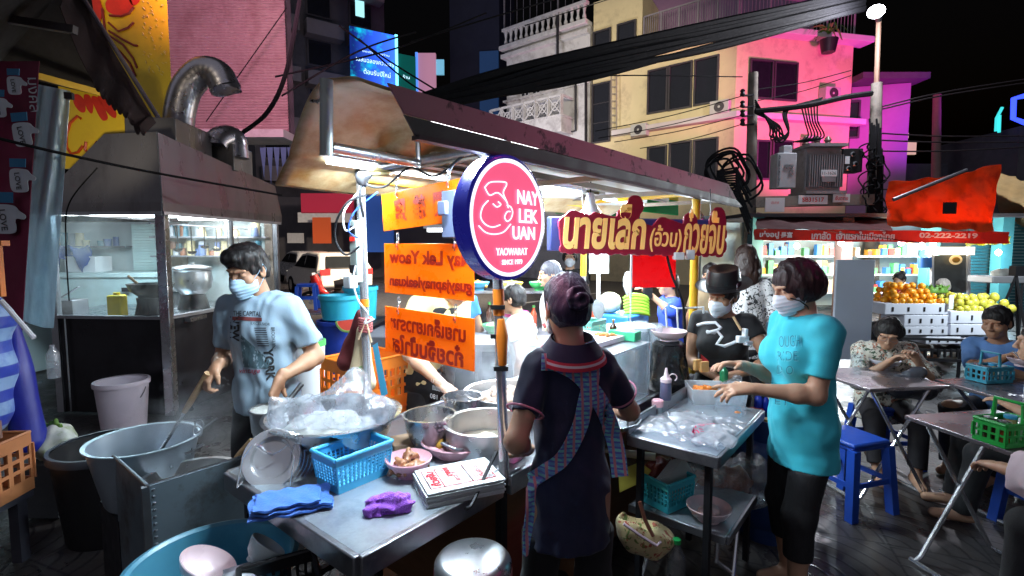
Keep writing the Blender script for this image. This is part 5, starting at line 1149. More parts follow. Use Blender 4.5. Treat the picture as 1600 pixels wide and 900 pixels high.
for pts in ([(757, 300), (764, 292), (775, 289), (788, 288), (790, 292), (785, 304), (791, 318), (793, 326)], [(757, 300), (764, 310), (776, 305), (786, 312), (791, 318)], [(762, 318), (754, 328), (751, 342), (757, 352), (768, 356), (780, 352)], [(791, 322), (797, 324), (800, 332), (797, 342), (791, 346), (787, 340), (791, 332), (796, 331)], [(748, 355), (758, 364), (772, 366), (786, 362), (797, 350)], [(769, 322), (775, 326), (781, 322), (777, 318)]):
    pp_ = [V((*S2(*p), .003)) for p in pts]; path = []
    for i in range(len(pp_)-1):
        p0, p1, p2, p3 = pp_[max(i-1, 0)], pp_[i], pp_[i+1], pp_[min(i+2, len(pp_)-1)]
        for k in range(6):
            t = k/6; path.append(SM @ (.5*((2*p1)+(p2-p0)*t+(2*p0-5*p1+4*p2-p3)*t*t+(3*p1-p0-3*p2+p3)*t**3)))
    path.append(SM @ pp_[-1]); pg_.tube(path, .0022, 5)
obj('pig_outline', pg_, SW, rs)
obj('bracket', MB().bar(C(.595, 0, 1.90)+V((-.03, 0, 0)), RS-V((.03, -.05, -.17)), .05, .02).bar(C(.595, 0, 1.55)+V((-.02, 0, 0)), RS+V((-.03, .05, -.17)), .04, .02), STEEL_D, rs)
lamp('sign_glow', 'AREA', RS+(-CV)*.02, 2.2, (1, .45, .6), .33, aim=RS-CV)
# junction box behind it
jb = P(705, 335, 1.84); tag(obj('switch_box', MB().box(jb, (.03, .07, .17), CROT).box(jb-CV*.0-CU*.04+V((0, 0, .02)), (.02, .04, .05), CROT), mat('grey_box', (.10, .12, .20), .5), bevel=.004), 'dark grey junction box behind the round pink sign', 'box')
# ------------------------------------------------------------------ orange hanging signs (their lettering shows through from the other side)
ORS = mat('orange_acrylic', (.88, .19, .003), .3, var=.03, trans=.34, em=(1, .2, .0), es=.09, coat=.2); ORT = mat('burnt_orange_print', (.34, .010, .0), .45, trans=.1); CHN = CHROME  # the boards' faint emission stands in for light coming through from behind
def hang_sign(label, b0, b1, zt, zb, lines, hooks, zt2=0):
    t = thing('hanging_sign', label, 'sign', C(.595, (b0+b1)/2, zb), CROT, 'orange hanging signs'); c = C(.59, (b0+b1)/2, (zt+zb)/2); wd = b1-b0; ht = zt-zb
    M = frame(c, -CV, (0, 0, 1)) @ Matrix.Rotation(zt2, 4, 'Z')
    obj('board', MB().box((0, 0, 0), (wd, ht, .005), M=M), ORS, t, bevel=.001)
    m1 = MB()
    for s, y, h_, w_, x in lines: m1.text(s, .05, M @ Matrix.Translation((x*wd, y*ht, .0042)) @ Matrix.Scale(-1, 4, (1, 0, 0)), bold=.0016, ext=.0006, fit=(w_*wd, h_*ht))
    obj('lettering', m1, ORT, t); hk = MB()
    for b in hooks:
        top = C(.595, b, zt); q = M.inverted() @ top; base = M @ V((q.x, ht/2-.012, 0))
        for k in range(3): hk.tube([base+V((0, 0, .010+k*.017))+(CV if k % 2 else CU)*(.006*math.cos(u))+V((0, 0, .012*math.sin(u))) for u in np.linspace(0, 6.283, 11)], .0014, 5)
        hk.tube([base-V((0, 0, .004))+CU*.004*math.sin(u*2)+V((0, 0, u*.02)) for u in np.linspace(-.5, 1, 6)], .002, 5)
    obj('hook', hk, CHN, t); lk = MB()
    for b in hooks:
        q = M.inverted() @ C(.595, b, zt); e = M @ V((q.x, ht/2-.012, .004)); lk.cyl(e, e-CU*.006, .006, .006, 10)
    obj('eyelet', lk, mat('red_tie', (.5, .05, .02), .5), t); return t
hang_sign('uppermost orange hanging sign with three Chinese characters', .185, .655, 1.838, 1.685, [('粿', .0, .62, .15, .24), ('雜', .0, .62, .15, -.0), ('鹽', .0, .62, .15, -.25)], (.26, .56), R(3.5))
hang_sign('middle orange hanging sign with mirrored Latin letters', .135, .648, 1.618, 1.412, [('Nay Lek Yaow', .20, .34, .92, .03), ('guayjapnayleakuan', -.27, .28, .92, .03)], (.23, .56), R(-.5))
hang_sign('lowest orange hanging sign with two lines of Thai letters', .135, .652, 1.352, 1.158, [('นายเล็กเยาวราช', .20, .36, .84, .0), ('ก๋วยจั๊บน้ำใส', -.26, .42, .80, .0)], (.23, .56), R(-1.0))
hw = MB()
for b in (.26, .56):
    p0 = C(.595, b, 1.935); hw.tube([p0+CU*.0+V((0, 0, .018)), p0+CU*.022+V((0, 0, .005)), p0+CU*.02-V((0, 0, .03)), p0-V((0, 0, .055)), p0-CU*.02-V((0, 0, .07)), p0-CU*.005-V((0, 0, .09)), p0-V((0, 0, .105))], .0018, 6)
tag(obj('wire_hooks', hw, CHROME), 'pair of bent wire hooks on the cart cross bar', 'hook')
# ------------------------------------------------------------------ thai name sign
T0, T1 = P(866, 362, 2.78), P(1138, 362, 3.12); T0.z = T1.z = 1.70; TD = (T1-T0); TL = TD.length; TM = frame((T0+T1)/2, TD, (0, 0, 1))
ts = thing('name_sign', 'cut out red sign with cream Thai handwriting under the gutter', 'sign', (T0+T1)/2)
def T2(x, y):
    """pixel on the sign -> the sign's own plane"""
    n = TD.cross(V((0, 0, 1))); r = ray(x, y); e = V((0, 0, EYE)); w_ = e+r*((T0-e).dot(n)/r.dot(n)); l = TM.inverted() @ w_; return l.x, l.y
S = SDF((-TL/2-.08, -.22, -.03), (TL/2+.08, .24, .03), .0075)
for seg in ([(885, 350), (888, 378)], [(895, 342), (925, 352)], [(900, 375), (960, 382)], [(930, 345), (1000, 362)], [(960, 375), (1010, 385)], [(985, 345), (992, 318)], [(994, 322), (975, 338)], [(1000, 360), (1030, 372)], [(1010, 380), (1060, 388)], [(1030, 358), (1060, 366)], [(1035, 352), (1062, 362)], [(1065, 378), (1125, 385)], [(1072, 362), (1125, 366)], [(1078, 345), (1080, 360)], [(1122, 336), (1124, 350)], [(1118, 346), (1124, 360)], [(900, 360), (1000, 368)], [(1000, 370), (1120, 378)]):
    a, b = T2(*seg[0]), T2(*seg[1]); S.cone((a[0], a[1], 0), (b[0], b[1], 0), .050, .050, k=.006)
for k in range(24):
    a = T2(880+k*10.6, 386+(k % 2)*2+k*.25); S.ell((a[0], a[1]-.012, 0), (.028, .024, .028), k=.004)
S.half((0, 0, -.008), (0, 0, -1)); S.half((0, 0, .008), (0, 0, 1)); d = S.net(); mb = MB(); mb.add([TM @ V(v) for v in d[0]], d[1].tolist(), False)
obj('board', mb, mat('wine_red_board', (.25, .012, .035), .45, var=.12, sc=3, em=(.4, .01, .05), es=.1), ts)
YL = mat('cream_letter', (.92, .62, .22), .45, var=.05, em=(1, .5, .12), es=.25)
m1 = MB(); m2 = MB()
def sline(s, x0, x1, y0, y1, bold, rot=0, sh=.12):
    a, b = T2(x0, (y0+y1)/2), T2(x1, (y0+y1)/2); h_ = T2((x0+x1)/2, y0)[1]-T2((x0+x1)/2, y1)[1]
    Q = TM @ Matrix.Translation(((a[0]+b[0])/2, (a[1]+b[1])/2, .0115)) @ Matrix.Rotation(rot, 4, 'Z')
    m1.text(s, .2, Q, ext=.002, bold=bold, fit=(b[0]-a[0], h_), shear=sh)
sline('นายเล็ก', 879, 1008, 318, 390, .007, -.01)
sline('(อ้วน)', 1014, 1063, 352, 394, .003, -.03)
sline('ก๋วยจั๊บ', 1067, 1131, 328, 397, .004, -.03)
obj('lettering', m1, YL, ts)
obj('hanger', MB().tube([TM @ V((-.4, .1, -.01)), TM @ V((-.4, .28, -.02))], .003, 6).tube([TM @ V((.45, .1, -.01)), TM @ V((.45, .26, -.02))], .003, 6), STEEL_D, ts)
bx_ = MB(); bx_.box((0, 0, -.06), (TL+.02, .19, .06), M=TM @ Matrix.Translation((0, -.02, 0))); tag(obj('lightbox', bx_, mat('navy_lightbox', (.03, .04, .14), .4, em=(.05, .06, .3), es=.15), bevel=.006), 'navy lightbox strip behind the Thai name sign', 'sign')
# ------------------------------------------------------------------ wiring and things on the front left post
ps = thing('power_strip', 'grey power outlet strip strapped to the chrome post', 'power strip', C(.57, .80, 1.48)); pc0 = C(.572, .812, 1.585)
obj('body', MB().box(pc0, (.05, .05, .27), CROT), mat('strip_grey', (.36, .42, .40), .45), ps, bevel=.005)
m1 = MB(); m1.box(pc0-CU*.027+V((0, 0, .095)), (.006, .038, .034), CROT); m1.box(pc0-CU*.027+V((0, 0, -.075)), (.012, .036, .036), CROT); obj('socket', m1, BLACK, ps); obj('red_switch', MB().box(pc0-CU*.027+V((0, 0, .055)), (.006, .03, .018), CROT), glow('switch_red', (.8, .03, .02), .8), ps)
obj('adapter', MB().box(pc0-CU*.04+V((0, 0, -.13)), (.045, .05, .055), CROT), WHITEP, ps, bevel=.006)
def lead(pts, r, m, label): return cable('lead', label, pts, r, m, 8)
wp = C(.58, .80, 1.6)
lead([P(572, 305, 2.16), P(545, 315, 2.1), P(526, 345, 2.1), P(524, 375, 2.12), P(540, 398, 2.12), P(562, 385, 2.14)], .005, RUBBER, 'black lead looping from the power strip')
lead([P(560, 300, 2.16), P(538, 330, 2.12), P(540, 360, 2.12), P(560, 350, 2.14)], .004, WHITEP, 'white lead curling beside the power strip')
lead([P(556, 415, 2.12), P(552, 440, 2.12), P(560, 470, 2.12), P(575, 490, 2.12), P(570, 505, 2.12), P(585, 498, 2.14)], .0045, WHITEP, 'white flex hanging from the adapter to the red rope')
lead([P(566, 262, 2.16), P(568, 285, 2.14), P(600, 292, 2.1), P(640, 262, 2.04), P(680, 275, 1.96), P(730, 240, 1.82), P(755, 250, 1.76), P(757, 268, 1.75)], .0045, RUBBER, 'black lead festooned along the cross bar to the round sign')
lead([P(575, 262, 2.18), P(563, 300, 2.12), P(568, 340, 2.13)], .006, RUBBER, 'black lead running down the chrome post')
lead([P(590, 300, 2.2), P(555, 330, 2.13), P(545, 360, 2.12), P(560, 372, 2.13)], .003, BLUEP, 'blue lead beside the power strip')
lead([P(776, 705, 1.66), P(757, 745, 1.60), P(737, 788, 1.53), P(727, 795, 1.50)], .006, DARK, 'dark stay wire from the post foot to the table edge')
lead([P(1042, 398, 3.0), P(1050, 430, 2.98), P(1068, 480, 2.98), P(1070, 545, 2.95), P(1070, 600, 2.95)], .007, RUBBER, 'black lead hanging from the white plug to the yellow post foot')
tag(obj('plug', MB().box(P(1060, 400, 3.0), (.06, .05, .045)).box(P(1078, 398, 3.02), (.05, .04, .06)), WHITEP, bevel=.006), 'white plug adapter fixed to the yellow post', 'plug')
tag(obj('clamp', MB().tube([P(568, 268, 2.15), P(610, 266, 2.13)], .020, 12), mat('brass_clamp', (.50, .42, .2), .4, .8)), 'brass tube clamp at the top of the left chrome post', 'clamp')
tag(obj('clamp_knot', MB().raw((lambda s: (s.ell(P(566, 272, 2.14), (.035, .03, .05)), s.folds(.008, 60, 3), s.net())[-1])(SDF(P(566, 272, 2.14)-V((.08, .08, .1)), P(566, 272, 2.14)+V((.08, .08, .1)), .006))), BLACK), 'black taped knot at the top of the left chrome post', 'knot')
rp = MB()
for k in range(6): rp.tube([C(.592, .797, 1.235+k*.011)+V((math.cos(u)*.026, math.sin(u)*.026, .002*math.sin(u*2))) for u in np.linspace(0, 6.283, 14)], .0065, 6)
tag(obj('rope', rp, mat('red_rope', (.32, .08, .08), .85, bump=.4, bsc=200)), 'dull red rope wound round the left chrome post', 'rope')
# tote bag and dark red cloth hanging from the rope
tbx = P(562, 560, 2.16); S = SDF(tbx-V((.14, .12, .22)), tbx+V((.14, .12, .24)), .007); S.cone(P(568, 520, 2.26), P(556, 592, 2.25), .02, .05, k=.03, sq=((0.6, .8, 0), 1.6)); S.cone(P(566, 520, 2.26), P(575, 595, 2.26), .02, .045, k=.03, sq=((.6, .8, 0), 1.6)); S.folds(.006, 34, 4, (1.5, 1.5, .2))
tg = thing('tote_bag', 'cream cloth tote bag with green print hanging from the rope', 'bag', P(562, 615, 2.17)); d = S.net(); obj('bag', MB().raw(d), mat('cream_cotton', (.66, .52, .33), .85, var=.06, bump=.2, bsc=150), tg); obj('strap', MB().tube([P(560, 530, 2.14), P(572, 500, 2.13), P(580, 535, 2.14)], .005, 6), mat('cream_cotton', (.66, .52, .33), .85), tg)
tx = MB(); tx.text('ถุง', .05, frame(P(570, 578, 2.02), (1, .1, 0), (0, 0, 1)), fit=(.05, .04)); tx.text('ผ้า', .05, frame(P(570, 602, 2.02), (1, .1, 0), (0, 0, 1)), fit=(.06, .045)); drape(tx, bvh(*d), ray(570, 590), .003); obj('lettering', tx, mat('green_print', (.06, .35, .06), .6), tg)
S = SDF(P(555, 530, 2.35)-V((.15, .12, .25)), P(555, 530, 2.35)+V((.15, .12, .25)), .009); S.cone(P(565, 490, 2.3), P(547, 560, 2.35), .02, .06, k=.03); S.folds(.008, 30, 2, (1.5, 1.5, .2)); tag(obj('apron_cloth', MB().raw(S.net()), mat('maroon_cloth', (.14, .02, .025), .85)), 'maroon cloth hanging behind the cream tote bag', 'cloth')
tag(obj('folding_board', MB().add([P(590, 535, 2.42), P(606, 615, 2.45), P(596, 622, 2.45), P(582, 540, 2.42), P(590, 535, 2.45), P(606, 615, 2.48), P(596, 622, 2.48), P(582, 540, 2.45)], [(0, 1, 2, 3), (7, 6, 5, 4), (0, 4, 5, 1), (1, 5, 6, 2), (2, 6, 7, 3), (3, 7, 4, 0)]), SKYP), 'blue plastic board wedged behind the left chrome post', 'board')
# ------------------------------------------------------------------ things on the near table
def soft(name, label, cat, lo_hi, prims, m, res=.006, folds=(.006, 40), seed=1, squash=(1, 1, 1), group=None, floor=None, base=None):
    c, ext = V(lo_hi[0]), V(lo_hi[1]); S = SDF(c-ext, c+ext, res)
    for q in prims:
        if len(q) >= 4 and not isinstance(q[2], (int, float)) is False: S.cone(*q[:4], k=q[4] if len(q) > 4 else .03)
        else: S.ell(q[0], q[1], k=.03)
    S.folds(folds[0], folds[1], seed, squash); S.folds(folds[0]*.4, folds[1]*2.4, seed+3, squash)
    if floor is not None: S.half((0, 0, floor), (0, 0, -1))
    o = obj(name, MB().raw(S.net()), m); return tag(o, label, cat, group)
# steel plates leaning in a wire rack
rk = thing('plate_rack', 'bent wire rack holding steel plates at the table corner', 'rack', G(430, 765, .8))
pcn = P(424, 716, 1.70); fdir = (V((0, 0, EYE))-pcn).normalized(); fdir = (fdir+V((-.35, .0, .12))).normalized()
PM = frame(pcn, fdir.cross(V((0, 0, 1))).normalized()*-1, (0, 0, 1)); xa = PM.to_3x3().col[0]
zf = (xa.cross(V((0, 0, 1)))).normalized(); zf = fdir
xx = V((0, 0, 1)).cross(zf).normalized(); PM = frame(pcn, xx, zf.cross(xx))
plate0 = None
for k in range(5):
    q = Matrix.Translation(-zf*.016*k+xx*.008*k) @ PM; nm = 'nearest steel plate in the wire rack facing out' if k == 0 else None
    t = thing('steel_plate', nm or ('second', 'third', 'fourth', 'rearmost')[k-1]+' steel plate counted back in the leaning rack row', 'plate', q.translation, 0, 'steel plates in the wire rack')
    obj('dish', MB().lathe([(.001, -.012), (.058, -.012), (.068, -.004), (.078, .002), (.098, .003), (.101, .0), (.101, -.003), (.080, -.003), (.066, -.010), (.056, -.018), (.001, -.018)], M=q, n=56), mat('mirror_steel', (.78, .80, .84), .16, .75, var=.05, rv=.06), t)
mb = MB()
for e in (-1, 1):
    mb.tube([PM @ V((e*.085, -.095, .03)), PM @ V((e*.085, .0, .028)), PM @ V((e*.062, .045, .022)), PM @ V((e*.03, .02, .02)), PM @ V((e*.012, .012, .02))], .0028, 6); b0 = PM @ V((e*.085, -.095, .03)); b0.z = .806; b1 = b0-zf*.16; b1.z = .806; mb.tube([PM @ V((e*.085, -.085, .03)), b0, b1, b1+V((0, 0, .07))], .0028, 6)
obj('wire', mb, CHROME, rk)
# blue basket
bq = C(.245, .40, .80); bq = V((-.552, 1.70, .801)); crate('basket', 'sky blue slotted plastic basket on the near table', bq, .225, .145, .118, SKYP, CROT, 'basket', 13, 6, .004, taper=.14, rim=.013)
# towels
TOW = mat('blue_towel', (.04, .17, .62), .95, var=.2, sc=30, bump=.9, bsc=220, sheen=.3); PUR = mat('purple_towel', (.28, .07, .55), .95, var=.15, sc=30, bump=.9, bsc=240, sheen=.3)
tw_c = G(455, 790, .803); tM = Matrix.Translation(tw_c) @ Matrix.Rotation(R(24), 4, 'Z')
tl = thing('blue_towel', 'folded blue towel lying at the left table edge', 'towel', tw_c)
def tow(u, v, z0, sx, sy, ph):
    x, y = (u-.5)*sx, (v-.5)*sy; over = max(0, -(y+.045))*0; return tM @ V((x+.004*math.sin(v*7+ph), y+.004*math.sin(u*9+ph), z0+.005*(.5+.5*math.sin(u*8+ph)*math.sin(v*6))+.003*math.sin(u*23+v*11)))
mb = MB(); mb.grid(lambda u, v: tow(u, v, .008, .235, .150, 0), 24, 16, .006); mb.grid(lambda u, v: tow(u, v, .019, .225, .140, 2), 24, 16, .006); mb.grid(lambda u, v: tow(u*.92, v*.9, .031, .20, .135, 3.4), 24, 16, .006)
obj('cloth', mb, TOW, tl)
pu = G(606, 800, .80); soft('purple_cloth', 'crumpled purple cloth in the middle of the near table', 'cloth', (pu, (.11, .10, .08)), [(pu+V((-.03, 0, .015)), pu+V((.03, .01, .018)), .026, .024), (pu+V((-.045, -.01, .01)), pu+V((-.01, .015, .03)), .018, .018), (pu+V((.0, .0, .035)), pu+V((.018, .01, .045)), .016, .012), (pu+V((.03, .0, .02)), pu+V((.058, .01, .022)), .018, .014)], PUR, .0035, (.0095, 95), 5, floor=.801)
# bowls with food
MEAT = mat('fried_meat', (.22, .08, .025), .4, var=.35, sc=40, stain=(.38, .20, .09), st=(.5, .65), ssc=45, bump=.6, bsc=90, coat=.3); FAT = mat('pale_tripe', (.66, .50, .38), .4, var=.25, sc=30, stain=(.42, .25, .15), st=(.5, .7), ssc=40, bump=.6, bsc=60, coat=.3)
def heap(name, label, cat, c, rx, h, n, m, s=.02, seed=3, group=None, kind=None, parent=None):
    rr = random.Random(seed); S = SDF(V(c)-V((rx+.05, rx+.05, .03)), V(c)+V((rx+.05, rx+.05, h+.06)), .005)
    for k in range(n):
        a, d = rr.random()*6.283, rx*math.sqrt(rr.random()); z = h*(1-(d/rx)**2)*rr.random()**.5; p = V(c)+V((d*math.cos(a), d*math.sin(a), z)); q = V((rr.uniform(-1, 1), rr.uniform(-1, 1), rr.uniform(-.3, .5))).normalized()*s
        S.cone(p-q, p+q, s*rr.uniform(.4, .75), s*rr.uniform(.35, .6), k=.004)
    S.folds(.0015, 150, seed); o = obj(name, MB().raw(S.net()), m, parent); return o if parent else tag(o, label, cat, group, kind)
c = G(639, 742, .80); bowl('meat_bowl', 'round pink bowl of fried meat beside the blue basket', c, .082, .062, PINKM); heap('fried_meat', 'fried meat pieces heaped in the round pink bowl', 'meat', c+V((0, 0, .025)), .058, .05, 26, MEAT, .017)
c = G(705, 712, .80); od = thing('oval_dish', 'oval pink melamine dish by the stock pot', 'dish', c); M = Matrix.Translation(c) @ Matrix.Rotation(R(-25), 4, 'Z') @ Matrix.Scale(1.45, 4, (1, 0, 0)); obj('shell', MB().lathe([(.001, .008), (.045, .008), (.05, .0), (.075, .025), (.088, .048), (.086, .052), (.072, .03), (.04, .013), (.001, .012)], M=M, n=48), PINKM, od); obj('scraps', MB().raw((lambda s: (s.ell(c+V((.05, -.02, .025)), (.02, .012, .008)), s.ell(c+V((.02, 0, .02)), (.01, .01, .006)), s.net())[-1])(SDF(c-V((.1, .1, .02)), c+V((.1, .1, .06)), .005))), MEAT, od)
# pile of printed paper boxes
bxq = [G(652, 733, .848), G(763, 713, .848), G(782, 749, .848)]; ux = (bxq[1]-bxq[0]); uy = bxq[2]-bxq[1]; cc = bxq[0]+ux*.5+uy*.5; XM = frame(V((cc.x, cc.y, .80)), ux, V((-ux.y, ux.x, 0))); bxl, bxw = ux.length, uy.length
pb = thing('box_pile', 'stack of white takeaway box lids printed in red', 'boxes', (cc.x, cc.y, .8))
BOXW = mat('lid_white', (.56, .58, .60), .55, var=.03); 
for k in range(6): obj('lid', MB().box((rnd.uniform(-.003, .003), rnd.uniform(-.003, .003), .004+k*.008), (bxl, bxw, .0068), M=XM), BOXW, pb, bevel=.001)
RPR = mat('red_stamp_print', (.50, .015, .03), .6); mb = MB(); Z = .0488
for x0, x1, y0, y1 in ((-.40, -.34, .32, -.36),): pass
def rect(mb, x0, y0, x1, y1, t=.003):
    for a, b in (((x0, y0), (x1, y0)), ((x1, y0), (x1, y1)), ((x1, y1), (x0, y1)), ((x0, y1), (x0, y0))): mb.bar(XM @ V((a[0]*bxl, a[1]*bxw, Z)), XM @ V((b[0]*bxl, b[1]*bxw, Z)), t, .0004)
rect(mb, -.42, -.36, -.25, .34); rect(mb, -.42, -.36, .12, .34); rect(mb, .12, -.36, .42, .34)
mb.text('ก๋วยจั๊บ', .02, XM @ Matrix.Translation((-.335*bxl, 0, Z)) @ Matrix.Rotation(R(90), 4, 'Z'), fit=(.11, .034), ext=.0002, bold=.001); mb.text('นายเล็ก', .02, XM @ Matrix.Translation((-.12*bxl, .03, Z)) @ Matrix.Rotation(R(90), 4, 'Z'), fit=(.07, .026), ext=.0002, bold=.0008)
mb.text('เยาวราช', .02, XM @ Matrix.Translation((-.04*bxl, -.01, Z)) @ Matrix.Rotation(R(90), 4, 'Z'), fit=(.07, .014), ext=.0002); mb.text('ต้นตำรับ', .02, XM @ Matrix.Translation((.27*bxl, .0, Z)) @ Matrix.Rotation(R(90), 4, 'Z'), fit=(.09, .02), ext=.0002)
for k in range(6): mb.bar(XM @ V(((.18+.035*k)*bxl, -.28*bxw, Z)), XM @ V(((.18+.035*k)*bxl, .05*bxw, Z)), .0012, .0004)
obj('print', mb, RPR, pb)
# big steel bowl, plastic bag of white noodles
bb_ = V((-.705, 1.95, .80)); gb = thing('mixing_bowl', 'very wide steel mixing bowl on the back of the near table', 'bowl', bb_)
obj('shell', MB().lathe([(.001, .0), (.14, .0), (.16, .006), (.215, .07), (.238, .14), (.262, .147), (.264, .153), (.25, .156), (.232, .146), (.207, .072), (.15, .012), (.001, .006)], bb_, 64), STEEL, gb)
NOOD = mat('white_rice_noodles', (.46, .46, .43), .55, var=.1, sc=20, bump=.9, bsc=70); S = SDF(bb_-V((.28, .28, 0)), bb_+V((.28, .28, .30)), .008); S.ell(bb_+V((-.01, -.04, .085)), (.19, .16, .07)); S.folds(.010, 30, 4); S.folds(.004, 90, 8)
tag(obj('rice_noodles', MB().raw(S.net()), NOOD), 'mound of white rice noodles in the wide steel bowl', 'noodles')
S = SDF(bb_-V((.26, .26, -.05)), bb_+V((.28, .24, .42)), .0075); a0 = bb_+V((-.16, -.07, .17)); a1 = bb_+V((.16, -.08, .19)); S.cone(a0, a1, .07, .085, k=.05); S.cone(bb_+V((.05, -.05, .2)), bb_+V((.10, -.03, .285)), .08, .045, k=.05); S.cone(a0, bb_+V((-.2, -.1, .235)), .05, .015, k=.05); S.folds(.016, 20, 7); S.folds(.005, 46, 2); tag(obj('plastic_bag', MB().raw(S.net()), clear('creased_bag', tint=(.93, .95, 1), body=(.7, .74, .8), lo=.10, hi=.55, gloss=.16, rough=.18, sc=9, bump=.6, bsc=16)), 'clear plastic bag lying over the noodles in the wide bowl', 'bag')
# middle bowls and the stock pots
def sbowl(name, label, c, r, h, m=STEEL, fill=None):
    t = thing(name, label, 'bowl', c); obj('shell', MB().lathe([(.001, 0), (r*.55, 0), (r*.68, .012), (r*.92, h*.62), (r*.97, h), (r*1.04, h+.002), (r*1.04, h+.006), (r*.955, h+.006), (r*.9, h*.6), (r*.64, .016), (.001, .006)], c, 48), m, t)
    if fill: obj('scraps', fill, FAT, t)
    return t
c = V((-.335, 2.0, .80)); sbowl('steel_bowl', 'deep steel bowl in front of the gloved cook', c, .105, .125); heap('noodle_rolls', 'pale noodle rolls at the bottom of the deep steel bowl', 'noodles', c+V((0, 0, .03)), .06, .03, 14, mat('noodle_roll', (.70, .55, .35), .4, var=.2, sc=30), .016, 6)
c = V((-.225, 2.27, .80)); sbowl('steel_bowl', 'small steel bowl behind the deep one', c, .09, .12)
c = V((-.10, 1.965, .72)); pot('stock_pot', 'large round stock pot of clear broth behind the chrome post', c, .165, .185, ALU, .16, handles=.8, fill=WATER, fz=.55)
S = SDF(c-V((.2, .2, 0)), c+V((.2, .2, .2)), .006)
for k in range(9): a = k*.7; S.cone(c+V((.1*math.cos(a), .09*math.sin(a), .09)), c+V((.1*math.cos(a+.35), .09*math.sin(a+.3), .095)), .022, .018, k=.01)
S.folds(.003, 60, 3); tag(obj('pork_pieces', MB().raw(S.net()), FAT), 'pale pork pieces afloat in the large stock pot', 'meat')
c = V((-.015, 2.42, .70)); pot('meat_pot', 'wide pot heaped with braised meat in steam', c, .21, .20, ALU, .2, handles=.3); heap('braised_meat', 'braised pork and offal heaped in the wide pot', 'meat', c+V((0, 0, .15)), .17, .06, 60, FAT, .03, 8)
c = V((.27, 2.2, .74)); pot('egg_pot', 'small pot of brown eggs beside the braised meat', c, .12, .13, STEEL, .115, handles=.3); heap('brown_eggs', 'brown stewed eggs filling the small pot', 'egg', c+V((0, 0, .09)), .09, .03, 16, MEAT, .022, 4)
# bag of dumplings, board, small things
yb = G(668, 695, .80); soft('noodle_bag', 'small white bag of yellow noodles between the bowls', 'bag', (yb+V((0, 0, .05)), (.13, .12, .12)), [(yb+V((-.03, .03, .03)), yb+V((.03, -.01, .035)), .05, .042), (yb+V((.04, -.03, .02)), yb+V((.06, -.045, .02)), .035, .03)], mat('yellow_noodle_bag', (.78, .70, .50), .35, stain=(.72, .42, .06), st=(.45, .55), ssc=9, bump=.3, bsc=40), .005, (.007, 60), 4, floor=.801)
tag(obj('cutting_board', MB().box(G(640, 688, .812), (.16, .12, .02), .5), mat('worn_board', (.30, .19, .12), .6, var=.2, stretch=(1, 8, 1)), bevel=.004), 'worn wooden board under the yellow noodle bag', 'board')
# saucepan the man holds
sp_c = P(425, 640, 2.12); sp = thing('saucepan', 'small aluminium saucepan of flour held by the man', 'saucepan', sp_c-V((0, 0, .09)))
c = sp_c-V((0, 0, .095)); obj('body', MB().lathe([(.001, 0), (.078, 0), (.082, .01), (.088, .10), (.093, .102), (.091, .106), (.083, .104), (.076, .012), (.001, .008)], c, 44), ALU, sp); obj('flour', MB().lathe([(.001, .106), (.03, .104), (.06, .100), (.083, .098)], c, 24), NOOD, sp)
mb = MB(); mb.tube([c+V((.02, .085, .095)), c+V((.035, .13, .12)), c+V((.045, .20, .15))], [.010, .011, .012], 10); obj('handle', mb, BLACK, sp)
mk = MB(); q = P(492, 632, 2.16); mk.box(q, (.19, .03, .05), -.1); tag(obj('cleaver', mk, DARK, bevel=.006), 'dark flat scraper lying on the rim of the wide bowl', 'scraper')
# ------------------------------------------------------------------ clear food case and what stands around it
fc = thing('food_case', 'clear acrylic food case on the cart beside the cook', 'case', C(1.59, .25, .8)); mb = MB(); a0, a1, b0, b1, z0, z1 = 1.36, 1.83, .01, .50, .80, 1.09
for p, q in (((a0, b0), (a1, b0)), ((a1, b0), (a1, b1)), ((a1, b1), (a0, b1)), ((a0, b1), (a0, b0))): quadbox(mb, [C(*p, z0), C(*q, z0), C(*q, z1), C(*p, z1)], .004)
obj('side_pane', mb, ACRYL, fc); mb = MB(); mb.box(C((a0+a1)/2, (b0+b1)/2, z1+.004), (a1-a0+.01, b1-b0+.01, .006), CROT); obj('lid', mb, clear('frosted_lid', lo=.6, hi=.85, gloss=.15), fc); mb = MB()
for a, b in ((a0, b0), (a1, b0), (a1, b1), (a0, b1)): mb.bar(C(a, b, z0), C(a, b, z1), .008, .008)
for z in (z0+.004, z1):
    for p, q in (((a0, b0), (a1, b0)), ((a1, b0), (a1, b1)), ((a1, b1), (a0, b1)), ((a0, b1), (a0, b0))): mb.bar(C(*p, z), C(*q, z), .008, .008)
obj('edge_strip', mb, clear('bright_edge', body=(.9, .95, 1), lo=.6, hi=.8), fc)
tag(obj('steel_tray', MB().lathe([(.001, .0), (.13, 0), (.16, .03), (.165, .03), (.13, -.004), (.001, -.004)], C(1.28, -.02, .81), 36), CHROME), 'shallow steel tray beside the cook at the counter edge', 'tray')
tag(obj('chopping_board', MB().box(C(1.62, .27, 1.115), (.34, .30, .03), CROT), WHITEP, bevel=.005), 'thick white chopping board on top of the food case', 'board'); heap('chilli_heap', 'small heap of red chillies on the white board', 'chilli', C(1.70, .20, 1.13), .05, .015, 14, mat('chilli', (.55, .22, .05), .4), .012, 2)
tag(obj('green_box', MB().box(C(1.80, .14, 1.125), (.08, .16, .05), CROT), mat('green_plastic', (.06, .5, .25), .4), bevel=.004), 'small green box at the corner of the food case lid', 'box')
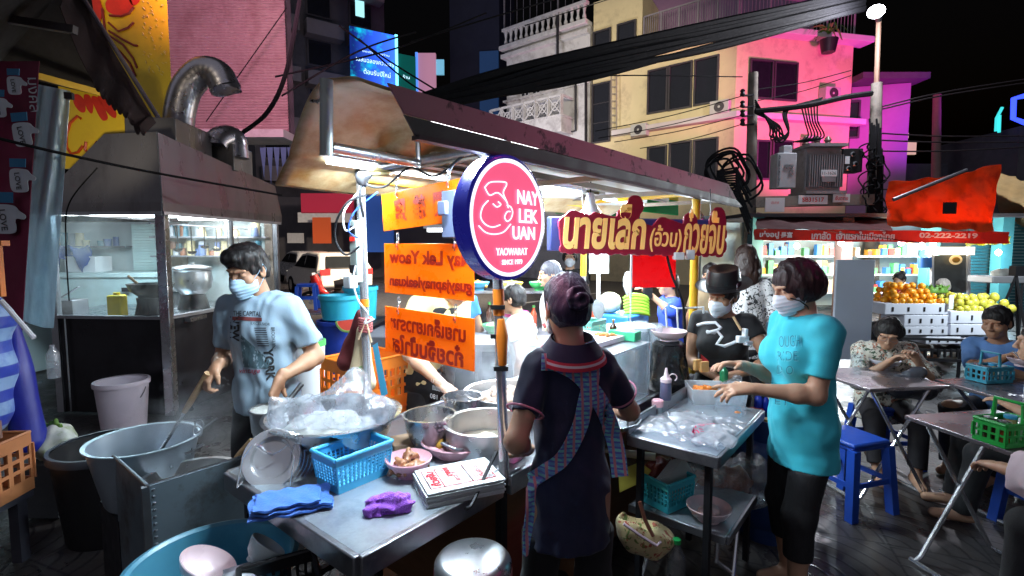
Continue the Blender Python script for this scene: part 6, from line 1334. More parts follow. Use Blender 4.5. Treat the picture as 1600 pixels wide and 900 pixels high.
def bottle(name, label, c, r, h, m, capm=None, neck=.3, cat='bottle', fill=None, group=None):
    t = thing(name, label, cat, c, 0, group); obj('body', MB().lathe([(.001, 0), (r*.95, 0), (r, .006), (r, h*.55), (r*.9, h*.64), (r*neck, h*.82), (r*neck, h*.92), (.001, h*.92)], c, 24), m, t)
    obj('cap', MB().lathe([(r*neck*1.15, h*.9), (r*neck*1.2, h), (.001, h)], c, 16), capm or WHITEP, t); return t
tk = P(948, 528, 2.75); tk = C(1.98, .42, 1.04); bk_ = crate('sauce_basket', 'mint green plastic basket of sauce bottles', C(1.86, .40, 1.09), .17, .13, .085, mat('mint_plastic', (.18, .55, .45), .4), CROT, 'basket', 10, 3, .004)
SOY = mat('dark_sauce_glass', (.05, .02, .01), .15, spec=.7); bottle('sauce_bottle', 'brown sauce bottle standing in the mint basket', C(1.85, .43, 1.10), .022, .17, SOY, mat('gold_cap', (.6, .4, .1), .3, .8)); bottle('sauce_bottle', 'short brown bottle at the foot of the mint basket', C(1.82, .22, 1.10), .02, .10, SOY, mat('gold_cap', (.6, .4, .1), .3, .8))
tag(obj('hand_mirror', MB().lathe([(.001, .0), (.035, 0), (.04, .004), (.035, .008), (.001, .008)], M=frame(C(1.85, .33, 1.25), -CV, (0, 0, 1)) @ Matrix.Scale(1.5, 4, (0, 1, 0)), n=24), mat('grey_mirror', (.3, .33, .36), .3)), 'grey oval hand mirror stuck in the mint basket', 'mirror')
tub = C(2.2, .35, .80)
for nm, a, b, r, h, m, lab in (('clear_tub', 2.12, .22, .11, .32, clear('cloudy_tub', lo=.35, hi=.6), 'cloudy round plastic tub with white lid behind the food case'), ('clear_tub', 2.3, .42, .12, .27, clear('cloudy_tub', lo=.35, hi=.6), 'second cloudy tub further back near the left yellow post')):
    t = thing(nm, lab, 'tub', C(a, b, .8)); obj('body', MB().lathe([(.001, 0), (r*.88, 0), (r, h), (r*.96, h), (r*.85, .01)], C(a, b, .8), 32), m, t); obj('lid', MB().lathe([(.001, h+.02), (r*.9, h+.02), (r*1.05, h+.01), (r*1.05, h-.01), (r*.98, h-.01)], C(a, b, .8), 32), WHITEP, t)
tag(obj('dark_canister', MB().lathe([(.001, 0), (.06, 0), (.06, .30), (.055, .31), (.001, .31)], C(2.30, .12, .8), 24), mat('dark_canister', (.06, .06, .07), .3)), 'dark metal canister between the tub and the urn', 'canister')
for k, (a, b) in enumerate(((2.02, .12), (2.06, .05), (2.10, .16))): tag(obj('cup_stack', MB().lathe([(.001, .0), (.03, 0), (.04, .36), (.038, .36), (.03, .004)], C(a+.02, b+.03, .8), 16), clear('clear_cups', lo=.1, hi=.3)), ('tall stack of clear cups nearest the food case', 'middle stack of clear cups behind the food case', 'stack of clear cups beside the grey canister')[k], 'cups', 'stacks of clear cups')
ur = C(2.03, -.02, .80); u_ = thing('urn', 'black cloth wrapped urn with a bowl on its lid', 'urn', ur); S = SDF(ur-V((.16, .16, .02)), ur+V((.16, .16, .32)), .007); S.cone(ur+V((0, 0, .05)), ur+V((0, 0, .25)), .118, .085, k=.03); S.folds(.006, 40, 3, (1.6, 1.6, .2)); S.half(ur+V((0, 0, .265)), (0, 0, 1)); S.half(ur, (0, 0, -1)); obj('wrap', MB().raw(S.net()), mat('black_vinyl', (.012, .012, .014), .25, bump=.2, bsc=30), u_); obj('lid', MB().lathe([(.001, .28), (.07, .278), (.085, .265), (.001, .265)], ur, 28), DARK, u_)
bowl('pink_bowl', 'pale pink bowl sitting on the black wrapped urn', ur+V((0, 0, .28)), .10, .055, PINKL)
# bananas, melon, scale tray beyond
fb = C(2.62, .55, 1.10); tag(obj('blue_tray', MB().box(fb-V((0, 0, .01)), (.34, .24, .08), CROT), mat('bright_blue_tray', (.03, .2, .6), .4), bevel=.01), 'bright blue tray of fruit at the far end of the cart', 'tray')
GB = mat('green_banana', (.22, .42, .03), .45, var=.2); t = thing('banana_hand', 'hand of green bananas on the blue fruit tray', 'bananas', fb+V((.05, -.02, .03)))
for k in range(6):
    z = .03+k*.022; p = fb+V((.10, -.06, z)); S = [p+V((.11*math.sin(u)*1.0-.03, .0+.02*k*.3, .05*math.cos(u)-.03)) for u in np.linspace(-.9, 1.2, 9)]; obj('banana', MB().tube(S, [.006, .014, .019, .021, .021, .02, .018, .013, .005], 8), GB, t)
tag(obj('melon', MB().lathe([(.085*math.sin(a), .075-.078*math.cos(a)) for a in np.linspace(.01, 3.13, 14)], fb+V((-.10, .02, .03)), 24), mat('pale_melon', (.68, .66, .42), .5)), 'round pale melon on the blue fruit tray', 'melon')
for k, (px_, py_, m_) in enumerate(((930, 430, 'a'), (952, 425, 'b'))): pass
# white dispenser, red poster on the far right side
tag(obj('liner_roll', MB().lathe([(.001, 0), (.012, .01), (.03, .06), (.032, .11), (.018, .15), (.001, .16)], P(981, 462, 3.25), 16), WHITEP), 'white plastic squeeze cone hanging by the red poster', 'cone')
rpM = frame(P(1022, 424, 3.05), (1, .15, 0), (0, 0, 1)); rp_ = thing('red_poster', 'plain bright red plastic poster hanging under the name sign', 'poster', P(1022, 445, 3.05)); obj('sheet', MB().box((0, 0, 0), (.275, .195, .006), M=rpM), mat('bright_red_sheet', (.78, .012, .02), .3, var=.05, trans=.35, em=(1, .01, .02), es=.12), rp_); obj('edge', MB().box((-.145, -.03, 0), (.010, .26, .012), M=rpM).box((-.145, -.18, 0), (.006, .3, .006), M=rpM), WHITEP, rp_)
tag(obj('paper_notice', MB().box(P(936, 409, 4.3), (.17, .01, .20), .1), mat('pale_paper', (.62, .72, .72), .7)), 'pale paper notice hung behind the left yellow post', 'notice')
# ------------------------------------------------------------------ side tray table at right of the cart
TQ = [G(985, 672, .80), G(1120, 712, .80), G(1205, 648, .80), G(1062, 618, .80)]; tc_ = V((.87, 2.35, .0)); TR = thing('serving_table', 'steel serving table jutting from the right side of the cart', 'table', tc_)
q0 = TQ[1]; tu = CU; tv = CV
def TT(a, b, z): return V((q0.x, q0.y, 0))+tu*a+tv*b+V((0, 0, z))
TL_, TW_ = .72, .37
obj('top', MB().box(TT(TL_/2, TW_/2, .79), (TL_, TW_, .015), CROT), TOPM, TR, bevel=.003); mb = MB(); mb.bar(TT(0, -.008, .775), TT(TL_, -.008, .775), .014, .045); mb.bar(TT(-.008, -.01, .775), TT(-.008, TW_, .775), .014, .045); mb.bar(TT(0, TW_+.005, .81), TT(TL_, TW_+.005, .81), .012, .09); mb.bar(TT(TL_, 0, .775), TT(TL_, TW_, .775), .014, .045); obj('rim', mb, LIPM, TR, bevel=.003)
for a, b in ((.04, .04), (.04, TW_-.04), (TL_-.04, .04), (TL_-.04, TW_-.04)): obj('leg', MB().bar(TT(a, b, .02), TT(a, b, .78), .025, .025), DARK, TR)
tag(obj('spread_bags', MB().grid(lambda u, v: TT(.02+.40*u, .0+.35*v+.03*math.sin(u*5), .812+.010*abs(math.sin(u*9+v*7))+.008*abs(math.sin(u*21-v*15))), 40, 34, .003), BAG), 'sheet of clear plastic bags spread on the serving table', 'bags')
S = SDF(TT(.22, .12, .80)-V((.2, .2, .0)), TT(.22, .12, .80)+V((.2, .2, .12)), .006); S.ell(TT(.2, .1, .82), (.12, .09, .028)); S.ell(TT(.30, .2, .815), (.1, .09, .02)); S.ell(TT(.1, .04, .815), (.09, .06, .02)); S.folds(.010, 42, 5); S.folds(.003, 90, 3); tag(obj('bag_bundle', MB().raw(S.net()), clear('white_bag_bundle', body=(.85, .86, .92), lo=.35, hi=.75, gloss=.12, rough=.2, sc=8, bump=.5, bsc=18)), 'crumpled bundle of white carrier bags on the serving table', 'bags')
tx = MB(); tx.text('ขอบคุณ', .05, Matrix.Translation(TT(.2, .1, .86)) @ Matrix.Rotation(.3, 4, 'Z'), fit=(.10, .045)); tx.text('ค่ะ', .05, Matrix.Translation(TT(.13, .12, .86)) @ Matrix.Rotation(.2, 4, 'Z'), fit=(.05, .03)); d_ = S.net(); drape(tx, bvh(*d_), (0, 0, -1), .002); tag(obj('bag_print', tx, mat('pink_bag_print', (.75, .05, .16), .5)), 'pink lettering printed on the crumpled white bags', 'print')
# squeeze bottles
sb1 = thing('squeeze_bottle', 'clear squeeze bottle of dark sauce with pale pink nozzle', 'bottle', TT(.06, TW_+.02, .80)); c = G(1040, 622, .82); c = P(1040, 624, 2.45); obj('body', MB().lathe([(.001, 0), (.026, 0), (.028, .008), (.026, .085), (.018, .10), (.001, .10)], c, 24), mat('dark_sauce_bottle', (.10, .10, .18), .3, var=.2), sb1); obj('nozzle', MB().lathe([(.027, .088), (.028, .104), (.012, .118), (.005, .158), (.001, .158)], c, 20), PINKL, sb1); obj('cap_loop', MB().tube([c+V((.015, 0, .11))+V((.02*math.sin(u), 0, .018*math.cos(u)))+V((.018, 0, .0)) for u in np.linspace(-2.6, 2.6, 14)], .003, 6), PINKL, sb1)
c = P(1027, 652, 2.38); sb2 = thing('sauce_jar', 'short glass jar with a pink cap at the serving table corner', 'jar', c); obj('body', MB().lathe([(.001, 0), (.026, 0), (.026, .06), (.001, .06)], c, 20), clear('jar_glass', lo=.3, hi=.5), sb2); obj('cap', MB().lathe([(.027, .055), (.028, .083), (.024, .087), (.001, .087)], c, 20), PINKM, sb2)
# white container the teal woman packs
wc = P(1117, 612, 2.62); wt = thing('food_container', 'white rectangular tub of food at the far end of the serving table', 'container', wc-V((0, 0, .05))); WM_ = Matrix.Translation(wc) @ Matrix.Rotation(-.12, 4, 'Z')
mb = MB(); o_ = [(-.14, -.10), (.14, -.10), (.14, .10), (-.14, .10)]; vs = [(x*.88, y*.88, -.08) for x, y in o_]+[(x, y, .035) for x, y in o_]+[(x*.95, y*.93, .035) for x, y in o_]+[(x*.84, y*.82, -.074) for x, y in o_]; fs = [(3, 2, 1, 0), (12, 13, 14, 15)]
for i in range(4):
    j = (i+1) % 4
    for k in (0, 4, 8): fs.append((k+i, k+j, k+4+j, k+4+i))
mb.add(vs, fs, M=WM_); obj('shell', mb, clear('milky_tub', body=(.85, .9, .95), lo=.75, hi=.9, gloss=.12), wt, bevel=.004); heap('carrot_strips', 'orange food strips heaped in the white tub', 'food', wc+V((-.04, .01, -.0)), .06, .035, 16, mat('orange_food', (.75, .22, .03), .4, var=.2, sc=30), .018, 2)
soft('carrier_bag', 'white translucent carrier bag held open by the woman in turquoise', 'bag', (P(1140, 625, 2.42), (.15, .12, .17)), [(P(1140, 652, 2.42), P(1142, 612, 2.42), .075, .055, .05), (P(1142, 612, 2.42), P(1150, 594, 2.44), .05, .03)], BAG, .0065, (.008, 36), 6, (1.5, 1.5, .5))
soft('takeaway_pouch', 'small bag of orange curry inside the carrier bag', 'bag', (P(1146, 655, 2.42), (.08, .08, .08)), [(P(1142, 660, 2.42), P(1152, 652, 2.42), .035, .03)], mat('orange_curry', (.72, .20, .02), .35, var=.2), .006, (.004, 50), 2)
tag(obj('crackers', MB().box(P(1090, 570, 2.75), (.05, .02, .06), .4).box(P(1100, 573, 2.74), (.05, .02, .06), .2), mat('tan_cracker', (.6, .34, .12), .6), bevel=.004), 'two tan crackers stuck by the yellow post foot', 'crackers')
for k, (px_, py_, m_, lab) in enumerate(((1185, 628, (.02, .05, .5), 'blue capped bottle beside the woman in turquoise'), (1196, 632, (.01, .03, .35), 'dark blue bottle touching the blue capped one'), (1131, 585, (.02, .2, .08), 'small green bottle behind the white tub'))): bottle('small_bottle', lab, P(px_, py_, 2.72)-V((0, 0, .04)), .022, .10, mat('bottle_%d' % k, m_, .2), mat('bcap%d' % k, m_, .3))
tag(obj('red_packet', MB().box(P(1178, 642, 2.7), (.09, .05, .03), .3), RED, bevel=.004), 'red packet lying behind the blue bottles', 'packet')
# menu card stand, flexible white arm
mc = thing('menu_card', 'red menu card in a clear stand at the far table end', 'menu', P(1110, 585, 2.95)); MM = frame(P(1111, 543, 2.95), (1, -.25, 0), (.0, .28, 1)); obj('card', MB().box((0, 0, 0), (.115, .17, .004), M=MM), mat('red_menu', (.65, .02, .03), .35), mc); mb = MB()
for k in range(7): mb.bar(MM @ V((-.035, .05-.018*k, .003)), MM @ V((.03-.008*(k % 3), .05-.018*k, .003)), .004, .001)
obj('menu_lines', mb, WHITEP, mc); mb = MB()
for x in (-.07, .07): mb.tube([MM @ V((x, -.13, -.01)), MM @ V((x*.95, .11, -.01))], .004, 6)
obj('stand', mb, STEEL, mc)
fa = thing('phone_holder', 'white bendy clamp arm curling in front of the hatted woman', 'holder', P(1105, 515, 2.7)); mb = MB(); mb.tube([P(x, y, yy) for x, y, yy in ((1090, 508, 2.75), (1100, 505, 2.7), (1118, 504, 2.66), (1126, 512, 2.64), (1116, 520, 2.62), (1104, 518, 2.62))], .0085, 8); mb.tube([P(x, y, yy) for x, y, yy in ((1104, 520, 2.62), (1120, 516, 2.6), (1128, 526, 2.58), (1120, 538, 2.57), (1132, 541, 2.56), (1150, 534, 2.55))], .0085, 8); obj('gooseneck', mb, WHITEP, fa); mb = MB(); q = P(1160, 530, 2.53); mb.box(q, (.06, .03, .035), .2); mb.box(q+V((.012, 0, .03)), (.018, .03, .05), .2); mb.box(q+V((.03, 0, -.02)), (.05, .025, .02), .5); obj('clamp', mb, WHITEP, fa, bevel=.004); obj('stick', MB().tube([P(1158, 516, 2.53), P(1146, 495, 2.56)], .007, 8), WOOD, fa)
fr2 = MB()
for p, q in ((P(1058, 482, 3.0), P(1100, 480, 3.0)), (P(1058, 482, 3.0), P(1060, 522, 3.0)), (P(1099, 480, 3.0), P(1101, 540, 3.0)), (P(1058, 482, 3.0), P(1048, 478, 3.4)), (P(1040, 482, 3.1), P(1043, 520, 3.1))): fr2.tube([p, q], .006, 6)
tag(obj('wire_rack', fr2, WHITEP), 'thin white wire frame behind the far yellow post', 'frame')
# ------------------------------------------------------------------ lower shelf table and what is on it, under the tray
LQ = G(1135, 838, .45); LO = V((LQ.x, LQ.y, 0))
def LT(a, b, z): return LO+tu*a+tv*b+V((0, 0, z))
lt_ = thing('folding_table', 'low steel folding table below the serving table', 'table', LT(.2, .2, 0)); obj('top', MB().box(LT(.22, .21, .442), (.44, .42, .012), CROT), TOPM, lt_, bevel=.003); mb = MB(); mb.bar(LT(0, -.006, .432), LT(.44, -.006, .432), .012, .034); mb.bar(LT(-.006, 0, .432), LT(-.006, .42, .432), .012, .034); obj('rim', mb, LIPM, lt_, bevel=.002)
mb = MB(); mb.tube([LT(.06, .05, .43), LT(.05, .05, .30), LT(.22, .02, .16), LT(.42, .0, .02)], .010, 8); mb.tube([LT(.40, .05, .43), LT(.06, .0, .02)], .010, 8); obj('leg', mb, CHROME, lt_); mb = MB(); mb.tube([LT(.06, .38, .43), LT(.42, .40, .02)], .010, 8); mb.tube([LT(.40, .38, .43), LT(.06, .40, .02)], .010, 8); obj('leg', mb, CHROME, lt_)
q = P(1043, 778, 2.2); crate('basket', 'turquoise basket of receipts on the low folding table', V((q.x, q.y, .452)), .18, .15, .13, mat('turquoise_plastic', (.05, .50, .60), .4), CROT-.3, 'basket', 9, 4, .004, taper=.12)
mb = MB()
for k in range(6): mb.box((0, 0, 0), (.12, .003, .16), M=Matrix.Translation(V((q.x+.012+k*.012, q.y-.01+k*.004, .56))) @ Matrix.Rotation(.5, 4, 'Z') @ Matrix.Rotation(R(-38), 4, 'Y'))
tag(obj('paper_slips', mb, mat('paper_slip', (.6, .58, .55), .7)), 'bundle of paper slips leaning in the turquoise basket', 'paper'); soft('red_packets', 'dark red packets heaped in the turquoise basket', 'packet', (V((q.x-.02, q.y+.05, .60)), (.12, .1, .1)), [(V((q.x-.05, q.y+.05, .58)), V((q.x+.04, q.y+.06, .60)), .045, .04)], mat('dark_red_packets', (.25, .05, .04), .3, var=.4, sc=30, stain=(.6, .3, .2), st=(.6, .7), ssc=30), .006, (.008, 70), 3)
q = P(1107, 805, 2.06); bowl('pink_bowl', 'pale pink bowl holding a clear lump on the low table', V((q.x, q.y, .452)), .092, .06, PINKL); soft('ice_lump', 'clear crumpled lump lying in the low pink bowl', 'bag', (V((q.x, q.y, .49)), (.07, .07, .05)), [(V((q.x-.02, q.y, .48)), V((q.x+.02, q.y, .49)), .028, .024)], mat('pale_lump', (.65, .5, .5), .3), .005, (.006, 60), 2)
q = P(1135, 745, 2.42); soft('clear_sack', 'big clear plastic sack of packets under the serving table', 'bag', (q, (.34, .25, .22)), [(q+V((-.14, 0, -.06)), q+V((.10, .02, -.04)), .11, .12), (q+V((.0, 0, .05)), q+V((.16, .05, .03)), .06, .05), (q+V((.16, .05, .03)), q+V((.26, .08, -.06)), .05, .025)], clear('grey_sack', body=(.75, .7, .75), lo=.1, hi=.45, gloss=.2, rough=.14, sc=9, bump=1, bsc=26), .0085, (.016, 24), 9); soft('packet_heap', 'orange and brown packets inside the clear sack', 'packet', (q, (.25, .2, .16)), [(q+V((-.10, 0, -.05)), q+V((.06, .02, -.03)), .07, .075)], mat('orange_packets', (.42, .17, .10), .4, var=.4, sc=25, stain=(.7, .45, .4), st=(.55, .65), ssc=18), .009, (.012, 45), 3)
tag(obj('white_roller', MB().tube([P(960, 706, 2.3), P(1024, 714, 2.25)], .018, 12).tube([P(940, 703, 2.32), P(962, 706, 2.3)], .012, 10), mat('cream_roll', (.62, .56, .45), .5)), 'pale rolling pin lying under the counter edge', 'rolling pin')
tag(obj('yellow_bin', MB().add([tuple(P(*p)) for p in ((966, 735, 2.2), (1000, 722, 2.2), (1018, 735, 2.2), (1006, 752, 2.2), (968, 770, 2.2), (966, 735, 2.36), (1000, 722, 2.36), (1018, 735, 2.36), (1006, 752, 2.36), (968, 770, 2.36))], [(0, 1, 2, 3, 4), (9, 8, 7, 6, 5)]+[(i, (i+1) % 5, 5+(i+1) % 5, 5+i) for i in range(5)]), mat('yellow_carton', (.72, .62, .10), .5), bevel=.003), 'yellow paper carton under the white roller', 'carton')
# floral purse hanging, bottle, gas cylinder
q = P(1008, 828, 1.98); pu_ = thing('floral_purse', 'open floral handbag hanging below the counter', 'bag', q-V((0, 0, .12))); S = SDF(q-V((.16, .14, .17)), q+V((.16, .14, .17)), .006); S.cone(q+V((-.06, 0, .02)), q+V((.06, .0, -.03)), .062, .062, k=.03, sq=((.2, 1, 0), 1.4)); S.cone(q+V((-.045, 0, -.04)), q+V((.03, 0, -.075)), .055, .05, k=.04, sq=((.2, 1, 0), 1.4)); S.half(q+V((0, 0, .035)), (.42, -.25, .87)); S.ell(q+V((-.01, 0, .05)), (.09, .035, .05), k=.01, mode='s'); S.folds(.003, 50, 2); obj('pouch', MB().raw(S.net()), pattern('floral_canvas', 'floral', ((.62, .50, .26), (.42, .08, .05), (.15, .22, .05)), 34, .7), pu_); obj('strap', MB().tube([q+V((-.03, -.02, .13)), q+V((-.01, -.03, .06)), q+V((.02, -.045, -.0))], .008, 6), mat('brown_leather', (.16, .05, .03), .5), pu_); obj('zip', MB().tube([q+V((-.10, -.05, .055)), q+V((-.03, -.065, .01)), q+V((.03, -.06, -.03)), q+V((.05, -.05, -.02))], .006, 6), mat('pale_zip', (.55, .42, .5), .5), pu_)
q = P(1056, 905, 1.95); bottle('water_bottle', 'clear water bottle with green cap on the ground under the folding table', q, .036, .17, clear('pet_bottle', lo=.05, hi=.2, gloss=.2), mat('green_cap', (.02, .4, .1), .4), .38)
gc_ = P(1195, 835, 2.75); gy = thing('gas_cylinder', 'blue gas cylinder standing behind the low folding table', 'gas cylinder', (gc_.x, gc_.y, 0)); g0 = V((gc_.x, gc_.y, 0)); GBL = mat('cylinder_blue', (.012, .045, .17), .35, .2, var=.15, coat=.2); obj('tank', MB().lathe([(.001, .05), (.13, .05), (.175, .10), (.18, .16), (.18, .40), (.165, .48), (.10, .545), (.04, .56), (.001, .56)], g0, 40), GBL, gy); obj('foot_ring', MB().lathe([(.15, 0), (.155, 0), (.155, .08), (.15, .08)], g0, 32), GBL, gy); obj('collar', MB().lathe([(.10, .54), (.105, .54), (.105, .66), (.10, .66)], g0, 28), GBL, gy); obj('valve', MB().lathe([(.001, .55), (.025, .55), (.02, .62), (.03, .63), (.03, .65), (.001, .65)], g0, 12), mat('brass', (.5, .36, .12), .35, .9), gy); tx = MB(); tx.text('LPG', .06, frame(g0+V((.10, -.2, .30)), (1, .35, 0), (0, 0, 1))); tx.text('15 kg', .035, frame(g0+V((.10, -.2, .24)), (1, .35, 0), (0, 0, 1))); tr_ = bvh(*(lambda m_: (m_.vs, m_.fs))(MB().lathe([(.18, .1), (.18, .45)], g0, 40))); drape(tx, tr_, (-.45, .9, 0), .002); obj('lettering', tx, mat('faded_white_print', (.5, .5, .55), .6), gy)
# ------------------------------------------------------------------ people
def ribbon(pp, pxs, wpx, m, name, par, tree, off=.004, thick=.003, far_y=1.2):
    """a strap that follows the pixels of the photograph over the cloth of a person; wpx wide"""
    e = V((0, 0, EYE)); pts = []
    for i in range(len(pxs)-1):
        p0, p1, p2, p3 = [V((*q, 0)) for q in (pxs[max(i-1, 0)], pxs[i], pxs[i+1], pxs[min(i+2, len(pxs)-1)])]
        for k in range(8): t = k/8; pts.append(.5*((2*p1)+(p2-p0)*t+(2*p0-5*p1+4*p2-p3)*t*t+(3*p1-p0-3*p2+p3)*t**3))
    pts.append(V((*pxs[-1], 0))); last = None; rows = []
    for i, q in enumerate(pts):
        d = (pts[min(i+1, len(pts)-1)]-pts[max(i-1, 0)]).normalized(); n = V((-d.y, d.x, 0)); row = []
        for j in range(5):
            s = q+n*wpx*(j/4-.5); r = ray(s.x, s.y).normalized(); h = tree.ray_cast(e, r)
            t = (h[0]-e).length if h[0] is not None and (last is None or abs((h[0]-e).length-last) < .12) else last
            last = t; row.append(e+r*((t or 1.6)-off))
        rows.append(row)
    mb = MB().grid(lambda u, v: rows[int(round(u*(len(rows)-1)))][int(round(v*4))], len(rows)-1, 4, thick); return obj(name, mb, m, par)
# man at the noodle pot
TEE = mat('pale_blue_tee', (.27, .37, .46), .9, var=.06, bump=.15, bsc=220, sheen=.15)
man = Person('man in a pale blue printed tee and mask stirring the noodle pot', (-1.215, 2.46, 0), math.pi-.12, 1.64, lean=(.02, .05), turn=(.16, 1, -.38), tilt=(0, .38, 1), headoff=(.0, .03, -.03), skin=SKIN2,
    wr=LADLE_TOP+V((.02, .055, .035)), wl=P(441, 588, 2.24), eh=((-.35, -.8, -.6), (.55, -.7, -.6)), sh=1.0, fat=.97)
man.body(hands=(dict(curl=1.25, fwd=(-.2, -.42, -.85), nrm=(-.75, .1, .25)), dict(curl=1.25, fwd=(-.35, -.55, -.75), nrm=(-.5, -.7, .35), s=.95)))
man.shirt(TEE, .72, hem=-.06, g=.020, neck=.068, fold=.0075, seed=3, flare=.03); man.pants(BLACKC, 2.0)
man.hair(HAIR, 'quiff', fringe=.06); man.mask(MASK_BLUE)
t_ = Matrix.Translation(man.w(man.chest)) ; FWm = frame(V((-1.235, 1.9, 1.12)), (1, 0.05, 0), (0, 0, 1)); INK = mat('black_ink', (.02, .022, .025), .8); MARO = mat('maroon_ink', (.16, .03, .03), .8); TINK = mat('teal_ink', (.03, .07, .09), .8)
q = 1.95/FPX
def F2(x, y): return ((x-400)*q, (540-y)*q)
FM = frame(P(400, 540, 1.95), (1, 0, 0), (0, 0, 1)); MD = ray(400, 540); man.print_on(MB().grid(lambda u, v: FM @ V((*F2(357+56*u, 484+7*v+3*u), 0)), 14, 3), MD, MARO)
def tee(s, x0, y0, x1, y1, rot, m, bold=0, sh=0):
    tx = MB(); a, b = F2(x0, y0), F2(x1, y1); w_, h_ = abs(b[0]-a[0]), abs(b[1]-a[1]); r_ = abs(math.sin(rot)) > .5
    tx.text(s, .05, FM @ Matrix.Translation(((a[0]+b[0])/2, (a[1]+b[1])/2, 0)) @ Matrix.Rotation(rot, 4, 'Z'), fit=(h_, w_) if r_ else (w_, h_), bold=bold, shear=sh); man.print_on(tx, MD, m, 'lettering')
tee('THE CAPITAL', 359, 474, 412, 484, -.04, INK, .0006); tee('NEW', 352, 483, 370, 532, -1.62, INK, .002); tee('YORK', 415, 545, 434, 608, -1.5, INK, .002); tee('vintage', 366, 584, 406, 596, .0, mat('red_ink', (.30, .04, .07), .8), .0005, .3); tee('EXCELSIOR', 392, 496, 428, 501, -.06, INK); tee('BROOKLYN', 430, 505, 437, 545, -1.55, INK)
rr = random.Random(3)
for k in range(9):
    x, y = 398+k*.6, 506+k*4.2; man.print_on(MB().grid(lambda u, v: FM @ V((*F2(x+u*(22+rr.random()*0), y+v*1.6), 0)), 8, 1), MD, INK)
pts = [(372, 520), (384, 530), (430, 583), (424, 594), (378, 574), (372, 560)]
def lerp4(u, v): a = V(F2(371, 518)).lerp(V(F2(428, 572)), u); b = V(F2(374, 582)).lerp(V(F2(420, 584)), u); return a.lerp(b, v)
man.print_on(MB().grid(lambda u, v: FM @ V((*lerp4(u, v), 0)), 16, 14), MD, mat('skyline_print', (.05, .09, .11), .85, var=.9, sc=38, stain=(.36, .46, .54), st=(.55, .6), ssc=34, stretch=(1.5, 1, .5)))
# woman at the stock pot, seen from behind
wo = Person('woman in a navy polo with crossed plaid apron straps seen from behind', (.200, 1.67, 0), .14, 1.50, lean=(.0, .02), turn=(-.12, 1, -.30), skin=SKIN, wl=P(812, 702, 1.72)+V((.02, 0, 0)), wr=V((.42, 2.02, .95)), eh=((-.45, -.75, -.6), (.5, -.6, -.6)), sh=.80, fat=.92, res=.008, headoff=(-.012, -.01, .0))
wo.body(hands=(dict(curl=[.5, .55, .6, .6], fwd=(-.7, .55, -.35), nrm=(.0, -.3, 1), s=.9), dict(curl=.8)))
wo.shirt(NAVY, .66, hem=-.20, g=.013, neck=.070, fold=.0065, seed=8, flare=.015, label='navy polo shirt'); wo.pants(BLACKC, 2.0, top=-.165); wo.hair(HAIR_SHEEN, 'bun'); wo.mask(s=.9)
tree = bvh([wo.T @ V(v) for v in wo.sv[0]], wo.sv[1]); PLAID = pattern('plaid_strap', 'plaid', ((.12, .30, .55), (.18, .52, .55), (.10, .13, .45), (.52, .20, .25)), 16, .85)
ap_ = ribbon(wo, [(846, 566), (872, 568), (903, 585), (930, 617), (950, 655), (963, 700), (969, 745)], 26, PLAID, 'apron_strap', wo.t, tree); ribbon(wo, [(918, 535), (924, 556), (924, 590), (916, 622), (905, 668), (880, 715), (850, 738), (828, 752)], 24, PLAID, 'apron_strap', wo.t, tree, off=.008)
ks = MB(); kp = [P(x, y, yy) for x, y, yy in ((838, 745, 1.50), (830, 765, 1.47), (828, 800, 1.46), (824, 835, 1.46), (821, 868, 1.46))]; ks.grid(lambda u, v: kp[min(int(u*4), 3)].lerp(kp[min(int(u*4)+1, 4)], u*4-min(int(u*4), 3))+V(((v-.5)*.03*(1.2-u*.6), .006*math.sin(v*5+u*8), 0)), 20, 4, .003); obj('apron_tie', ks, PLAID, wo.t)
nk, up_ = wo.w(wo.neck+wo.up*.0), V((wo.T.to_3x3() @ V(wo.up))); cM = Matrix.Translation(nk+V((.0, -.016, .004))) @ Matrix.Rotation(R(14), 4, 'X')
def ring(mb, r0, z0, r1, z1): mb.lathe([(r0, z0), (r1, z1), (r1+.004, z1), (r0+.004, z0+.004), (r0, z0)], M=cM @ Matrix.Scale(1.12, 4, (1, 0, 0)), n=40); return mb
co_ = obj('collar', ring(MB(), .060, .036, .090, -.012), NAVY, wo.t); obj('stripe', ring(ring(MB(), .0915, -.013, .0955, -.019), .100, -.027, .104, -.034), mat('red_knit', (.50, .03, .06), .8), co_); obj('stripe', ring(MB(), .096, -.020, .0995, -.026), mat('white_knit', (.65, .65, .70), .8), co_)
for i in (0, 1):
    a, b = wo.sh[i], wo.elbow[i]; d = unit(b-a); e_ = a+(b-a)*.615; M = frame(wo.w(e_), V(wo.T.to_3x3() @ V(np.cross(d, (0, 1, .1)))), V(wo.T.to_3x3() @ V(np.cross(d, np.cross(d, (0, 1, .1)))))); obj('sleeve_trim', MB().tube([M @ V((.0605*math.cos(u), .0605*math.sin(u), 0)) for u in np.linspace(0, 6.283, 33)[:-1]], .0035, 6, closed=True), mat('pink_trim', (.55, .20, .30), .8), wo.t)
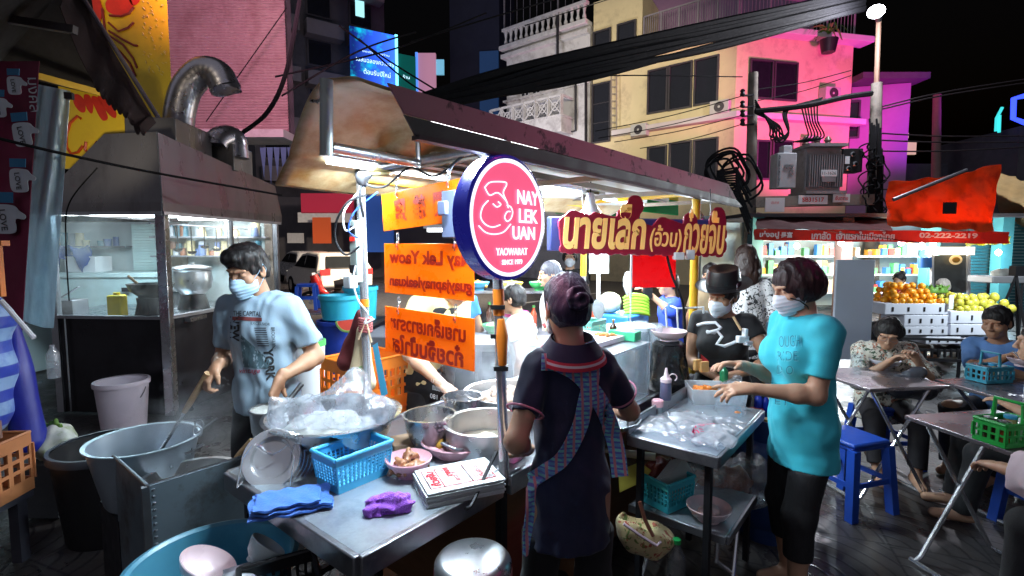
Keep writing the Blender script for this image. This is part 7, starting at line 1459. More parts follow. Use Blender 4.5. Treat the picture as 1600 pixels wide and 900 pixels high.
# woman in turquoise
TURQ = mat('turquoise_tee', (.035, .48, .60), .9, var=.06, bump=.15, bsc=220, sheen=.1)
te = Person('woman in a turquoise tee and black cropped leggings packing food', (1.30, 2.20, 0), R(97), 1.565, lean=(.0, .03), turn=(.10, 1, -.42), tilt=(0, .4, 1), skin=SKIN, wl=P(1180, 608, 2.08), wr=P(1163, 572, 2.27), eh=((-.35, -.75, -.85), (.3, -.7, -.8)), sh=1.0, fat=1.04, headoff=(0, .015, -.02), feet=(V((1.26, 2.12, .075)), V((1.33, 2.32, .075))))
te.body(hands=(dict(curl=[.12, .5, .75, .85], fwd=(-1, .05, -.06), nrm=(.0, -.35, .95), spread=.16), dict(curl=[.55, .5, .45, .4], fwd=(-.95, -.1, .12), nrm=(.1, .3, .95), spread=.2)))
te.shirt(TURQ, .70, hem=-.18, g=.016, neck=.080, fold=.0042, seed=12, bust=.8, flare=.028); te.pants(mat('black_rib_leggings', (.012, .012, .014), .8, bump=.6, bsc=150, stretch=(1, 1, .25)), 1.52, 'leggings', g=.010, fold=.002, top=-.172); te.hair(HAIR_RED, 'bob', fringe=.03, length=.006, vol=1.04); te.mask()
obj('mask_cord', MB().tube([te.w(te.hd+vv(p)) for p in ((-.055, .06, -.05), (-.075, .03, -.06), (-.07, -.01, -.085), (-.03, -.05, -.11), (.03, -.05, -.11))], .003, 5), BLACK, te.t)
TI = mat('dark_teal_ink', (.01, .17, .26), .85)
def tt(s, x, y, w_, h_, rot=0):
    M = frame(P(x, y, 1.9), (1, -.2, 0), (0, 0, 1)) @ Matrix.Rotation(rot, 4, 'Z'); k = 1.9/FPX; tx = MB(); tx.text(s, .05, M, fit=(w_*k, h_*k), bold=-.0008); te.print_on(tx, ray(x, y), TI, 'lettering')
    tx = MB(); tx.text(s, .05, M @ Matrix.Translation((.003, -.003, 0)), fit=(w_*k*1.06, h_*k*1.08)); te.print_on(tx, ray(x, y), mat('pale_teal_ink', (.10, .55, .66), .85), 'lettering', off=.0022)
tt('OUGH', 1233, 533, 34, 20, .1); tt('RIDE', 1230, 556, 32, 16, .05); tt('D O', 1226, 578, 26, 15); tt('ET', 1222, 628, 24, 11, -.05)
# woman in the black hat
ha = Person('woman in a black hat and black top behind the serving table', (1.275, 3.0, 0), R(148), 1.45, lean=(.0, .08), turn=(.35, 1, -.30), tilt=(0, .3, 1), skin=SKIN2, wr=P(1120, 590, 2.85), wl=P(1150, 585, 2.75), eh=((-1, -.2, -.5), (.9, -.3, -.5)), fat=1.12, sh=1.05, headoff=(.0, .02, -.02))
ha.body(hands=(dict(curl=.7), dict(curl=.7)), legs=False); ha.shirt(BLACKC, .36, hem=-.25, g=.014, neck=.098, bust=1.0, fold=.003, seed=4); ha.pants(BLACKC, 2.0); ha.hair(HAIR, 'short'); ha.mask()
hc = ha.w(ha.hd); Fh = ha.T.to_3x3() @ V(ha.F); Uh = ha.T.to_3x3() @ V(ha.U); hM = frame(hc+Uh*.060-Fh*.012, Fh.cross(Uh), Fh) ; HM = hM if (hM.to_3x3().col[2]).dot(Uh) > 0 else frame(hc+Uh*.060, Uh.cross(Fh), Fh)
ht = thing('fedora', 'black leather look fedora worn by the woman behind the serving table', 'hat', hc); HATM = mat('black_leather', (.014, .013, .014), .38, bump=.2, bsc=120)
obj('brim', MB().lathe([(.085, .0), (.12, -.004), (.148, .006), (.15, .009), (.12, .001), (.085, .006)], M=HM @ Matrix.Scale(1.12, 4, (0, 1, 0)), n=48), HATM, ht); obj('crown', MB().lathe([(.094, 0), (.092, .04), (.086, .082), (.078, .10), (.055, .098), (.025, .083), (.001, .08)], M=HM @ Matrix.Scale(1.12, 4, (0, 1, 0)), n=48), HATM, ht); obj('band', MB().lathe([(.0955, .004), (.0945, .026), (.093, .026), (.093, .004)], M=HM @ Matrix.Scale(1.12, 4, (0, 1, 0)), n=48), BLACKC, ht)
bk2 = HM @ V((.088, -.03, .015)); mb = MB(); mb.box((0, 0, 0), (.004, .028, .022), M=HM @ Matrix.Translation((-.094, .02, .015)) @ Matrix.Rotation(.2, 4, 'Z')); obj('buckle', mb, CHROME, ht)
# cook with the black glove behind the orange signs
ck = Person('cook in a yellow shirt and black apron behind the orange signs', tuple(C(1.22, 1.12, 0)), -2.25, 1.62, lean=(.0, .30), turn=(.1, 1, -.75), tilt=(0, .7, 1), skin=SKIN, wr=P(690, 600, 2.42), wl=P(697, 607, 2.34), eh=((-.9, -.2, .0), (.9, -.5, -.6)), headoff=(0, .05, -.07), sh=1.08)
ck.body(hands=(None, dict(curl=.5))); ck.shirt(mat('butter_yellow_shirt', (.72, .60, .30), .85, var=.06, bump=.15, bsc=200), .85, hem=-.1, g=.02, fold=.005, seed=6); ck.pants(BLACKC, 2.0); ck.hair(HAIR, 'short')
S = SDF(ck.wrist[0]-.2, ck.wrist[0]+.2, .0045); fw = unit(ck.wrist[0]-ck.elbow[0]); S.cone(ck.wrist[0]-fw*.05, ck.wrist[0], .036, .031, k=.01); hand(S, ck.wrist[0]+fw*.01, ck.Ti.to_3x3() @ V((-.15, -.2, -.9)), ck.Ti.to_3x3() @ V((-.3, -.9, .2)), 1, .8, s=1.05); S.folds(.0015, 120, 2); ck.add('rubber_glove', S.net(), mat('black_nitrile', (.012, .012, .014), .28, bump=.3, bsc=90, coat=.3))
S = SDF(*ck.box(.14, True, True), .009); ck.torso(S, .026); qm = np.stack([ck.rt, ck.fw, ck.up], 1); S.ell(ck.pel-ck.up*.12, (.17, .14, .28), qm, k=.05); S.half(ck.pel-ck.fw*.01+ck.up*.2, -ck.fw); S.half(ck.pel+ck.up*.46, ck.up); S.half(ck.pel-ck.up*.36, -ck.up); S.folds(.005, 26, 5); apd = S.net(); apo = ck.add('apron', apd, BLACKC)
ck.sv = apd; tx = MB(); M = frame(P(695, 605, 2.2), (.779, -.627, 0), (0, .05, 1)); tx.text('นายเล็ก', .03, M @ Matrix.Translation((-.03, .02, 0)), fit=(.12, .025)); tx.text('ถนนเยาวราช', .03, M @ Matrix.Translation((-.03, -.015, 0)), fit=(.10, .02)); tx.text('081 623 97', .03, M @ Matrix.Translation((-.01, -.055, 0)), fit=(.17, .022)); ck.print_on(tx, ck.T.to_3x3() @ V(-vv(ck.fw)), WHITEP, 'lettering', par=apo)
# diners
fo = Person('older woman in a floral blouse and glasses eating at the far folding table', (2.78, 3.72, 0), R(158), 1.50, lean=(.05, .20), sit=True, pelvis_z=.45, turn=(.25, 1, -.45), tilt=(0, .4, 1), skin=SKIN, wr=P(1385, 568, 3.42), wl=P(1435, 566, 3.40), eh=((-.6, -.3, -.9), (.6, -.3, -.9)), fat=1.1, headoff=(0, .04, -.04))
fo.body(hands=(dict(curl=.7), dict(curl=.7))); fo.shirt(pattern('floral_blouse', 'floral', ((.62, .60, .52), (.05, .09, .05), (.40, .14, .08), (.10, .10, .09)), 26, .85), 1.25, hem=-.12, g=.024, fold=.006, seed=2); fo.pants(mat('dark_slacks', (.02, .018, .022), .85), 1.85); fo.hair(HAIR, 'bob', fringe=.05, length=-.03)
g_ = MB(); Fw, Uw = V(fo.F), V(unit(fo.U-fo.F*(fo.U@fo.F))); Xw = Fw.cross(Uw)
for e in (-1, 1): g_.tube([fo.w(V(fo.hd)+Xw*(e*.031+.022*math.cos(u))+Fw*.088+Uw*(.004+.017*math.sin(u))) for u in np.linspace(0, 6.283, 17)[:-1]], .0015, 5, closed=True)
obj('glasses', g_, STEEL_D, fo.t)
bm_ = Person('man in a blue shirt lifting a spoon at the right hand far table', (3.58, 3.62, 0), R(118), 1.64, lean=(.0, .22), sit=True, pelvis_z=.44, turn=(.05, 1, -.2), skin=SKIN2, wr=P(1568, 560, 3.3), wl=P(1580, 580, 3.3), eh=((-.8, -.4, -.6), (.8, -.4, -.6)))
bm_.body(hands=(dict(curl=.8), dict(curl=1.1))); bm_.shirt(mat('denim_blue_shirt', (.10, .22, .48), .85, var=.1), .8, hem=-.1, g=.02, seed=5); bm_.pants(BLACKC, 2); bm_.hair(HAIR, 'short')
wp_ = Person('diner in a loose pale pink shirt cut off by the frame edge', (2.36, 1.68, 0), R(8), 1.58, lean=(0, .10), sit=True, pelvis_z=.46, skin=SKIN, wl=V((2.02, 2.0, .70)), wr=V((2.5, 2.2, .8)), eh=((-1, -.3, -.5), (1, 0, -.5)), res=.01); wp_.body(hands=(dict(curl=.6), dict(curl=.6))); wp_.shirt(mat('pale_pink_cotton', (.66, .55, .60), .85, bump=.15, bsc=180), 1.62, hem=-.16, g=.045, fold=.010, seed=3); wp_.pants(BLACKC, 2); wp_.hair(HAIR, 'bob')
wt_ = Person('diner in a white sleeveless top at the right edge of the far table', (3.05, 2.72, 0), R(60), 1.55, lean=(0, .15), sit=True, pelvis_z=.46, skin=SKIN, wl=P(1590, 640, 2.75), eh=((-.5, -.4, -.7), (1, 0, -.5))); wt_.body(hands=(dict(curl=.6), dict(curl=.6))); wt_.shirt(mat('white_cotton', (.68, .68, .70), .85), .25, hem=-.1, g=.014); wt_.pants(BLACKC, 2); wt_.hair(HAIR, 'bob')
# passers-by and stall people behind the cart: coarser, further away
def extra(label, px, y, ztop, yaw, shirt, hairstyle='short', sleeve=.5, hair=HAIR, sit=None, mask=False, turn=(0, 1, -.1), lean=(0, .03), pants=BLACKC, fine=False, **k):
    c = P(px, 400, y); h = (ztop-.0)/.985 if not sit else 1.58
    pz = ztop-.77*h/1.65-.03 if sit else None
    p = Person(label, (c.x, y, 0), yaw, h, sit=sit, pelvis_z=pz, res=.013, turn=turn, lean=lean, skin=SKIN2 if rnd.random() < .5 else SKIN, **k); p.body(hands=(dict(), dict()) if y < 5 else (None, None), fine=fine or y < 5, legs=True); p.shirt(shirt, sleeve, hem=-.12, res=.013, g=.02); p.pants(pants, 2, res=.014); p.hair(hair, hairstyle)
    if mask: p.mask()
    return p
extra('woman with long brown hair in a black and white dress seen from behind', 1168, 3.95, 1.60, R(-10), pattern('black_white_floral', 'floral', ((.60, .58, .58), (.02, .02, .025), (.03, .03, .03)), 30, .85), 'long', .9, hairmat('brown_hair', (.018, .007, .005)))
extra('person in a bright blue shirt holding up a phone behind the red poster', 1052, 4.5, 1.36, R(95), mat('bright_blue_shirt', (.03, .08, .62), .8), wl=P(1018, 462, 4.2), eh=((-.3, -.6, -.6), None), sleeve=1.3)
tag(obj('phone', MB().box(P(1012, 455, 4.15), (.08, .02, .13), .3), BLACK, bevel=.004), 'black phone held up behind the red poster', 'phone')
extra('seated person with dark hair beyond the far yellow post', 1113, 4.6, 1.43, R(150), mat('olive_shirt', (.25, .18, .1), .8), mask=True)
extra('dark haired person in a blue shirt behind the lowest orange sign', 716, 4.1, 1.42, R(40), mat('royal_blue_shirt', (.03, .16, .48), .8), 'short')
extra('person in a white top with grey hair behind the woman in navy', 868, 4.3, 1.46, R(100), mat('white_cotton', (.68, .68, .70), .85), 'short', hair=hairmat('grey_hair', (.08, .08, .10)))
extra('masked person in black at the counter of the shop behind the cart', 891, 6.2, 1.58, R(170), BLACKC, 'bob', mask=True, fine=True)
extra('person in a white top leaning at the stall behind the food case', 828, 3.5, 1.33, R(70), mat('cream_top', (.66, .62, .55), .85), 'short', lean=(0, .2))
extra('seated woman in red with a topknot at the fruit shop', 1409, 7.6, 1.26, R(120), mat('crimson_shirt', (.5, .02, .03), .8), 'topbun', sit=True)
extra('dark haired child beside the woman in red', 1431, 7.2, 1.06, R(-30), mat('grey_tee', (.2, .2, .22), .8), 'bob', sit=True)
extra('stooping vendor in a black vest and pale cap at the fruit shop', 1497, 7.4, 1.22, R(100), BLACKC, 'short', .2, hair=mat('pale_cap', (.5, .45, .40), .8), sit=True, lean=(0, .35))
extra('dark figure crouching before the vendor with the cap', 1478, 7.8, 1.05, R(-60), BLACKC, 'bob', sit=True)
# ------------------------------------------------------------------ right side: folding tables, stools, fruit stall, shops
LAM = mat('steel_table_skin', (.26, .23, .25), .28, .7, var=.1, sc=3, rv=.15, stain=(.25, .18, .20), st=(.5, .7))
def ftable(label, c, rz, sx=.62, sy=.60, h=.74):
    t = thing('folding_table', label, 'table', c, rz, 'steel folding tables'); M = WM[t.name]
    obj('top', MB().box((0, 0, h-.012), (sx, sy, .022), M=M), LAM, t, bevel=.004)
    for e in (-1, 1):
        y = e*(sy/2-.06); mb = MB(); mb.tube([M @ V(p) for p in ((-sx*.38, y, h-.03), (sx*.40, y*.96, .035), (sx*.46, y*.96, .012))], .0115, 8); obj('leg', mb, CHROME, t); mb = MB(); mb.tube([M @ V(p) for p in ((sx*.38, y*.93, h-.03), (-sx*.40, y*.90, .035), (-sx*.46, y*.90, .012))], .0115, 8); obj('leg', mb, CHROME, t)
    mb = MB(); mb.tube([M @ V((sx*.46, -sy/2+.06, .012)), M @ V((sx*.46, sy/2-.06, .012))], .0115, 8); mb.tube([M @ V((-sx*.46, -sy/2+.06, .012)), M @ V((-sx*.46, sy/2-.06, .012))], .0115, 8); obj('foot_bar', mb, CHROME, t); return t
ftable('folding table bearing the white soup bowl before the floral blouse', V((2.40, 3.28, 0)), R(8), .56, .52, .755)
ftable('folding table with the pale blue sauce basket before the man in blue', V((3.20, 3.02, 0)), R(6), .80, .56, .745)
ftable('nearest folding table with the green sauce basket on it', V((2.34, 2.28, 0)), R(10), .56, .60, .75)
ftable('small folding table on the road behind the man in the printed tee', P(490, 0, 5.6)*1 if False else V((P(492, 400, 5.4).x, 5.4, 0)), R(20), .5, .4, .93)
q = G(1383, 573, .757); bowl('soup_bowl', 'white soup bowl on the far folding table', q, .095, .05, WMEL); tag(obj('soup', MB().lathe([(.001, .044), (.08, .043)], q, 24), mat('pale_soup', (.55, .48, .36), .15)), 'pale soup in the white bowl', 'soup')
q = G(1338, 578, .757); tag(obj('drinking_glass', MB().lathe([(.001, .004), (.026, .004), (.034, .11), (.036, .11), (.028, 0), (.001, 0)], q, 20), GLASS), 'empty drinking glass beside the white soup bowl', 'glass')
q = P(1428, 592, 3.3); soft('handbag', 'dark grey leather handbag propped on the lap of the woman in the floral blouse', 'bag', (q, (.24, .2, .2)), [(q+V((-.09, 0, -.05)), q+V((.08, .02, -.07)), .08, .08), (q+V((-.03, 0, .02)), q+V((.02, 0, .04)), .045, .05)], mat('slate_leather', (.06, .065, .08), .35, bump=.2, bsc=60), .008, (.006, 30), 4)
def caddy(label, c, m, rz=0, s=1.0):
    t = crate('condiment_caddy', label, c, .17*s, .11*s, .085*s, m, rz, 'caddy', 6, 2, .006); M = WM[t.name]
    obj('handle', MB().tube([M @ V((-.0, -.05*s, .08*s)), M @ V((0, -.045*s, .16*s)), M @ V((0, .045*s, .16*s)), M @ V((0, .05*s, .08*s))], .009, 8), m, t)
    for i, (x, y) in enumerate(((-.05, -.025), (.05, -.025), (-.05, .025), (.05, .025))):
        jc = M @ V((x*s, y*s, .014)); j = obj('jar', MB().lathe([(.001, 0), (.021, 0), (.021, .075), (.001, .075)], jc, 16), (mat('chilli_jar', (.35, .06, .02), .25), mat('sugar_jar', (.7, .7, .68), .3), mat('sauce_jar_dark', (.06, .03, .02), .2), mat('vinegar_jar', (.55, .45, .2), .2))[i], t); obj('lid', MB().lathe([(.001, .078), (.023, .078), (.023, .092), (.001, .094)], jc, 16), (STEEL, WHITEP, STEEL, SKYP)[i], j)
    return t
caddy('pale blue sauce caddy on the table before the man in blue', G(1545, 595, .748), mat('pale_blue_plastic', (.05, .32, .45), .4), .15, 1.15)
caddy('green sauce caddy on the nearest folding table', G(1572, 690, .752), mat('leaf_green_plastic', (.02, .38, .06), .4), .2, 1.15)
bowl('pink_bowl', 'pink bowl lifted by the man in the blue shirt', P(1598, 572, 3.15), .08, .05, PINKL); tag(obj('soup_spoon', MB().tube([P(1582, 548, 3.2), P(1590, 556, 3.18), P(1598, 566, 3.16)], [.004, .004, .008], 8), CHROME), 'steel spoon in the hand of the man in blue', 'spoon')
# stools
def stool():
    t = thing('plastic_stool', 'blue plastic stool', 'stool', (0, 0, 0), 0, 'blue plastic stools'); s = .135
    mb = MB(); mb.box((0, 0, .435), (.29, .29, .03)); mb.box((0, 0, .41), (.275, .275, .03)); obj('seat', mb, BLUEP, t, bevel=.012)
    for x in (-1, 1):
        for y in (-1, 1): obj('leg', MB().add([(x*(s+dx*.025)+(x*.03*(1-z)), y*(s+dy*.025)+(y*.03*(1-z)), z*.41) for z in (0, 1) for dx, dy in ((-1, -1), (1, -1), (1, 1), (-1, 1))], [(3, 2, 1, 0), (4, 5, 6, 7), (0, 1, 5, 4), (1, 2, 6, 5), (2, 3, 7, 6), (3, 0, 4, 7)]), BLUEP, t)
    mb = MB()
    for y in (-1, 1): mb.bar((-s, y*(s+.02), .2), (s, y*(s+.02), .2), .012, .03); mb.bar((y*(s+.02), -s, .2), (y*(s+.02), s, .2), .012, .03)
    obj('stretcher', mb, BLUEP, t); return t
s0 = stool(); s0['label'] = 'empty blue plastic stool between the woman in turquoise and the far folding table'; move(s0, (2.10, 3.05, 0), .3)
dup(s0, (2.78, 3.68, 0), .1, 'blue plastic stool under the woman in the floral blouse'); dup(s0, (3.58, 3.64, 0), .5, 'blue plastic stool under the man in the blue shirt'); dup(s0, (2.36, 1.68, 0), .2, 'blue plastic stool under the diner in pale pink'); dup(s0, (3.05, 2.74, 0), .2, 'blue plastic stool under the diner in the white top')
d5 = dup(s0, (P(478, 400, 5.4).x, 5.4, .945), .2, 'pale blue plastic stool set on the small table beside the white car', scale=.62); d5['group'] = 'stools by the road'
wpn = P(1332, 490, 4.9); tg = thing('partition', 'plain white partition panel beside the fruit stall', 'panel', (wpn.x, 4.9, 0)); obj('sheet', MB().box((wpn.x, 4.9, 1.0), (.37, .03, .98)), mat('white_partition', (.62, .70, .80), .45, var=.05, sc=2), tg, bevel=.004)
for x in (-.16, .16): obj('leg', MB().bar((wpn.x+x, 4.9, 0), (wpn.x+x, 4.9, .52), .03, .03), DARK, tg)
# fruit crates and heaps
FO_ = mat('white_foam_crate', (.66, .68, .76), .6, var=.05); YF = 6.2
def foam(label, px0, px1, y0, y1, yf=YF):
    a, b = P(px0, y1, yf), P(px1, y0, yf); h = b.z-a.z; w_ = b.x-a.x; t = thing('foam_crate', label, 'crate', ((a.x+b.x)/2, yf+.2, a.z), 0, 'white slotted fruit crates'); obj('box', MB().box(((a.x+b.x)/2, yf+.2, a.z+h/2), (w_*.995, .40, h*.96)), FO_, t, bevel=.006); mb = MB()
    for k in range(4): x = a.x+w_*(k+.5)/4; mb.box((x, yf-.0015, a.z+h*.48), (.022, .006, h*.38))
    obj('slots', mb, BLACK, t); return t
for i, (x0, x1, y0, y1, lab) in enumerate(((1382, 1482, 474, 492, 'white crate right under the oranges'), (1412, 1482, 492, 510, 'white crate second down beneath the oranges'), (1412, 1482, 510, 524, 'lowest white crate beneath the oranges'), (1484, 1576, 486, 506, 'white crate right under the mangoes'), (1484, 1576, 506, 524, 'white crate lower down beneath the mangoes'), (1446, 1502, 526, 538, 'thin white crate in the middle of the bottom row'), (1504, 1572, 528, 542, 'thin white crate at the right end of the bottom row'))): foam(lab, x0, x1, y0, y1)
stt = thing('fruit_stand', 'black slatted metal stand under the fruit crates', 'stand', P(1480, 560, YF)); mb = MB()
for y in (528, 545, 560): mb.bar(P(1380, y, YF-.05), P(1590, y+6, YF-.05), .03, .03)
for k in range(14): mb.bar(P(1446+k*10, 545, YF-.06), P(1446+k*10, 558, YF-.06), .02, .02)
mb.box(P(1478, 542, YF+.25), (1.55, .5, .02))
obj('frame', mb, DARK, stt)
for x in (1384, 1446, 1500, 1586): p = P(x, 545, YF-.03); obj('leg', MB().bar(p, (p.x, p.y, 0), .035, .035), DARK, stt)
ORF = mat('orange_peel', (.85, .34, .01), .4, var=.12, sc=18, bump=.15, bsc=200); MGF = mat('mango_skin', (.46, .44, .05), .4, var=.25, sc=6, stain=(.62, .45, .05), st=(.45, .65), ssc=6)
def fruit_pile(name, cat, label, group, x0, x1, ybase, rows, r, m, squash=1):
    a, b = P(x0, ybase, YF+.08), P(x1, ybase, YF+.08); pr = obj(name, MB().lathe([(r*math.sin(t)*1.0, r*squash*(1-math.cos(t))) for t in np.linspace(.02, 3.12, 9)], n=14), m, origin=(0, 0, 0)); tag(pr, label, cat, group); first = True; n = 0
    for row in range(rows):
        for dpt in range(3):
            cnt = int((b.x-a.x)/(2*r))-row
            for k in range(cnt):
                x = a.x+r+2*r*(k+row*.5)+rnd.uniform(-.008, .008); loc = (x, a.y-.02+dpt*.13+row*.05, a.z+row*r*1.45+rnd.uniform(-.005, .008))
                if row and rnd.random() < .12*row: continue
                o = pr if first else pr.copy()
                if not first: COL.objects.link(o)
                first = False; o.location = loc; o.rotation_euler = (rnd.uniform(-.5, .5), rnd.uniform(-.5, .5), rnd.random()*6); s = rnd.uniform(.9, 1.12); o.scale = (s, s, s)
fruit_pile('orange', 'orange', 'ripe orange in the bright heap on the white crates', 'oranges heaped on the crates', 1388, 1482, 476, 4, .042, ORF)
fruit_pile('mango', 'mango', 'greenish yellow mango in the heap beside the oranges', 'mangoes heaped on the crates', 1490, 1582, 490, 3, .046, MGF, 1.25)
tag(obj('price_card', MB().box(P(1486, 472, YF-.02), (.06, .01, .17), .1), WHITEP), 'white price card between the oranges and mangoes', 'card')
GRN = mat('leafy_green', (.10, .22, .03), .6, var=.4); S = SDF(P(1455, 450, YF+.4)-V((.35, .2, .15)), P(1455, 450, YF+.4)+V((.35, .2, .2)), .014)
for k in range(16): p = P(1440+k*2.5, 455, YF+.4); S.cone(p, p+V((rnd.uniform(-.06, .06), rnd.uniform(-.05, .05), rnd.uniform(.03, .09))), .03, .012, k=.01)
tag(obj('herb_bunch', MB().raw(S.net()), GRN), 'bunch of green herbs behind the oranges', 'herbs')
# red shade and shops behind: canopy
def rough_sheet(fn, nu, nv, m, name, par, amp=.02, th=.006):
    return obj(name, MB().grid(lambda u, v: fn(u, v)+V((0, amp*(math.sin(u*17+v*5)+.6*math.sin(u*31-v*13)), amp*.6*math.sin(u*23+v*9))), nu, nv, th), m, par)
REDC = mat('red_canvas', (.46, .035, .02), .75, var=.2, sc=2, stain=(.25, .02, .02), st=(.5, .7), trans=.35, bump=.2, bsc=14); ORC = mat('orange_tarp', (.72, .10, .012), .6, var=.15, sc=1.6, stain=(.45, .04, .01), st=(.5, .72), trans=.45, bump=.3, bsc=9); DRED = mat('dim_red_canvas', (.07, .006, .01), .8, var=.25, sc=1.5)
can = thing('shop_canopy', 'red shop canopy printed with Thai words and a telephone number', 'canopy', P(1300, 375, 10.4)); YC = 10.4
rough_sheet(lambda u, v: P(1178+398*u, 358+4*u+(17+2*u)*v, YC), 60, 3, REDC, 'valance', can, .012)
rough_sheet(lambda u, v: P(1182+210*u, 358+2*u-26*v+8*v*u, YC+2.0*v), 30, 12, DRED, 'slope', can, .03)
tx = MB()
for s, x, y, w_, h_ in (('เช่งอปู', 1202, 367, 30, 12), ('長富', 1229, 367, 18, 9), ('เกาลัด  เจ้าแรกในเมืองไทย', 1333, 368, 128, 13), ('02-222-2219', 1482, 368, 90, 8)):
    tx.text(s, .1, frame(P(x, y, YC-.09), (1, .0, -.01), (0, 0, 1)), fit=(w_*YC/FPX, h_*YC/FPX), ext=.004, bold=.003)
obj('lettering', tx, mat('canopy_white_print', (.72, .66, .66), .7), can)
tp = thing('orange_tarpaulin', 'orange tarpaulin sheet slung above the fruit shop', 'tarpaulin', P(1470, 360, 10.2))
def tarp(u, v):
    tl, tr_, bl_, br = V((1388, 284, 0)), V((1561, 256, 0)), V((1384, 352, 0)), V((1552, 362, 0)); t = tl.lerp(tr_, u); b = bl_.lerp(br, u); q = t.lerp(b, v); return P(q.x, q.y+5*math.sin(u*3.1)*(1-v), 9.9+.5*(1-v)+.25*math.sin(v*3.1))
rough_sheet(tarp, 40, 24, ORC, 'sheet', tp, .035); obj('patch', MB().box(P(1484, 325, 9.75), (.25, .02, .22)), BLACK, tp); obj('pole', MB().tube([P(1396, 312, 9.6), P(1510, 266, 9.7)], .035, 8), STEEL_D, tp)
tp2 = thing('brown_tarpaulin', 'brown tarpaulin roof at the far right of the shops', 'tarpaulin', P(1590, 340, 11)); rough_sheet(lambda u, v: P(1558+80*u, 268+26*u+60*v+40*u*v, 10.8+1.5*v), 12, 12, mat('brown_tarp', (.20, .13, .06), .8, var=.2, trans=.2), 'sheet', tp2, .03)
yv = thing('yellow_valance', 'lime yellow awning valance below the orange tarpaulin', 'awning', P(1540, 380, 11.2)); rough_sheet(lambda u, v: P(1508+70*u, 372-3*u+12*v, 11.2), 20, 3, mat('lime_canvas', (.62, .58, .04), .7, trans=.4), 'sheet', yv, .02)
sr = thing('shop_row', 'open shop row with lit shelves under the red canopy', 'building', P(1380, 490, 13)); SHW = mat('shop_wall', (.50, .62, .62), .7, var=.1); ys = 13.4
obj('back_wall', MB().box((P(1390, 430, ys).x, ys+.8, 1.25), (9.5, .1, 2.5)), SHW, sr)
for x in (1178, 1316, 1450, 1562): p = P(x, 430, ys-1.6); obj('column', MB().box((p.x, p.y, 1.2), (.26, .26, 2.4)), mat('teal_column', (.05, .20, .22), .5) if x != 1316 else mat('brown_column', (.10, .06, .05), .7), sr)
obj('awning_roof', MB().box((P(1390, 430, ys).x, ys-.6, 2.35), (9.6, 2.6, .08)), DKW, sr)
GOODS = [mat('goods_%s' % n, c, .5) for n, c in (('cream', (.75, .62, .4)), ('white', (.75, .78, .8)), ('red', (.6, .05, .04)), ('amber', (.8, .42, .05)), ('blue', (.05, .22, .55)), ('green', (.1, .4, .15)))]
for s_, (xa, xb) in enumerate(((1185, 1245), (1250, 1310), (1330, 1440))):
    sf = thing('shop_shelf', ('shelf of jars in the left bay under the red canopy', 'shelf of bright packets in the bay behind the woman in turquoise', 'shelf of boxes and packets behind the woman in red')[s_], 'shelf', P(xa, 490, 12.6)); a, b = P(xa, 400, 12.6).x, P(xb, 400, 12.6).x; mb = MB()
    for z in (.5, .95, 1.4, 1.8): mb.box(((a+b)/2, 12.6, z), (b-a, .4, .03))
    obj('board', mb, WHITEP, sf)
    for gi, g in enumerate(GOODS):
        mb = MB()
        for z in (.5, .95, 1.4):
            for k in range(int((b-a)/.16)):
                if rnd.random() < .30: h = rnd.uniform(.12, .34); mb.box((a+.08+k*.16, 12.5+rnd.uniform(0, .1), z+.016+h/2), (rnd.uniform(.08, .14), .14, h))
        if mb.vs: obj('goods', mb, g, sf, kind='stuff')
for k, (x, y) in enumerate(((1314, 377), (1408, 377), (1458, 379), (1245, 382), (1560, 392))):
    c = P(x, y+3, 11.2); t = thing('shop_lamp', ('white lamp above the middle bay', 'white lamp above the woman in red', 'warm lamp above the photo counter', 'warm lamp at the left bay', 'blue white lamp at the far right bay')[k], 'lamp', c); obj('bulb', MB().lathe([(.001, -.06), (.05, -.03), (.06, .02), (.03, .06), (.001, .08)], c, 12), glow('shop_bulb', (.95, .98, 1), 14), t); lamp('shop_lamp_glow', 'POINT', c-V((0, .0, .15)), (110, 120, 100, 70, 70)[k], (COOL, COOL, WARM, WARM, (.6, .85, 1))[k], .1)
fl_ = P(1440, 385, 7.3); t = thing('stall_lamp', 'white bulb hung in front of the fruit crates', 'lamp', fl_); obj('bulb', MB().lathe([(.001, -.05), (.04, -.03), (.045, .02), (.02, .05), (.001, .06)], fl_, 12), glow('shop_bulb', (.95, .98, 1), 14), t); obj('flex', MB().tube([fl_+V((0, 0, .05)), fl_+V((.3, 3.0, .35))], .006, 5), RUBBER, t); lamp('crate_front_fill', 'POINT', fl_-V((.0, 1.7, -.1)), 75, COOL, .08)  # point light set well ahead of the bulb to brighten the crate fronts
cn_ = thing('photo_counter', 'glazed counter with a lit sign and an oval dish photo', 'counter', P(1482, 455, 10.2)); c = P(1484, 410, 10.2); obj('frame', MB().box(P(1484, 392, 10.2), (.74, .3, .16)), glow('lit_sign_panel', (1, .85, .6), 1.6), cn_); mb = MB()
for x in (1456, 1513): mb.bar(P(x, 385, 10.2), P(x, 460, 10.2), .05, .05)
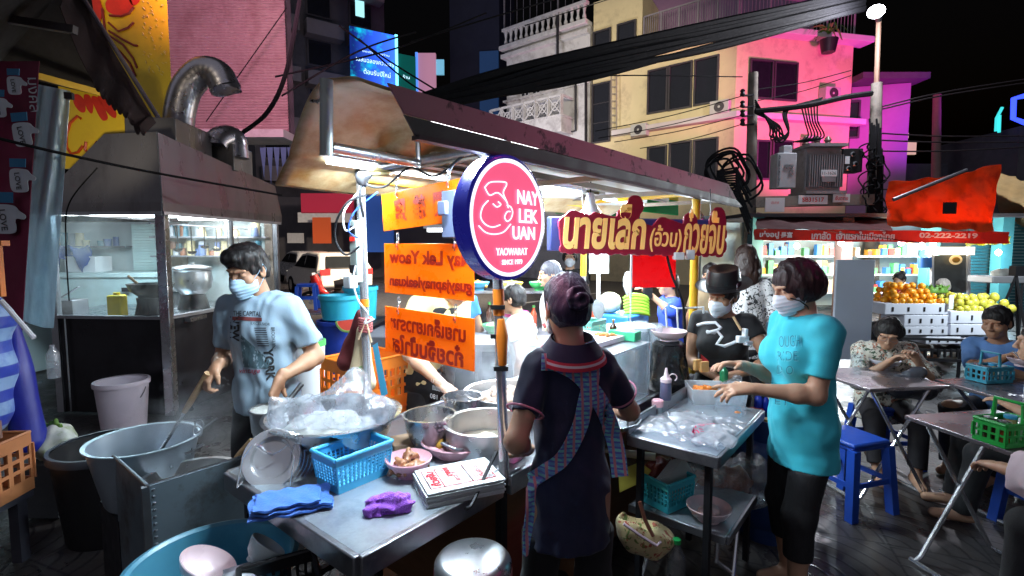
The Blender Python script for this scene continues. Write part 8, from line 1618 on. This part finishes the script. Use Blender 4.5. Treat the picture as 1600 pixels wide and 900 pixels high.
mb.box(P(1484, 462, 10.2), (.8, .35, .06)); obj('case_frame', mb, WHITEP, cn_); obj('glass', MB().box(P(1484, 428, 10.25), (.7, .04, .75)), mat('dim_glass', (.12, .13, .13), .1), cn_); obj('dish_photo', MB().lathe([(.001, .0), (.09, 0), (.10, -.01)], M=frame(P(1494, 406, 10.15), (1, 0, 0), (0, 0, 1)) @ Matrix.Scale(1.35, 4, (1, 0, 0)), n=24), glow('dish_photo', (.85, .62, .3), .5), cn_); obj('food_photo', MB().lathe([(.001, .01), (.05, .01), (.06, 0)], M=frame(P(1494, 406, 10.12), (1, 0, 0), (0, 0, 1)) @ Matrix.Scale(1.35, 4, (1, 0, 0)), n=16), mat('food_photo', (.6, .3, .05), .5), cn_); obj('blue_drum', MB().cyl(P(1446, 418, 10.3), P(1446, 402, 10.3), .13), mat('blue_drum', (.04, .2, .6), .4), cn_)
tsh = thing('teal_shutter', 'dark teal roller shutter at the far right of the shops', 'shutter', P(1560, 450, 12.2)); mb = MB()
for k in range(30): mb.box((P(1562, 400, 12.2).x, 12.2, .05+k*.075), (1.6, .05, .062))
obj('slats', mb, mat('teal_shutter', (.03, .14, .17), .5, .3), tsh)
wtb = thing('market_table', 'cluttered table under a white sheet by the teal shutter', 'table', P(1565, 470, 9)); obj('cloth', MB().box(P(1570, 436, 9), (.9, .5, .12)), WHITEP, wtb, bevel=.02); obj('leg', MB().bar(P(1545, 440, 8.9), (P(1545, 440, 8.9).x, 8.9, 0), .04, .04).bar(P(1598, 440, 8.9), (P(1598, 440, 8.9).x, 8.9, 0), .04, .04), DARK, wtb); soft('plastic_heap', 'heap of white plastic goods on the cluttered table', 'goods', (P(1570, 428, 9), (.5, .3, .25)), [(P(1558, 428, 9), P(1582, 426, 9), .09, .08)], mat('white_sack', (.55, .57, .52), .45), .02, (.02, 20), 3)
trp = thing('tripod', 'black camera tripod standing at the far right edge', 'tripod', (P(1588, 470, 7).x, 7, 0)); tpp = P(1588, 430, 7)
for k in range(3): a = k*2.1+.5; obj('leg', MB().tube([tpp, V((tpp.x+.3*math.cos(a), 7+.3*math.sin(a), 0))], .018, 6), BLACK, trp)
obj('head', MB().box(tpp+V((0, 0, .06)), (.12, .1, .14)), BLACK, trp)
# dragon fruit and display behind the hatted woman
st2 = thing('market_stall', 'fruit counter behind the woman in the black hat', 'stall', P(1200, 500, 5.0)); obj('counter', MB().box(P(1205, 545, 5.1), (.75, .5, .62)), mat('stall_blue', (.14, .22, .30), .6), st2)
heap('dragon_fruit', 'pink dragon fruit heaped on the counter behind the black hat', 'fruit', P(1207, 484, 5.0), .22, .10, 24, mat('dragon_fruit_skin', (.62, .05, .16), .45, var=.3, sc=12), .055, 3); soft('hanging_bag', 'clear bag of fruit hanging at the counter front', 'bag', (P(1216, 520, 4.75), (.14, .1, .2)), [(P(1216, 500, 4.75), P(1216, 530, 4.75), .03, .075)], BAG, .01, (.006, 30), 3)
# stalls seen through the cart: counter, bowls of toppings
st3 = thing('market_stall', 'rear stall counter crowded with bowls behind the round sign', 'stall', P(760, 560, 4.2)); obj('counter', MB().box((-.05, 4.25, .45), (2.3, .6, .9)), mat('stall_grey', (.10, .10, .12), .6), st3, bevel=.01); obj('shelf', MB().box((-.1, 4.5, 1.22), (1.4, .3, .02)).bar((-.75, 4.5, .9), (-.75, 4.5, 1.25), .03, .03).bar((.55, 4.5, .9), (.55, 4.5, 1.25), .03, .03), STEEL, st3)
COLS = ((.05, .45, .12), (.75, .75, .78), (.70, .25, .03), (.65, .05, .05), (.1, .4, .6), (.8, .6, .1)); nm = ('green', 'white', 'orange', 'red', 'blue', 'yellow')
for k, (x, z) in enumerate(((-.15, .9), (.10, .9), (-.5, .9), (.35, .9), (-.3, 1.23), (.0, 1.23), (.25, 1.23), (-.62, 1.23))):
    i = k % 6; bowl('bowl', '%s bowl of toppings %s the rear stall behind the signs' % (nm[i], 'on the upper shelf of' if z > 1 else 'on the counter of'), (x, 4.15 if z < 1 else 4.48, z), .10, .07, mat('bowl_'+nm[i], COLS[i], .35), group='bowls of toppings on the rear stall'); heap('toppings', '%s food heaped in the %s bowl %s the rear stall' % (nm[(i+2) % 6], nm[i], 'on the upper shelf of' if z > 1 else 'on the counter of'), 'food', V((x, 4.15 if z < 1 else 4.48, z+.035)), .07, .05, 10, mat('topping_%d' % ((i+2) % 3), ((.7, .3, .05), (.15, .35, .05), (.6, .5, .35))[(i+2) % 3], .5, var=.3, sc=30), .022, k)
c = V((.02, 3.75, .93)); tb4 = thing('pink_tub', 'clear tub with a hot pink lid behind the chrome post', 'tub', c); obj('body', MB().lathe([(.001, 0), (.085, 0), (.095, .17), (.001, .17)], c, 24), clear('cloudy_tub', lo=.35, hi=.6), tb4); obj('lid', MB().lathe([(.10, .165), (.102, .20), (.001, .205)], c, 24), mat('hot_pink', (.8, .05, .35), .4), tb4)
for k, (x, y, z, n_) in enumerate(((-.35, 4.2, 1.75, 'over the counter of the rear stall behind the signs'), (.75, 4.6, 1.72, 'over the fruit tray behind the far yellow post'))):  # two tubes added to brighten the stalls behind the cart
    q = V((x, y, z)); t = thing('tube_light', 'white tube light hung '+n_, 'lamp', q); obj('tube', MB().tube([q-V((.35, 0, 0)), q+V((.35, 0, 0))], .014, 8), TUBE, t); obj('fitting', MB().box(q+V((0, 0, .03)), (.76, .05, .03)), WHITEP, t); lamp('rear_tube_glow', 'AREA', q-V((0, 0, .03)), 26, (.9, .97, 1), .7, .06)
for k in range(14): bottle('sauce_bottle', 'sauce bottle in the crowded row at the back of the rear stall', V((-.85+k*.13, 4.33+.04*(k % 3), .9)), .03, .2+.03*(k % 4), mat('bottle_row_%d' % (k % 4), ((.6, .08, .03), (.05, .02, .01), (.1, .35, .12), (.75, .6, .2))[k % 4], .25), mat('bcap_row%d' % (k % 3), ((.8, .8, .8), (.7, .1, .05), (.1, .4, .1))[k % 3], .4), .4, group='bottles on the rear stall')
for k in range(9): bowl('bowl', 'small stacked bowl on the counter behind the food case', V((.50+.13*(k % 3), 4.1+.1*(k//3), .9)), .055, .05, mat('bowl_'+nm[(k*2+1) % 6], COLS[(k*2+1) % 6], .35), group='small bowls behind the food case')
tag(obj('tub_table', MB().box((.02, 3.7, .9), (.7, .4, .05)).bar((-.25, 3.7, 0), (-.25, 3.7, .9), .04, .04).bar((.3, 3.7, 0), (.3, 3.7, .9), .04, .04), STEEL_D), 'narrow steel table under the pink lidded tub', 'table')
# crates, bin and tubs by the left post
oc2 = V((-.80, 2.72, 0)); crate('orange_crate', 'bright orange crate stacked second from the floor behind the steel bowl', oc2+V((0, 0, .45)), .36, .28, .28, ORANGEP, CROT, nx=8, nz=3, group='orange crates'); crate('orange_crate', 'bright orange crate topmost behind the steel bowl', oc2+V((0, 0, .735)), .36, .28, .28, ORANGEP, CROT, nx=8, nz=3, group='orange crates'); crate('orange_crate', 'bright orange crate lowest on the ground behind the steel bowl', oc2+V((0, 0, .0)), .36, .28, .44, ORANGEP, CROT, nx=8, nz=3, group='orange crates')
def drum(name, label, px, y, zt, zb, r, m, lidm=None, cat='tub'):
    c = P(px, 400, y); c.z = zb; t = thing(name, label, cat, c); obj('body', MB().lathe([(.001, 0), (r*.88, 0), (r, zt-zb), (r*.95, zt-zb), (r*.84, .01), (.001, .01)], c, 32), m, t); obj('rim', MB().lathe([(r*.98, zt-zb-.03), (r*1.06, zt-zb-.03), (r*1.06, zt-zb+.005), (r*.94, zt-zb+.005)], c, 32), lidm or m, t); return t
drum('white_bucket', 'white bucket with a green rim behind the man', 478, 3.25, 1.0, .62, .10, WHITEP, mat('green_rim', (.1, .55, .12), .4), 'bucket'); tag(obj('bucket_stand', MB().box((P(478, 400, 3.25).x, 3.25, .31), (.24, .24, .62)), DARK), 'dark stand under the green rimmed bucket', 'stand')
drum('teal_tub', 'deep teal tub standing on the blue bin', 530, 4.3, 1.20, 1.0, .17, mat('teal_tub', (.02, .34, .48), .4)); drum('blue_bin', 'tall dark blue bin under the teal tub', 530, 4.3, .985, 0, .19, mat('royal_bin', (.012, .04, .30), .4), cat='bin'); drum('teal_tub', 'second teal tub further behind the chrome post', 562, 4.6, 1.25, .95, .15, mat('teal_tub', (.02, .34, .48), .4)); tag(obj('tub_bench', MB().box((P(562, 400, 4.6).x, 4.6, .93), (.34, .5, .03)).bar((P(562, 400, 4.6).x, 4.6, 0), (P(562, 400, 4.6).x, 4.6, .92), .06, .06), DARK), 'dark bench under the second teal tub', 'bench')
wmn = P(545, 500, 4.05); t = thing('watermelon_slice', 'red watermelon slice beside the teal tub', 'watermelon', wmn); M = frame(wmn, (1, .1, .12), (0, .2, 1)); ar = [(.085*math.cos(a), .085*math.sin(a)) for a in np.linspace(math.pi, 2*math.pi, 17)]; obj('flesh', MB().prism(ar, .03, M=M), mat('melon_flesh', (.72, .08, .05), .4), t); obj('rind', MB().tube([M @ V((.090*math.cos(a), .090*math.sin(a), .015)) for a in np.linspace(math.pi, 2*math.pi, 17)], .016, 6), mat('melon_rind', (.25, .45, .12), .4), t)
# road: cars, motorbike
CARW = mat('pearl_car_paint', (.70, .66, .62), .22, var=.02, coat=.6); CGL = mat('car_glass', (.015, .017, .02), .06, spec=.8); TAIL = glow('tail_lamp', (.7, .02, .02), .8)
def car(label, loc, rz, m, l=4.1, w_=1.7, h=1.48):
    t = thing('parked_car', label, 'car', loc, rz, 'cars on the road'); M = WM[t.name]
    prof = [(-2.0, .55), (-2.02, .80), (-1.90, .92), (-1.62, 1.36), (-1.35, 1.45), (-.2, 1.48), (.35, 1.40), (1.05, .98), (1.85, .84), (2.04, .62), (2.0, .34), (1.72, .30), (-1.75, .30), (-2.0, .38)]
    n = len(prof); mb = MB(); vs = []
    for k, (yy, ins) in enumerate(((-.85, .0), (-.80, 1), (.80, 1), (.85, 0))): pass
    def row(y, tuck): return [(x*(1-.01*tuck), y*(1-(.17 if z > .95 else .0)*(z-.95)/.5), z) for x, z in prof]
    vs = row(-w_/2, 0)+row(w_/2, 0); fs = [tuple(reversed(range(n))), tuple(range(n, 2*n))]+[(i, (i+1) % n, n+(i+1) % n, n+i) for i in range(n)]; mb.add(vs, fs, M=M); obj('body', mb, m, t, bevel=.07)
    yo = lambda z: w_/2*(1-.17*max(0, z-.95)/.5)+.008
    for s_ in (-1, 1):
        for pts in ([(-1.55, .97), (-1.35, 1.33), (-.35, 1.38), (-.35, .97)], [(-.27, .97), (-.27, 1.38), (.25, 1.33), (.85, .98)]): mb = MB(); v8 = [(x, s_*(yo(z)-.02), z) for x, z in pts]+[(x, s_*(yo(z)+.004), z) for x, z in pts]; mb.add(v8, [(0, 1, 2, 3), (7, 6, 5, 4), (0, 4, 5, 1), (1, 5, 6, 2), (2, 6, 7, 3), (3, 7, 4, 0)], M=M); obj('side_window', mb, CGL, t)
        for x in (-1.25, 1.28):
            W_ = M @ Matrix.Translation((x, s_*(w_/2-.06), .31)) @ Matrix.Rotation(math.pi/2, 4, 'X'); wh = obj('wheel', MB().lathe([(.001, -.09), (.2, -.09), (.2, .09), (.001, .09)], M=W_, n=20), CHROME, t); obj('tyre', MB().lathe([(.2, -.1), (.30, -.1), (.31, -.06), (.31, .06), (.30, .1), (.2, .1)], M=W_, n=28), RUBBER, wh)
        obj('tail_light', MB().box((-1.97, s_*.68, .86), (.12, .3, .18), M=M), TAIL, t); obj('headlight', MB().box((1.93, s_*.6, .72), (.2, .4, .14), M=M), glow('headlamp', (1, .95, .8), 1.5), t)
    mb = MB(); v8 = [(-1.93, -.62, .98), (-1.93, .62, .98), (-1.66, .55, 1.34), (-1.66, -.55, 1.34)]; mb.add([(x-.01, y, z+.008) for x, y, z in v8]+[(x+.04, y, z-.03) for x, y, z in v8], [(0, 1, 2, 3), (7, 6, 5, 4), (0, 4, 5, 1), (1, 5, 6, 2), (2, 6, 7, 3), (3, 7, 4, 0)], M=M); obj('rear_window', mb, CGL, t); obj('number_plate', MB().box((-2.03, 0, .70), (.02, .4, .14), M=M), WHITEP, t); return t
cl_ = P(503, 400, 17.2); car('pearl white hatchback parked across the road behind the man', (cl_.x, 17.6, 0), R(128), CARW)
c2 = P(462, 400, 23); car('second pale car further back behind the white hatchback', (c2.x, 24, 0), R(128), mat('silver_paint', (.5, .5, .52), .25, .4), h=1.6)
lamp('road_light', 'SPOT', C(11, 6.0, 7), 9000, (1, .82, .6), .3, aim=(-6, 17, 0), angle=R(80), blend=.8)
mc_ = P(524, 400, 12.5); mt = thing('motorbike', 'red motorbike parked by the white hatchback', 'motorbike', (mc_.x, 12.5, 0), R(200)); M = WM[mt.name]
for x in (-.6, .6):
    W_ = M @ Matrix.Translation((x, 0, .28)) @ Matrix.Rotation(math.pi/2, 4, 'X'); wh = obj('wheel', MB().lathe([(.02, -.03), (.05, -.03), (.05, .03), (.02, .03)], M=W_, n=14), CHROME, mt); obj('tyre', MB().tube([W_ @ V((.25*math.cos(a), .25*math.sin(a), 0)) for a in np.linspace(0, 6.283, 25)[:-1]], .04, 8, closed=True), RUBBER, wh)
MRED = mat('red_fairing', (.55, .02, .015), .25, coat=.5); mb = MB(); mb.tube([M @ V(p) for p in ((.52, 0, .95), (.45, 0, .75), (.38, 0, .55), (.1, 0, .38), (-.3, 0, .45))], [.09, .13, .12, .09, .10], 10); obj('fairing', mb, MRED, mt); mb = MB(); mb.tube([M @ V(p) for p in ((.05, 0, .70), (-.3, 0, .74), (-.75, 0, .80))], [.10, .13, .08], 10); obj('saddle', mb, BLACK, mt); mb = MB(); mb.tube([M @ V(p) for p in ((.60, 0, .28), (.45, 0, .95), (.40, 0, 1.0))], .03, 8); mb.tube([M @ V((.38, -.32, 1.04)), M @ V((.42, 0, 1.0)), M @ V((.38, .32, 1.04))], .018, 6); mb.tube([M @ V((-.1, -.1, .35)), M @ V((-.75, -.12, .35))], .04, 8); obj('handlebar', mb, CHROME, mt); obj('headlight', MB().lathe([(.001, .05), (.08, .03), (.09, -.04), (.001, -.06)], M=M @ Matrix.Translation((.52, 0, .92)) @ Matrix.Rotation(1.57, 4, 'Y'), n=14), WHITEP, mt)
# shopfronts across the road
xr = thing('far_shopfront', 'dim shopfront with red fascia and blue posters across the road', 'building', (-7, 27, 0)); obj('wall', MB().box((-9, 28.5, 2.2), (12, 1, 4.4)), DKW, xr); obj('red_fascia', MB().box(P(512, 318, 26), (2.6, .3, 1.0)), glow('dim_red_fascia', (.4, .02, .05), .3), xr); obj('white_fascia', MB().box(P(510, 340, 26), (2.8, .3, .5)), mat('pale_fascia', (.6, .6, .62), .5), xr); obj('orange_poster', MB().box(P(503, 360, 25.5), (.9, .1, 1.3)), glow('orange_poster', (.5, .08, .02), .2), xr); obj('blue_poster', MB().box(P(590, 345, 26), (1.6, .3, 3.2)), glow('blue_poster', (.02, .08, .35), .3), xr); obj('notice', MB().box(P(462, 372, 25.5), (.8, .1, .5)), mat('pale_notice', (.35, .35, .38), .6), xr)
for x in (600, 620, 640): obj('white_poster', MB().box(P(x, 322, 26)+V((.2, 0, 0)), (.4, .2, 1.4)), glow('pale_poster', (.3, .35, .42), .4), xr)
# ------------------------------------------------------------------ poles, transformer, cables
YP = 14.0
def upole(label, px, y0, rt, rb, top, lean=0):
    a = P(px, 400, YP); a.z = 0; b = P(px+lean, top, YP); t = thing('utility_pole', label, 'pole', a); obj('shaft', MB().tube([a, b], [rb, rt], 14), CONC, t); return t, b
up1, e1 = upole('shorter concrete utility pole left of the transformer', 1172, 0, .12, .17, 114, 5); mb = MB()
for k, y in enumerate((150, 168, 182, 196)): mb.bar(P(1160, y, YP-.15), P(1178, y-2, YP-.15), .04, .04); mb.lathe([(.05, 0), (.07, .04), (.05, .1), (.07, .14), (.03, .18)], P(1160, y, YP-.15), 8)
obj('insulator', mb, DARK, up1)
up2, e2 = upole('tall concrete lamp pole right of the transformer', 1364, 0, .13, .20, 130, 6); obj('lamp_mast', MB().tube([P(1369, 140, YP), P(1373, 30, YP)], .06, 8), mat('rusty_mast', (.22, .13, .09), .6), up2)
lh = obj('lamp_head', MB().tube([P(1373, 32, YP), P(1372, 20, YP-.3), P(1369, 17, YP-.8)], [.07, .12, .14], 10), DARK, up2); obj('lens', MB().lathe([(.19*math.sin(t), -.15*math.cos(t)) for t in np.linspace(.02, 3.12, 12)], P(1369, 18, YP-.9), 24), glow('street_lens', (.93, .92, 1), 30), lh); lamp('street_lamp_glow', 'POINT', P(1369, 22, YP-1.1), 420, (.9, .9, 1), .25)
mb = MB()
for k in range(26): x = 1366+rnd.uniform(-9, 14); mb.tube([P(x, 205+rnd.uniform(-20, 30), YP-.25), P(x+rnd.uniform(-5, 8), 260, YP-.35), P(x+rnd.uniform(-8, 8), 352, YP-.3)], .025, 5)
for k in range(10): x, y = 1360+rnd.uniform(-10, 16), 235+k*10; r_ = rnd.uniform(.12, .3); mb.tube([P(x, y, YP-.4)+V((r_*math.cos(a), .1*math.sin(3*a), r_*math.sin(a)*1.3)) for a in np.linspace(0, 6.283, 26)], .02, 5)
tag(obj('cable_coil', mb, RUBBER), 'tangle of black cable coils hanging on the lamp pole', 'cable')
mb = MB()
for k in range(7): x, y = 1140+rnd.uniform(-14, 20), 258+rnd.uniform(-10, 30); r_ = rnd.uniform(.15, .4); mb.tube([P(x, y, 9.5)+V((r_*math.cos(a), .1*math.sin(3*a), r_*math.sin(a))) for a in np.linspace(0, 6.283, 28)], .022, 5)
for k in range(12): mb.tube([P(1120, 268+k*3, 9.4), P(1150, 262+k*4, 9.4), P(1172+rnd.uniform(-4, 4), 300+k*6, 9.5)], .022, 5)
tag(obj('cable_coil', mb, RUBBER), 'tangle of black cable coils beside the shorter pole', 'cable')
pf = thing('pole_platform', 'concrete beam platform between the two utility poles', 'platform', P(1270, 330, YP)); obj('beam', MB().bar(P(1178, 316, YP-.3), P(1362, 312, YP-.3), .22, .28), CONC, pf); obj('beam', MB().bar(P(1178, 316, YP+.3), P(1362, 312, YP+.3), .22, .28), CONC, pf)
TRG = mat('transformer_grey', (.30, .29, .31), .5, .3, var=.15, stain=(.18, .15, .14), st=(.55, .7)); tf = thing('transformer', 'grey finned power transformer on the pole platform', 'transformer', P(1274, 305, YP)); c = P(1274, 268, YP); W2 = 54*YP/FPX; H2 = 66*YP/FPX; obj('tank', MB().box(c, (W2, .7, H2)), TRG, tf, bevel=.03); mb = MB()
for k in range(15): mb.box((c.x-W2/2+.05+k*(W2-.1)/14, c.y-.42, c.z-.05), (.025, .16, H2*.72))
obj('fin', mb, TRG, tf); mb = MB(); mb.box((c.x, c.y-.1, c.z+H2/2+.03), (W2*1.06, .9, .08)); mb.box((c.x, c.y-.1, c.z-H2/2-.03), (W2*1.1, .9, .08)); obj('flange', mb, TRG, tf)
mb = MB()
for k in (-.3, 0, .3): mb.lathe([(.09, 0), (.06, .05), (.10, .1), (.06, .15), (.10, .2), (.05, .3), (.001, .32)], (c.x+k, c.y, c.z+H2/2+.05), 10)
obj('bushing', mb, mat('bushing', (.16, .1, .08), .3), tf); obj('plate', MB().box((c.x+.05, c.y-.52, c.z-.12), (.42, .02, .17)), WHITEP, tf); tx = MB(); tx.text('11-1626', .12, frame((c.x+.05, c.y-.535, c.z-.12), (1, 0, 0), (0, 0, 1)), fit=(.36, .08)); obj('lettering', tx, INK, tf); obj('number_plate', MB().box((c.x+.05, c.y-.52, c.z-.28), (.36, .02, .13)), TRG, tf)
cab = thing('switch_cabinet', 'pale grey switch cabinet left of the transformer', 'cabinet', P(1224, 298, YP-.2)); cc_ = P(1223, 268, YP-.2); obj('body', MB().box(cc_, (.52, .4, .92)), mat('pale_cabinet_grey', (.42, .45, .48), .5), cab, bevel=.02); obj('top', MB().box(cc_+V((.05, 0, .56)), (.24, .24, .22)), mat('pale_cabinet_grey', (.42, .45, .48), .5), cab, bevel=.02); mb = MB(); mb.box(cc_+V((.05, -.21, .1)), (.22, .02, .10)); mb.box(cc_+V((.12, -.21, -.05)), (.10, .02, .12)); mb.bar(cc_+V((-.2, -.21, .4)), cc_+V((-.2, -.21, -.4)), .03, .03); obj('fitting', mb, STEEL, cab)
jb2 = thing('meter_box', 'black meter box right of the transformer', 'box', P(1326, 270, YP)); c3 = P(1325, 252, YP-.2); obj('body', MB().box(c3, (.56, .35, .62)), BLACK, jb2, bevel=.02); mb = MB(); mb.box(c3+V((-.14, -.18, 0)), (.12, .02, .2)); obj('label_plate', mb, WHITEP, jb2); mb = MB()
for p in ((.0, .15), (.08, -.1), (-.1, -.22)): mb.lathe([(.06, 0), (.07, .02), (.04, .03)], M=frame(c3+V((p[0], -.18, p[1])), (1, 0, 0), (0, 0, 1)), n=14)
obj('dial', mb, STEEL, jb2)
for (x0, x1, y0, y1, s, lab, m_) in ((1195, 1226, 309, 331, '', 'white notice plate at the left end of the pole beam', None), (1247, 1293, 305, 319, 'SB31517', 'white plate with a red number on the pole beam', 1), (1301, 1328, 303, 316, 'อันตราย', 'small white warning plate at the right of the pole beam', 1)):
    a, b = P(x0, y1, YP-.5), P(x1, y0, YP-.5); t = thing('number_plate', lab, 'sign', ((a.x+b.x)/2, a.y, a.z)); obj('plate', MB().box(((a.x+b.x)/2, a.y, (a.z+b.z)/2), (b.x-a.x, .03, b.z-a.z)), WHITEP, t)
    if s: tx = MB(); tx.text(s, .2, frame(((a.x+b.x)/2, a.y-.018, (a.z+b.z)/2), (1, 0, 0), (0, 0, 1)), fit=((b.x-a.x)*.75, (b.z-a.z)*.5), bold=.004); obj('lettering', tx, mat('red_plate_print', (.6, .03, .05), .6), t)
    else: tx = MB(); tx.text('ประกาศ', .2, frame(((a.x+b.x)/2, a.y-.018, (a.z+b.z)/2+.06), (1, 0, 0), (0, 0, 1)), fit=((b.x-a.x)*.4, .08)); obj('lettering', tx, mat('red_plate_print', (.6, .03, .05), .6), t)
up3 = thing('utility_pole', 'distant thin pole at the right of the red tarpaulin', 'pole', (P(1464, 400, 20).x, 20, 0)); obj('shaft', MB().tube([(P(1464, 400, 20).x, 20, 0), P(1464, 148, 20)], [.2, .13], 10), mat('dusky_pole', (.12, .07, .07), .8), up3)
for i in range(13):
    o_ = (i-6)*2.3; j = [rnd.uniform(-8, 8) for _ in range(5)]
    cable('overhead_cable', 'thick black overhead cable in the bundle crossing before the cream building', [P(640, 166+o_*.5+j[0], 8.5), P(760, 134+o_+j[1], 9), P(920, 98+o_*1.4+j[2], 10), P(1130, 52+o_*1.5+j[3], 12), P(1350, 2+o_+j[4]*.5, YP)], (.07, .03, .055, .02, .05)[i % 5], mat('grey_cable', (.10, .10, .11), .5) if i % 5 == 3 else RUBBER)['group'] = 'bundled overhead cables'
for i, pts in enumerate(([(820, 40, 16), (980, -10, 15)], [(640, 66, 9), (820, 12, 10), (900, -10, 11)], [(530, 40, 8), (600, 90, 8.4), (680, 140, 8.6)], [(440, 150, 8), (560, 80, 8.4), (650, 50, 9)], [(560, 60, 8), (640, 130, 8.4), (700, 160, 8.8)], [(430, 120, 8), (620, 75, 9), (760, 20, 10)], [(700, 160, 8.8), (900, 120, 11), (1160, 120, YP)])): cable('overhead_wire', 'thin dark wire crossing the night sky over the cart roof', [P(*p) for p in pts], .014, RUBBER)['group'] = 'thin overhead wires'
for i, (x0, y0, x1, y1) in enumerate(((930, 205, 1160, 150), (935, 216, 1160, 166), (960, 222, 1160, 180), (1000, 232, 1160, 194), (1180, 140, 1330, 110), (1180, 158, 1330, 118))): cable('facade_wire', 'thin wire strung along the front of the corner building', [P(x0, y0, 16 if i < 4 else YP), P((x0+x1)/2, (y0+y1)/2+4, YP+.8), P(x1, y1, YP)], .012, RUBBER)['group'] = 'wires along the corner building'
for i, (y0, y1, s) in enumerate(((168, 118, 0), (172, 124, 0), (208, 212, 3), (219, 222, 2), (236, 228, 4), (296, 284, 5))): cable('side_wire', 'dark wire running right from the lamp pole', [P(1372, y0, YP), P(1480, (y0+y1)/2+s, 15), P(1640, y1, 16)], .02, mat('dim_wire', (.05, .04, .045), .6))['group'] = 'wires right of the lamp pole'
for i in range(8): x = 1185+i*3; cable('drip_loop', 'looping service cable hung before the pink wall', [P(1180, 156+i*3, YP-.3), P(1202+i*2, 195, YP-.35), P(1205+(i % 4)*7, 214+(i % 3)*4, YP-.35), P(1232, 210-i, YP-.35), P(1226+(i % 3)*3, 172, YP-.3), P(1278+i, 160-i, YP-.25)], .022, RUBBER)['group'] = 'looping service cables'
for i in range(6): cable('drip_loop', 'looping service cable dropping toward the transformer top', [P(1252+i*5, 166, YP-.3), P(1258+i*4, 190, YP-.35), P(1262+i*5, 214, YP-.35), P(1240+i*3, 222, YP-.3)], .02, RUBBER)['group'] = 'service cables over the transformer'
tag(cable('trunk_cable', 'thick black trunk cable sagging from pole to pole above the transformer', [P(1180, 174, YP-.3), P(1260, 165, YP-.3), P(1320, 152, YP-.3), P(1362, 146, YP-.2)], .07), None)
# roof-top plant
pl2 = thing('potted_palm', 'dark potted palm on the pink ledge', 'plant', E2+KR*-.8+V((0, 0, 10.45))); pp0 = P(1295, 66, 21); obj('pot', MB().lathe([(.001, 0), (.25, 0), (.34, .5), (.3, .5)], pp0-V((0, 0, .4)), 14), BLACK, pl2); mb = MB()
for k in range(22):
    a, l = rnd.random()*6.28, rnd.uniform(.5, 1.1); p = [pp0+V((math.cos(a)*l*t, math.sin(a)*l*t*.6, .1+l*(1.2*t-1.3*t*t)+.25)) for t in np.linspace(0, 1, 6)]
    for i in range(5):
        n = V((-math.sin(a), math.cos(a), .3))*.07*(1-i/6); mb.add([p[i]-n, p[i]+n, p[i+1]+n*.8, p[i+1]-n*.8], [(0, 1, 2, 3)])
obj('fronds', mb, GRN, pl2)

# steam over the pots
def steam(name, label, c, r, dens):
    M, T, N, L, B = nodes(name); N.remove(B); v = N.new('ShaderNodeVolumePrincipled'); v.inputs['Color'].default_value = (.9, .93, 1, 1); tc = N.new('ShaderNodeTexCoord'); ln = N.new('ShaderNodeVectorMath'); ln.operation = 'LENGTH'; mp = N.new('ShaderNodeMapping'); mp.inputs['Scale'].default_value = tuple(1/x for x in r); L.new(tc.outputs['Object'], mp.inputs[0]); L.new(mp.outputs[0], ln.inputs[0])
    n = noise_fac(N, L, 5, 5, rough=.7); a = ramp(N, L, n, .46, .72); f = ramp(N, L, ln.outputs['Value'], .25, .95, (1, 1, 1), (0, 0, 0)); m = mixc(N, L, 1.0, a, f, 'MULTIPLY'); q = N.new('ShaderNodeMath'); q.operation = 'MULTIPLY'; q.inputs[1].default_value = dens; L.new(m, q.inputs[0]); L.new(q.outputs[0], v.inputs['Density']); L.new(v.outputs[0], N['Material Output'].inputs['Volume'])
    o = obj(name, MB().lathe([(math.sin(t), -math.cos(t)) for t in np.linspace(.01, 3.13, 14)], n=20, M=Matrix.Translation(V(c)) @ Matrix.Diagonal((*r, 1))), M, origin=c); return tag(o, label, 'steam', kind='stuff')
steam('steam', 'pale steam rising from the stock pots', V((-.02, 2.25, 1.10)), (.34, .34, .26), 5.0)
steam('steam', 'pale steam rising from the boiling pot at left', X(.26, .26, .86), (.26, .26, .22), 4.0)
